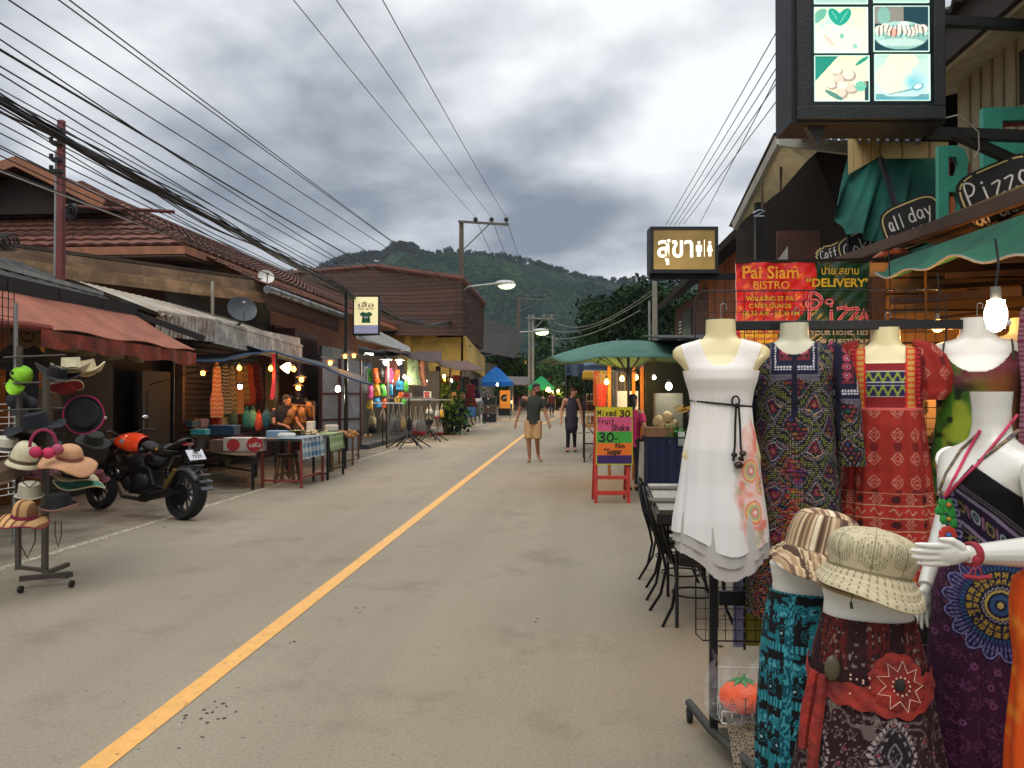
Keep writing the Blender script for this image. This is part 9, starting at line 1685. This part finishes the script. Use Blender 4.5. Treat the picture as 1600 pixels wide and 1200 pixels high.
for lab,px,d_,col,r_,h_ in(('white topped umbrella peeking behind the green umbrella',965,22,'#a9adb0',1.2,3.1),):
 c=D(px,615,d_);t=thing('market_umbrella',lab,'umbrella',(c.x,c.y,0));m=MB();m.surf(lambda u,v:V((c.x+r_*v*cos(2*pi*u),c.y+r_*v*sin(2*pi*u),zat(532,d_)-.3*v**1.5)),32,8,wrap=True);m.build('canopy',cloth('u'+col[1:],col,.3),t);m=MB();m.cyl((c.x,c.y,0),(c.x,c.y,zat(532,d_)+.05),.03);m.build('pole',STEEL,t)
tb=thing('tarpaulin_canopy','sagging blue grey tarpaulin canopy behind the green umbrella','canopy',D(930,580,22));m=MB();m.sheet(lambda u,v:D(lerp(884,975,u),lerp(586,566,v)-6*sin(u*3),lerp(21,25,v)),16,8,.02)
m.sheet(lambda u,v:D(lerp(884,912,u),lerp(588,568,v),21+.2*sin(u*8)),12,6,.02);m.build('tarp',cloth('blue_grey_tarp','#55657a',.25),tb)
for px in(886,960):m=MB();p=D(px,600,22);m.cyl((p.x,p.y,0),(p.x,p.y,2.3),.03);m.build('pole',BLK,tb)
yc=thing('food_cart','food cart with yellow canopy, black frame and jars on shelves','cart',D(935,640,19));a0,a1=D(913,600,18.5),D(962,600,18.5);X0_,X1_,Y0_=a0.x,a1.x,a0.y
m=MB();m.bb(X0_-.03,Y0_-.05,zat(592,18.5),X1_,Y0_+1.3,zat(582,18.5)+.04);m.build('canopy',cloth('yellow_canvas','#c9a23a',.35),yc,bevel=.03);m=MB()
for x in(X0_,X1_-.04):
 for y in(Y0_,Y0_+1.2):m.bar((x,y,0),(x,y,2.0),.035)
m.bar((X0_,Y0_,.42),(X1_,Y0_,.42),.03);m.build('frame',BLK,yc);m=MB();m.bb(X0_,Y0_,.78,X1_,Y0_+1.2,.86);m.bb(X0_,Y0_+.05,1.12,X1_,Y0_+1.1,1.14);m.bb(X0_,Y0_+.05,1.36,X1_,Y0_+1.1,1.38);m.build('shelf',M_('#9a7444'),yc)
m=MB();m.bar((X0_+.1,Y0_,.1),(X1_-.1,Y0_,.78),.03);m.bar((X0_+.1,Y0_,.78),(X1_-.1,Y0_,.1),.03);m.bar((X0_-.2,Y0_,.65),(X0_+.3,Y0_-.1,.70),.02);m.build('trestle',M_('#5d5040'),yc)
for z,n_ in((.90,6),(1.18,6),(1.40,5)):
 for k in range(n_):m=MB();c=V((X0_+.08+k*.10,Y0_+.15,z));m.cyl(c,c+V((0,0,.13)),.036,n=12);j=m.build('jar',M_(random.choice(('#8a3a1c','#a8884c','#5a2a1c','#b5a68c','#3c2418')),rough=.25),yc);m=MB();m.cyl(c+V((0,0,.131)),c+V((0,0,.155)),.038,n=12);m.build('lid',M_('#8f8f8a'),j)
ck=thing('smoothie_cup','giant coral red smoothie cup prop with straw fringe on top','display cup',D(940,600,15.5));c=D(940,636,15.5);m=MB();m.lathe([(.07,0),(.085,.02),(.105,.42),(.11,.44),(.09,.44)],c,20);m.build('cup',mat('coral_plastic_glow','#d8503c',.4,emit=.1),ck);m=MB()  # cup plastic emits faintly: brightness put into the material, not a lamp
for k in range(40):a=random.uniform(0,2*pi);r=random.uniform(0,.09);m.tube([c+V((r*cos(a),r*sin(a),.42)),c+V((r*1.3*cos(a),r*1.3*sin(a),.55)),c+V((r*2.0*cos(a),r*2*sin(a),.62+random.uniform(-.05,.05)))],.005,4)
m.build('straws',M_('#c4a468'),ck);oc=thing('cup_stack','tall stack of orange plastic cups beside the coral smoothie cup','cups',D(932,620,16));m=MB();c=D(932,634,16)
for k in range(16):m.lathe([(.05,0),(.062,.05),(.066,.05),(.06,0)],c+V((0,0,k*.042)),14)
m.build('cups',M_('#c85a1c',rough=.4),oc)
for lab,q,d_,w_ in(('warm bulb left under the green umbrella',(948,597),14.2,16),('warm bulb right under the green umbrella',(972,592),14.4,16),('small warm bulb behind the umbrella pole',(994,590),15.5,8)):bulb(lab,D(*q,d_),.042,'#ffb850',w_,cord=.25,s=14)
for lab,q,d_,r_ in(('small white bulb in the dark stall right of the umbrella',(1022,590),13.5,.03),('white bulb lighting the coconuts',(1045,604),12.6,.05)):bulb(lab,D(*q,d_),r_,'#f4f4e6',6,cord=.25,s=16)
rb=thing('umbrella_stall_frame','raw timber posts and plastic sheet at the back of the fruit shake stall','stall',D(985,640,15));m=MB()
for px in(1003,990,952):p=D(px,640,14.8);m.bar((p.x,p.y,0),(p.x,p.y,2.1),.06)
m.build('post',mat('pale_timber','#a06c3c',.8),rb);m=MB();a,b_=D(955,640,16.5),D(978,640,16.5);m.sheet(lambda u,v:V((lerp(a.x,b_.x,u),a.y+.05*sin(u*12),lerp(1.0,2.0,v))),20,6,.01);m.build('plastic_sheet',mat('dull_plastic','#6e6a5e',.3),rb)
m=MB();p=D(973,640,16);m.bb(p.x-.1,p.y,.6,p.x+.3,p.y+.2,1.6);m.build('fridge',WHITE,rb)
sg=G(957,786);sw=thing('menu_easel','hand painted fruit shake board on a red wooden easel','sign',sg);k=sg.length and(px_of(sg)[2]/FPX);SX=lambda px:(px-957)*k;SZ=lambda py:(786-py)*k;EM=frame_mat(sg,CR,(0,0,1))
RW=mat('red_wood','#b5342a',.6,dirt=.1);m=MB()
for px in(931,982):m.bar(EM@V((SX(px),0,0)),EM@V((SX(px)*.98,SZ(640),-.03)),.05);m.bar(EM@V((SX(px),0,-.45)),EM@V((SX(px)*.98,SZ(650),-.06)),.035)
m.build('leg',RW,sw);m=MB();m.bar(EM@V((SX(931),SZ(770),0)),EM@V((SX(982),SZ(770),0)),.06);m.bar(EM@V((SX(931),SZ(746),0)),EM@V((SX(982),SZ(746),0)),.05);m.build('rung',RW,sw)
m=MB();m.prism([EM@V((SX(x),SZ(y),.025))for x,y in((931,726),(988,726),(988,636),(931,636))],EM.to_3x3()@V((0,0,.02)));m.build('board',M_('#a8b52c'),sw)
for nm,y0,y1,c_ in(('yellow_band',637,651,'#c9b82a'),('pink_band',651,674,'#d0567a'),('green_band',674,692,'#3f9a3c'),('orange_band',692,711,'#e0702a'),('purple_band',711,724,'#3a1f5e')):
 m=MB();m.add([EM@V((SX(x),SZ(y),.048))for x,y in((932.5,y1),(986.5,y1),(986.5,y0),(932.5,y0))],[(0,1,2,3)]);m.build(nm,mat('sheet_'+c_[1:],c_,.35,var=.06),sw,smooth=False)
m=MB()
def et(txt,cx,cy,w_,h_,lw):strokes(m,txt,EM@Matrix.Translation((SX(cx),SZ(cy),0)),w_*k,h_*k,lw*k,z=.051)
et('Mixed',948,645,29,9,1.5);et('30',976,646,15,9,1.9);et('Fruit',947,658,24,9,1.2);et('Shake',969,668,27,9,1.4);et('30',947,683,22,13,2.6);et('-',963,685,6,6,1.6);et('No',969,696,14,7,1.9);et('"Sugar',957,705,28,8,1.8);m.build('lettering',M_('#1f1a16'),sw,smooth=False)
p=G(988,768);person('vendor in bright pink shirt standing behind the fruit shake board',(p.x,p.y,0),1.55,150,dict(head=(.0,-.02,.925)),[('tee','#b02a5c',.46),('pants','#15171f'),('shoes','#222222'),('long_hair','')],'tan','#0f0c0b')
co=D(1045,690,12.2);cn_=thing('stall_counter','counter draped in dark navy cloth beside the fruit shake board','counter',co);x0,x1,y0=D(1012,690,12.2).x,D(1105,690,12.2).x,co.y;zc=zat(686,12.2);m=MB();m.sheet(lambda u,v:V((lerp(x0,x1,u),y0+.015*sin(u*40),lerp(.12,zc,v))),50,4,.01);m.bb(x0,y0+.01,zc,x1,y0+1.0,zc+.02);m.sheet(lambda u,v:V((x0+.012*sin(u*20),lerp(y0+1,y0,u),lerp(.12,zc,v))),20,4,.01);m.build('navy_cloth',cloth('navy_cloth','#141d3c',.05),cn_)
m=MB();m.bb(x0+.45,y0-.03,zc-.10,x1,y0-.01,zc+.01);m.build('checked_edge',plaid('grey_check','#8a8f86','#5d665c'),cn_);m=MB();m.slab(D(997,770,12.9),D(1012,770,12.6),D(1010,690,12.6),D(1000,690,12.9),.02);m.build('side_sheet',M_('#a8a69c'),cn_)
boxy('cardboard_box','flat brown cardboard box on the navy counter','box',V((x0+.18,y0+.15,zc+.10)),(.40,.28,.15),'#7c5a3c');boxy('plastic_crate','dark grey crate on the navy counter beside the white dress','crate',V((x0+.82,y0+.2,zc+.16)),(.32,.3,.26),'#3a3a38');boxy('plastic_crate','purple tray of fruit stacked on the grey crate','crate',V((x0+.82,y0+.2,zc+.36)),(.36,.3,.10),'#3c2440');boxy('price_label','small white price label standing by green leaves','label',V((x0+.50,y0+.0,zc+.07)),(.10,.01,.08),'#b9bdb4')
bgr=D(1044,640,13.0);boxy('white_box','tall pale foam boxes behind the coconuts','box',V((bgr.x,bgr.y,1.25)),(.44,.2,.62),'#6e6858')
for q,(px,py)in enumerate(((1043,652),(1034,664),(1051,663),(1029,658),(1042,668))):
 c=D(px,py,12.5);t=thing('coconut','peeled cream coconut with pointed top in the pile on the counter','coconut',c,'pile of coconuts on the counter');m=MB();m.lathe([(.03,-.085),(.085,-.06),(.095,0),(.075,.05),(.03,.085),(.003,.10)],c,12);m.build('shell',mat('coconut','#b59a6c',.8,var=.2,scale=18),t)
gl=thing('herbs','green leaves and fruit packed on the counter','greens',D(1052,677,12.3));leafcards('leaves',rng.normal(size=(260,3))*np.array([.09,.06,.05])+np.array(D(1050,678,12.3)),.03,M_('#3f7a30'),gl);bf=thing('bananas','yellow bananas heaped in the purple tray','bananas',D(1072,640,12.2));m=MB();c=D(1070,642,12.2)
for k2 in range(12):a=random.uniform(-1,1);p=c+V((random.uniform(-.12,.12),random.uniform(-.05,.05),random.uniform(-.02,.06)));m.tube([p+V((-.06,0,-.01)),p+V((0,0,.01)),p+V((.06*cos(a),0,.05+.03*a))],[.008,.016,.006],6)
m.build('fruit',M_('#b58a2c'),bf)
ds=thing('dark_stall','dark green walled stall behind the coconut counter','stall',D(1060,600,15));a,b_=D(1008,600,14.6),D(1130,600,14.6);m=MB();m.bb(a.x,a.y,0,b_.x+2,a.y+.1,2.5);m.build('back_wall',mat('dark_green_tarp2','#18221e',.8,var=.4),ds);m=MB();m.slab((a.x,a.y-2.5,2.35),(b_.x+2,a.y-2.5,2.3),(b_.x+2,a.y+.5,2.6),(a.x,a.y+.5,2.6),.03);m.build('roof',mat('dark_sheet_roof','#2a2724'),ds)
tt=G(1027,950);mt=thing('metal_table','square table with shiny metal top next to the white dress','table',tt);c0_,c1_,c2_,c3_=D(1030,802,5.1),D(1150,806,5.1),D(1130,764,6.6),D(1012,762,6.6)
for c in(c0_,c1_,c2_,c3_):c.z=.80
m=MB();m.slab(c0_,c1_,c2_,c3_,.025);m.build('table_top',mat('brushed_metal','#6e6a60',.38,.85,dirt=.25,scale=2),mt);m=MB()
for a,b_ in((c0_,c1_),(c1_,c2_),(c2_,c3_),(c3_,c0_)):m.bar(a+V((0,0,-.03)),b_+V((0,0,-.03)),.03,.06)
m.build('rim',BLK,mt)
for c in(c0_,c1_,c2_,c3_):q=c.lerp((c0_+c2_)/2,.45);m=MB();m.tube([q+V((0,0,-.04)),q+V((0,0,-.5)),V((q.x,q.y,0))+(q-(c0_+c2_)/2)*.0],.012,8);m.build('leg',BLK,mt)
for nm,lab,f,col,wh_ in(('napkin','yellow paper menu on the near edge of the metal table',(.62,.28),'#c9a03c',(.2,.12)),('napkin','yellow paper menu under the glass on the metal table',(.66,.82),'#c9a03c',(.2,.12))):
 q=c0_.lerp(c1_,f[0]).lerp(c3_.lerp(c2_,f[0]),f[1]);boxy(nm,lab,'menu',q+V((0,0,.029)),(*wh_,.006),col,.15,.001)
gq=c0_.lerp(c1_,.5).lerp(c3_.lerp(c2_,.5),.86);ga=thing('glass_ashtray','clear glass ashtray on the metal table','ashtray',gq);m=MB();m.lathe([(.05,.03),(.055,.065),(.046,.065),(.042,.038),(.002,.036)],gq,16);m.build('glass',mat('clear_glass','#c9d0cc',.08,trans=.8,var=.02),ga)
for q_,f in enumerate(((.22,.3),(.25,.78))):q=c0_.lerp(c1_,f[0]).lerp(c3_.lerp(c2_,f[0]),f[1]);boxy('menu_card',('nearer','farther')[q_]+' dark menu card lying on the metal table','menu',q+V((0,0,.03)),(.30,.18,.006),'#4a463c',.1,.001)
IR=mat('iron_black','#0d0d0e',.4,.6)
def ichair(label,base,rz,group='black wrought iron chairs at the metal table'):
 t=thing('iron_chair',label,'chair',(0,0,0),group)
 for sx in(-1,1):
  m=MB();m.tube([(sx*.21,-.24,0),(sx*.19,-.19,.12),(sx*.18,-.17,.3),(sx*.2,-.17,.44)],.012,8);m.build('leg',IR,t);m=MB();m.tube([(sx*.23,.30,0),(sx*.20,.22,.14),(sx*.18,.18,.34),(sx*.2,.2,.46),(sx*.2,.26,.66),(sx*.17,.30,.84),(sx*.08,.32,.92),(0,.325,.94)],.012,8);m.build('leg',IR,t)
  m=MB();m.tube([(sx*.2,.24,.62),(sx*.24,.05,.66),(sx*.24,-.14,.62),(sx*.2,-.16,.46)],.010,8);m.build('armrest',IR,t)
 m=MB();m.lathe([(.215,.44),(.225,.455),(.215,.47),(.0,.475)],(0,0,0),24);m.build('seat',mat('woven_dark','#2c241c',.7,bump=.6,bscale=90),t);m=MB()
 for k2 in range(5):x=(k2-2)*.06;m.tube([(x,.2,.48),(x*1.3,.26,.66),(x*.8,.31,.88)],.006,6)
 m.tube([(.17*cos(a),.17*sin(a),.2)for a in np.linspace(0,2*pi,20,endpoint=False)],.008,6,closed=True);m.build('back_scrollwork',IR,t);t.location=base;t.rotation_euler=(0,0,rz);t.scale=(.9,.9,.88);ORG[t.name]=V((0,0,0));return t
ch=ichair('nearest black iron chair with its back to the street',V((.86,5.75,0)),R(96));dup(ch,V((.86,6.4,0)),R(85),'middle black iron chair in the row at the metal table');dup(ch,V((.88,7.05,0)),R(78),'farthest black iron chair in the row at the metal table')
def wick(label,c,r,h):
 t=thing('wicker_stool',label,'stool',c,'wicker stools under the metal table');c=V(c);prof=[(r*.98,.0),(r,.03),(r*.9,.06),(r*.55,h*.5),(r*.85,h*.88),(r*.98,h*.93),(r,h*.97),(r*.9,h),(.01,h)];m=MB();m.lathe(prof,c,28);m.build('seat',mat('wicker_core','#33231a',.85),t);m=MB()
 for s_ in(-1,1):
  for k2 in range(30):
   pts=[]
   for q in range(12):z=.05+(h-.1)*q/11;rr_=np.interp(z,[p[1]for p in prof[:8]],[p[0]for p in prof[:8]])*1.012;a=2*pi*k2/30+s_*q*.09;pts.append(c+V((rr_*cos(a),rr_*sin(a),z)))
   m.tube(pts,.0035,4)
 m.build('weave',mat('wicker','#7a5a3c',.7),t);m=MB()
 for z,rr_ in((.03,r*1.01),(h*.95,r*1.0),(h*.5,r*.57)):m.tube([c+V((rr_*cos(a),rr_*sin(a),z))for a in np.linspace(0,2*pi,30,endpoint=False)],.010,6,closed=True)
 m.build('rim',mat('green_wicker','#27342c',.7),t)
wick('brown hourglass wicker stool behind the iron chairs',V((1.42,5.7,0)),.22,.66);wick('dark wicker stool directly behind the wire grid',V((1.38,4.85,0)),.24,.44);wick('wicker stool mostly hidden under the white dress hem',V((1.62,4.35,0)),.22,.42)
# ================= AIR =================
m=bpy.data.materials.new('haze_air');m.use_nodes=True;nt=m.node_tree;nt.nodes.remove(nt.nodes['Principled BSDF']);pv=nt.nodes.new('ShaderNodeVolumePrincipled');pv.inputs['Density'].default_value=.00013;pv.inputs['Color'].default_value=(.80,.88,1,1);pv.inputs['Anisotropy'].default_value=0;nt.links.new(pv.outputs[0],nt.nodes['Material Output'].inputs['Volume'])
hb_=MB();hb_.bb(-1600,-310,-8,1700,1330,300);ho=hb_.build('haze',m,smooth=False);tag(ho,'thin pale haze in the air between the street and the mountain','haze',kind='stuff')
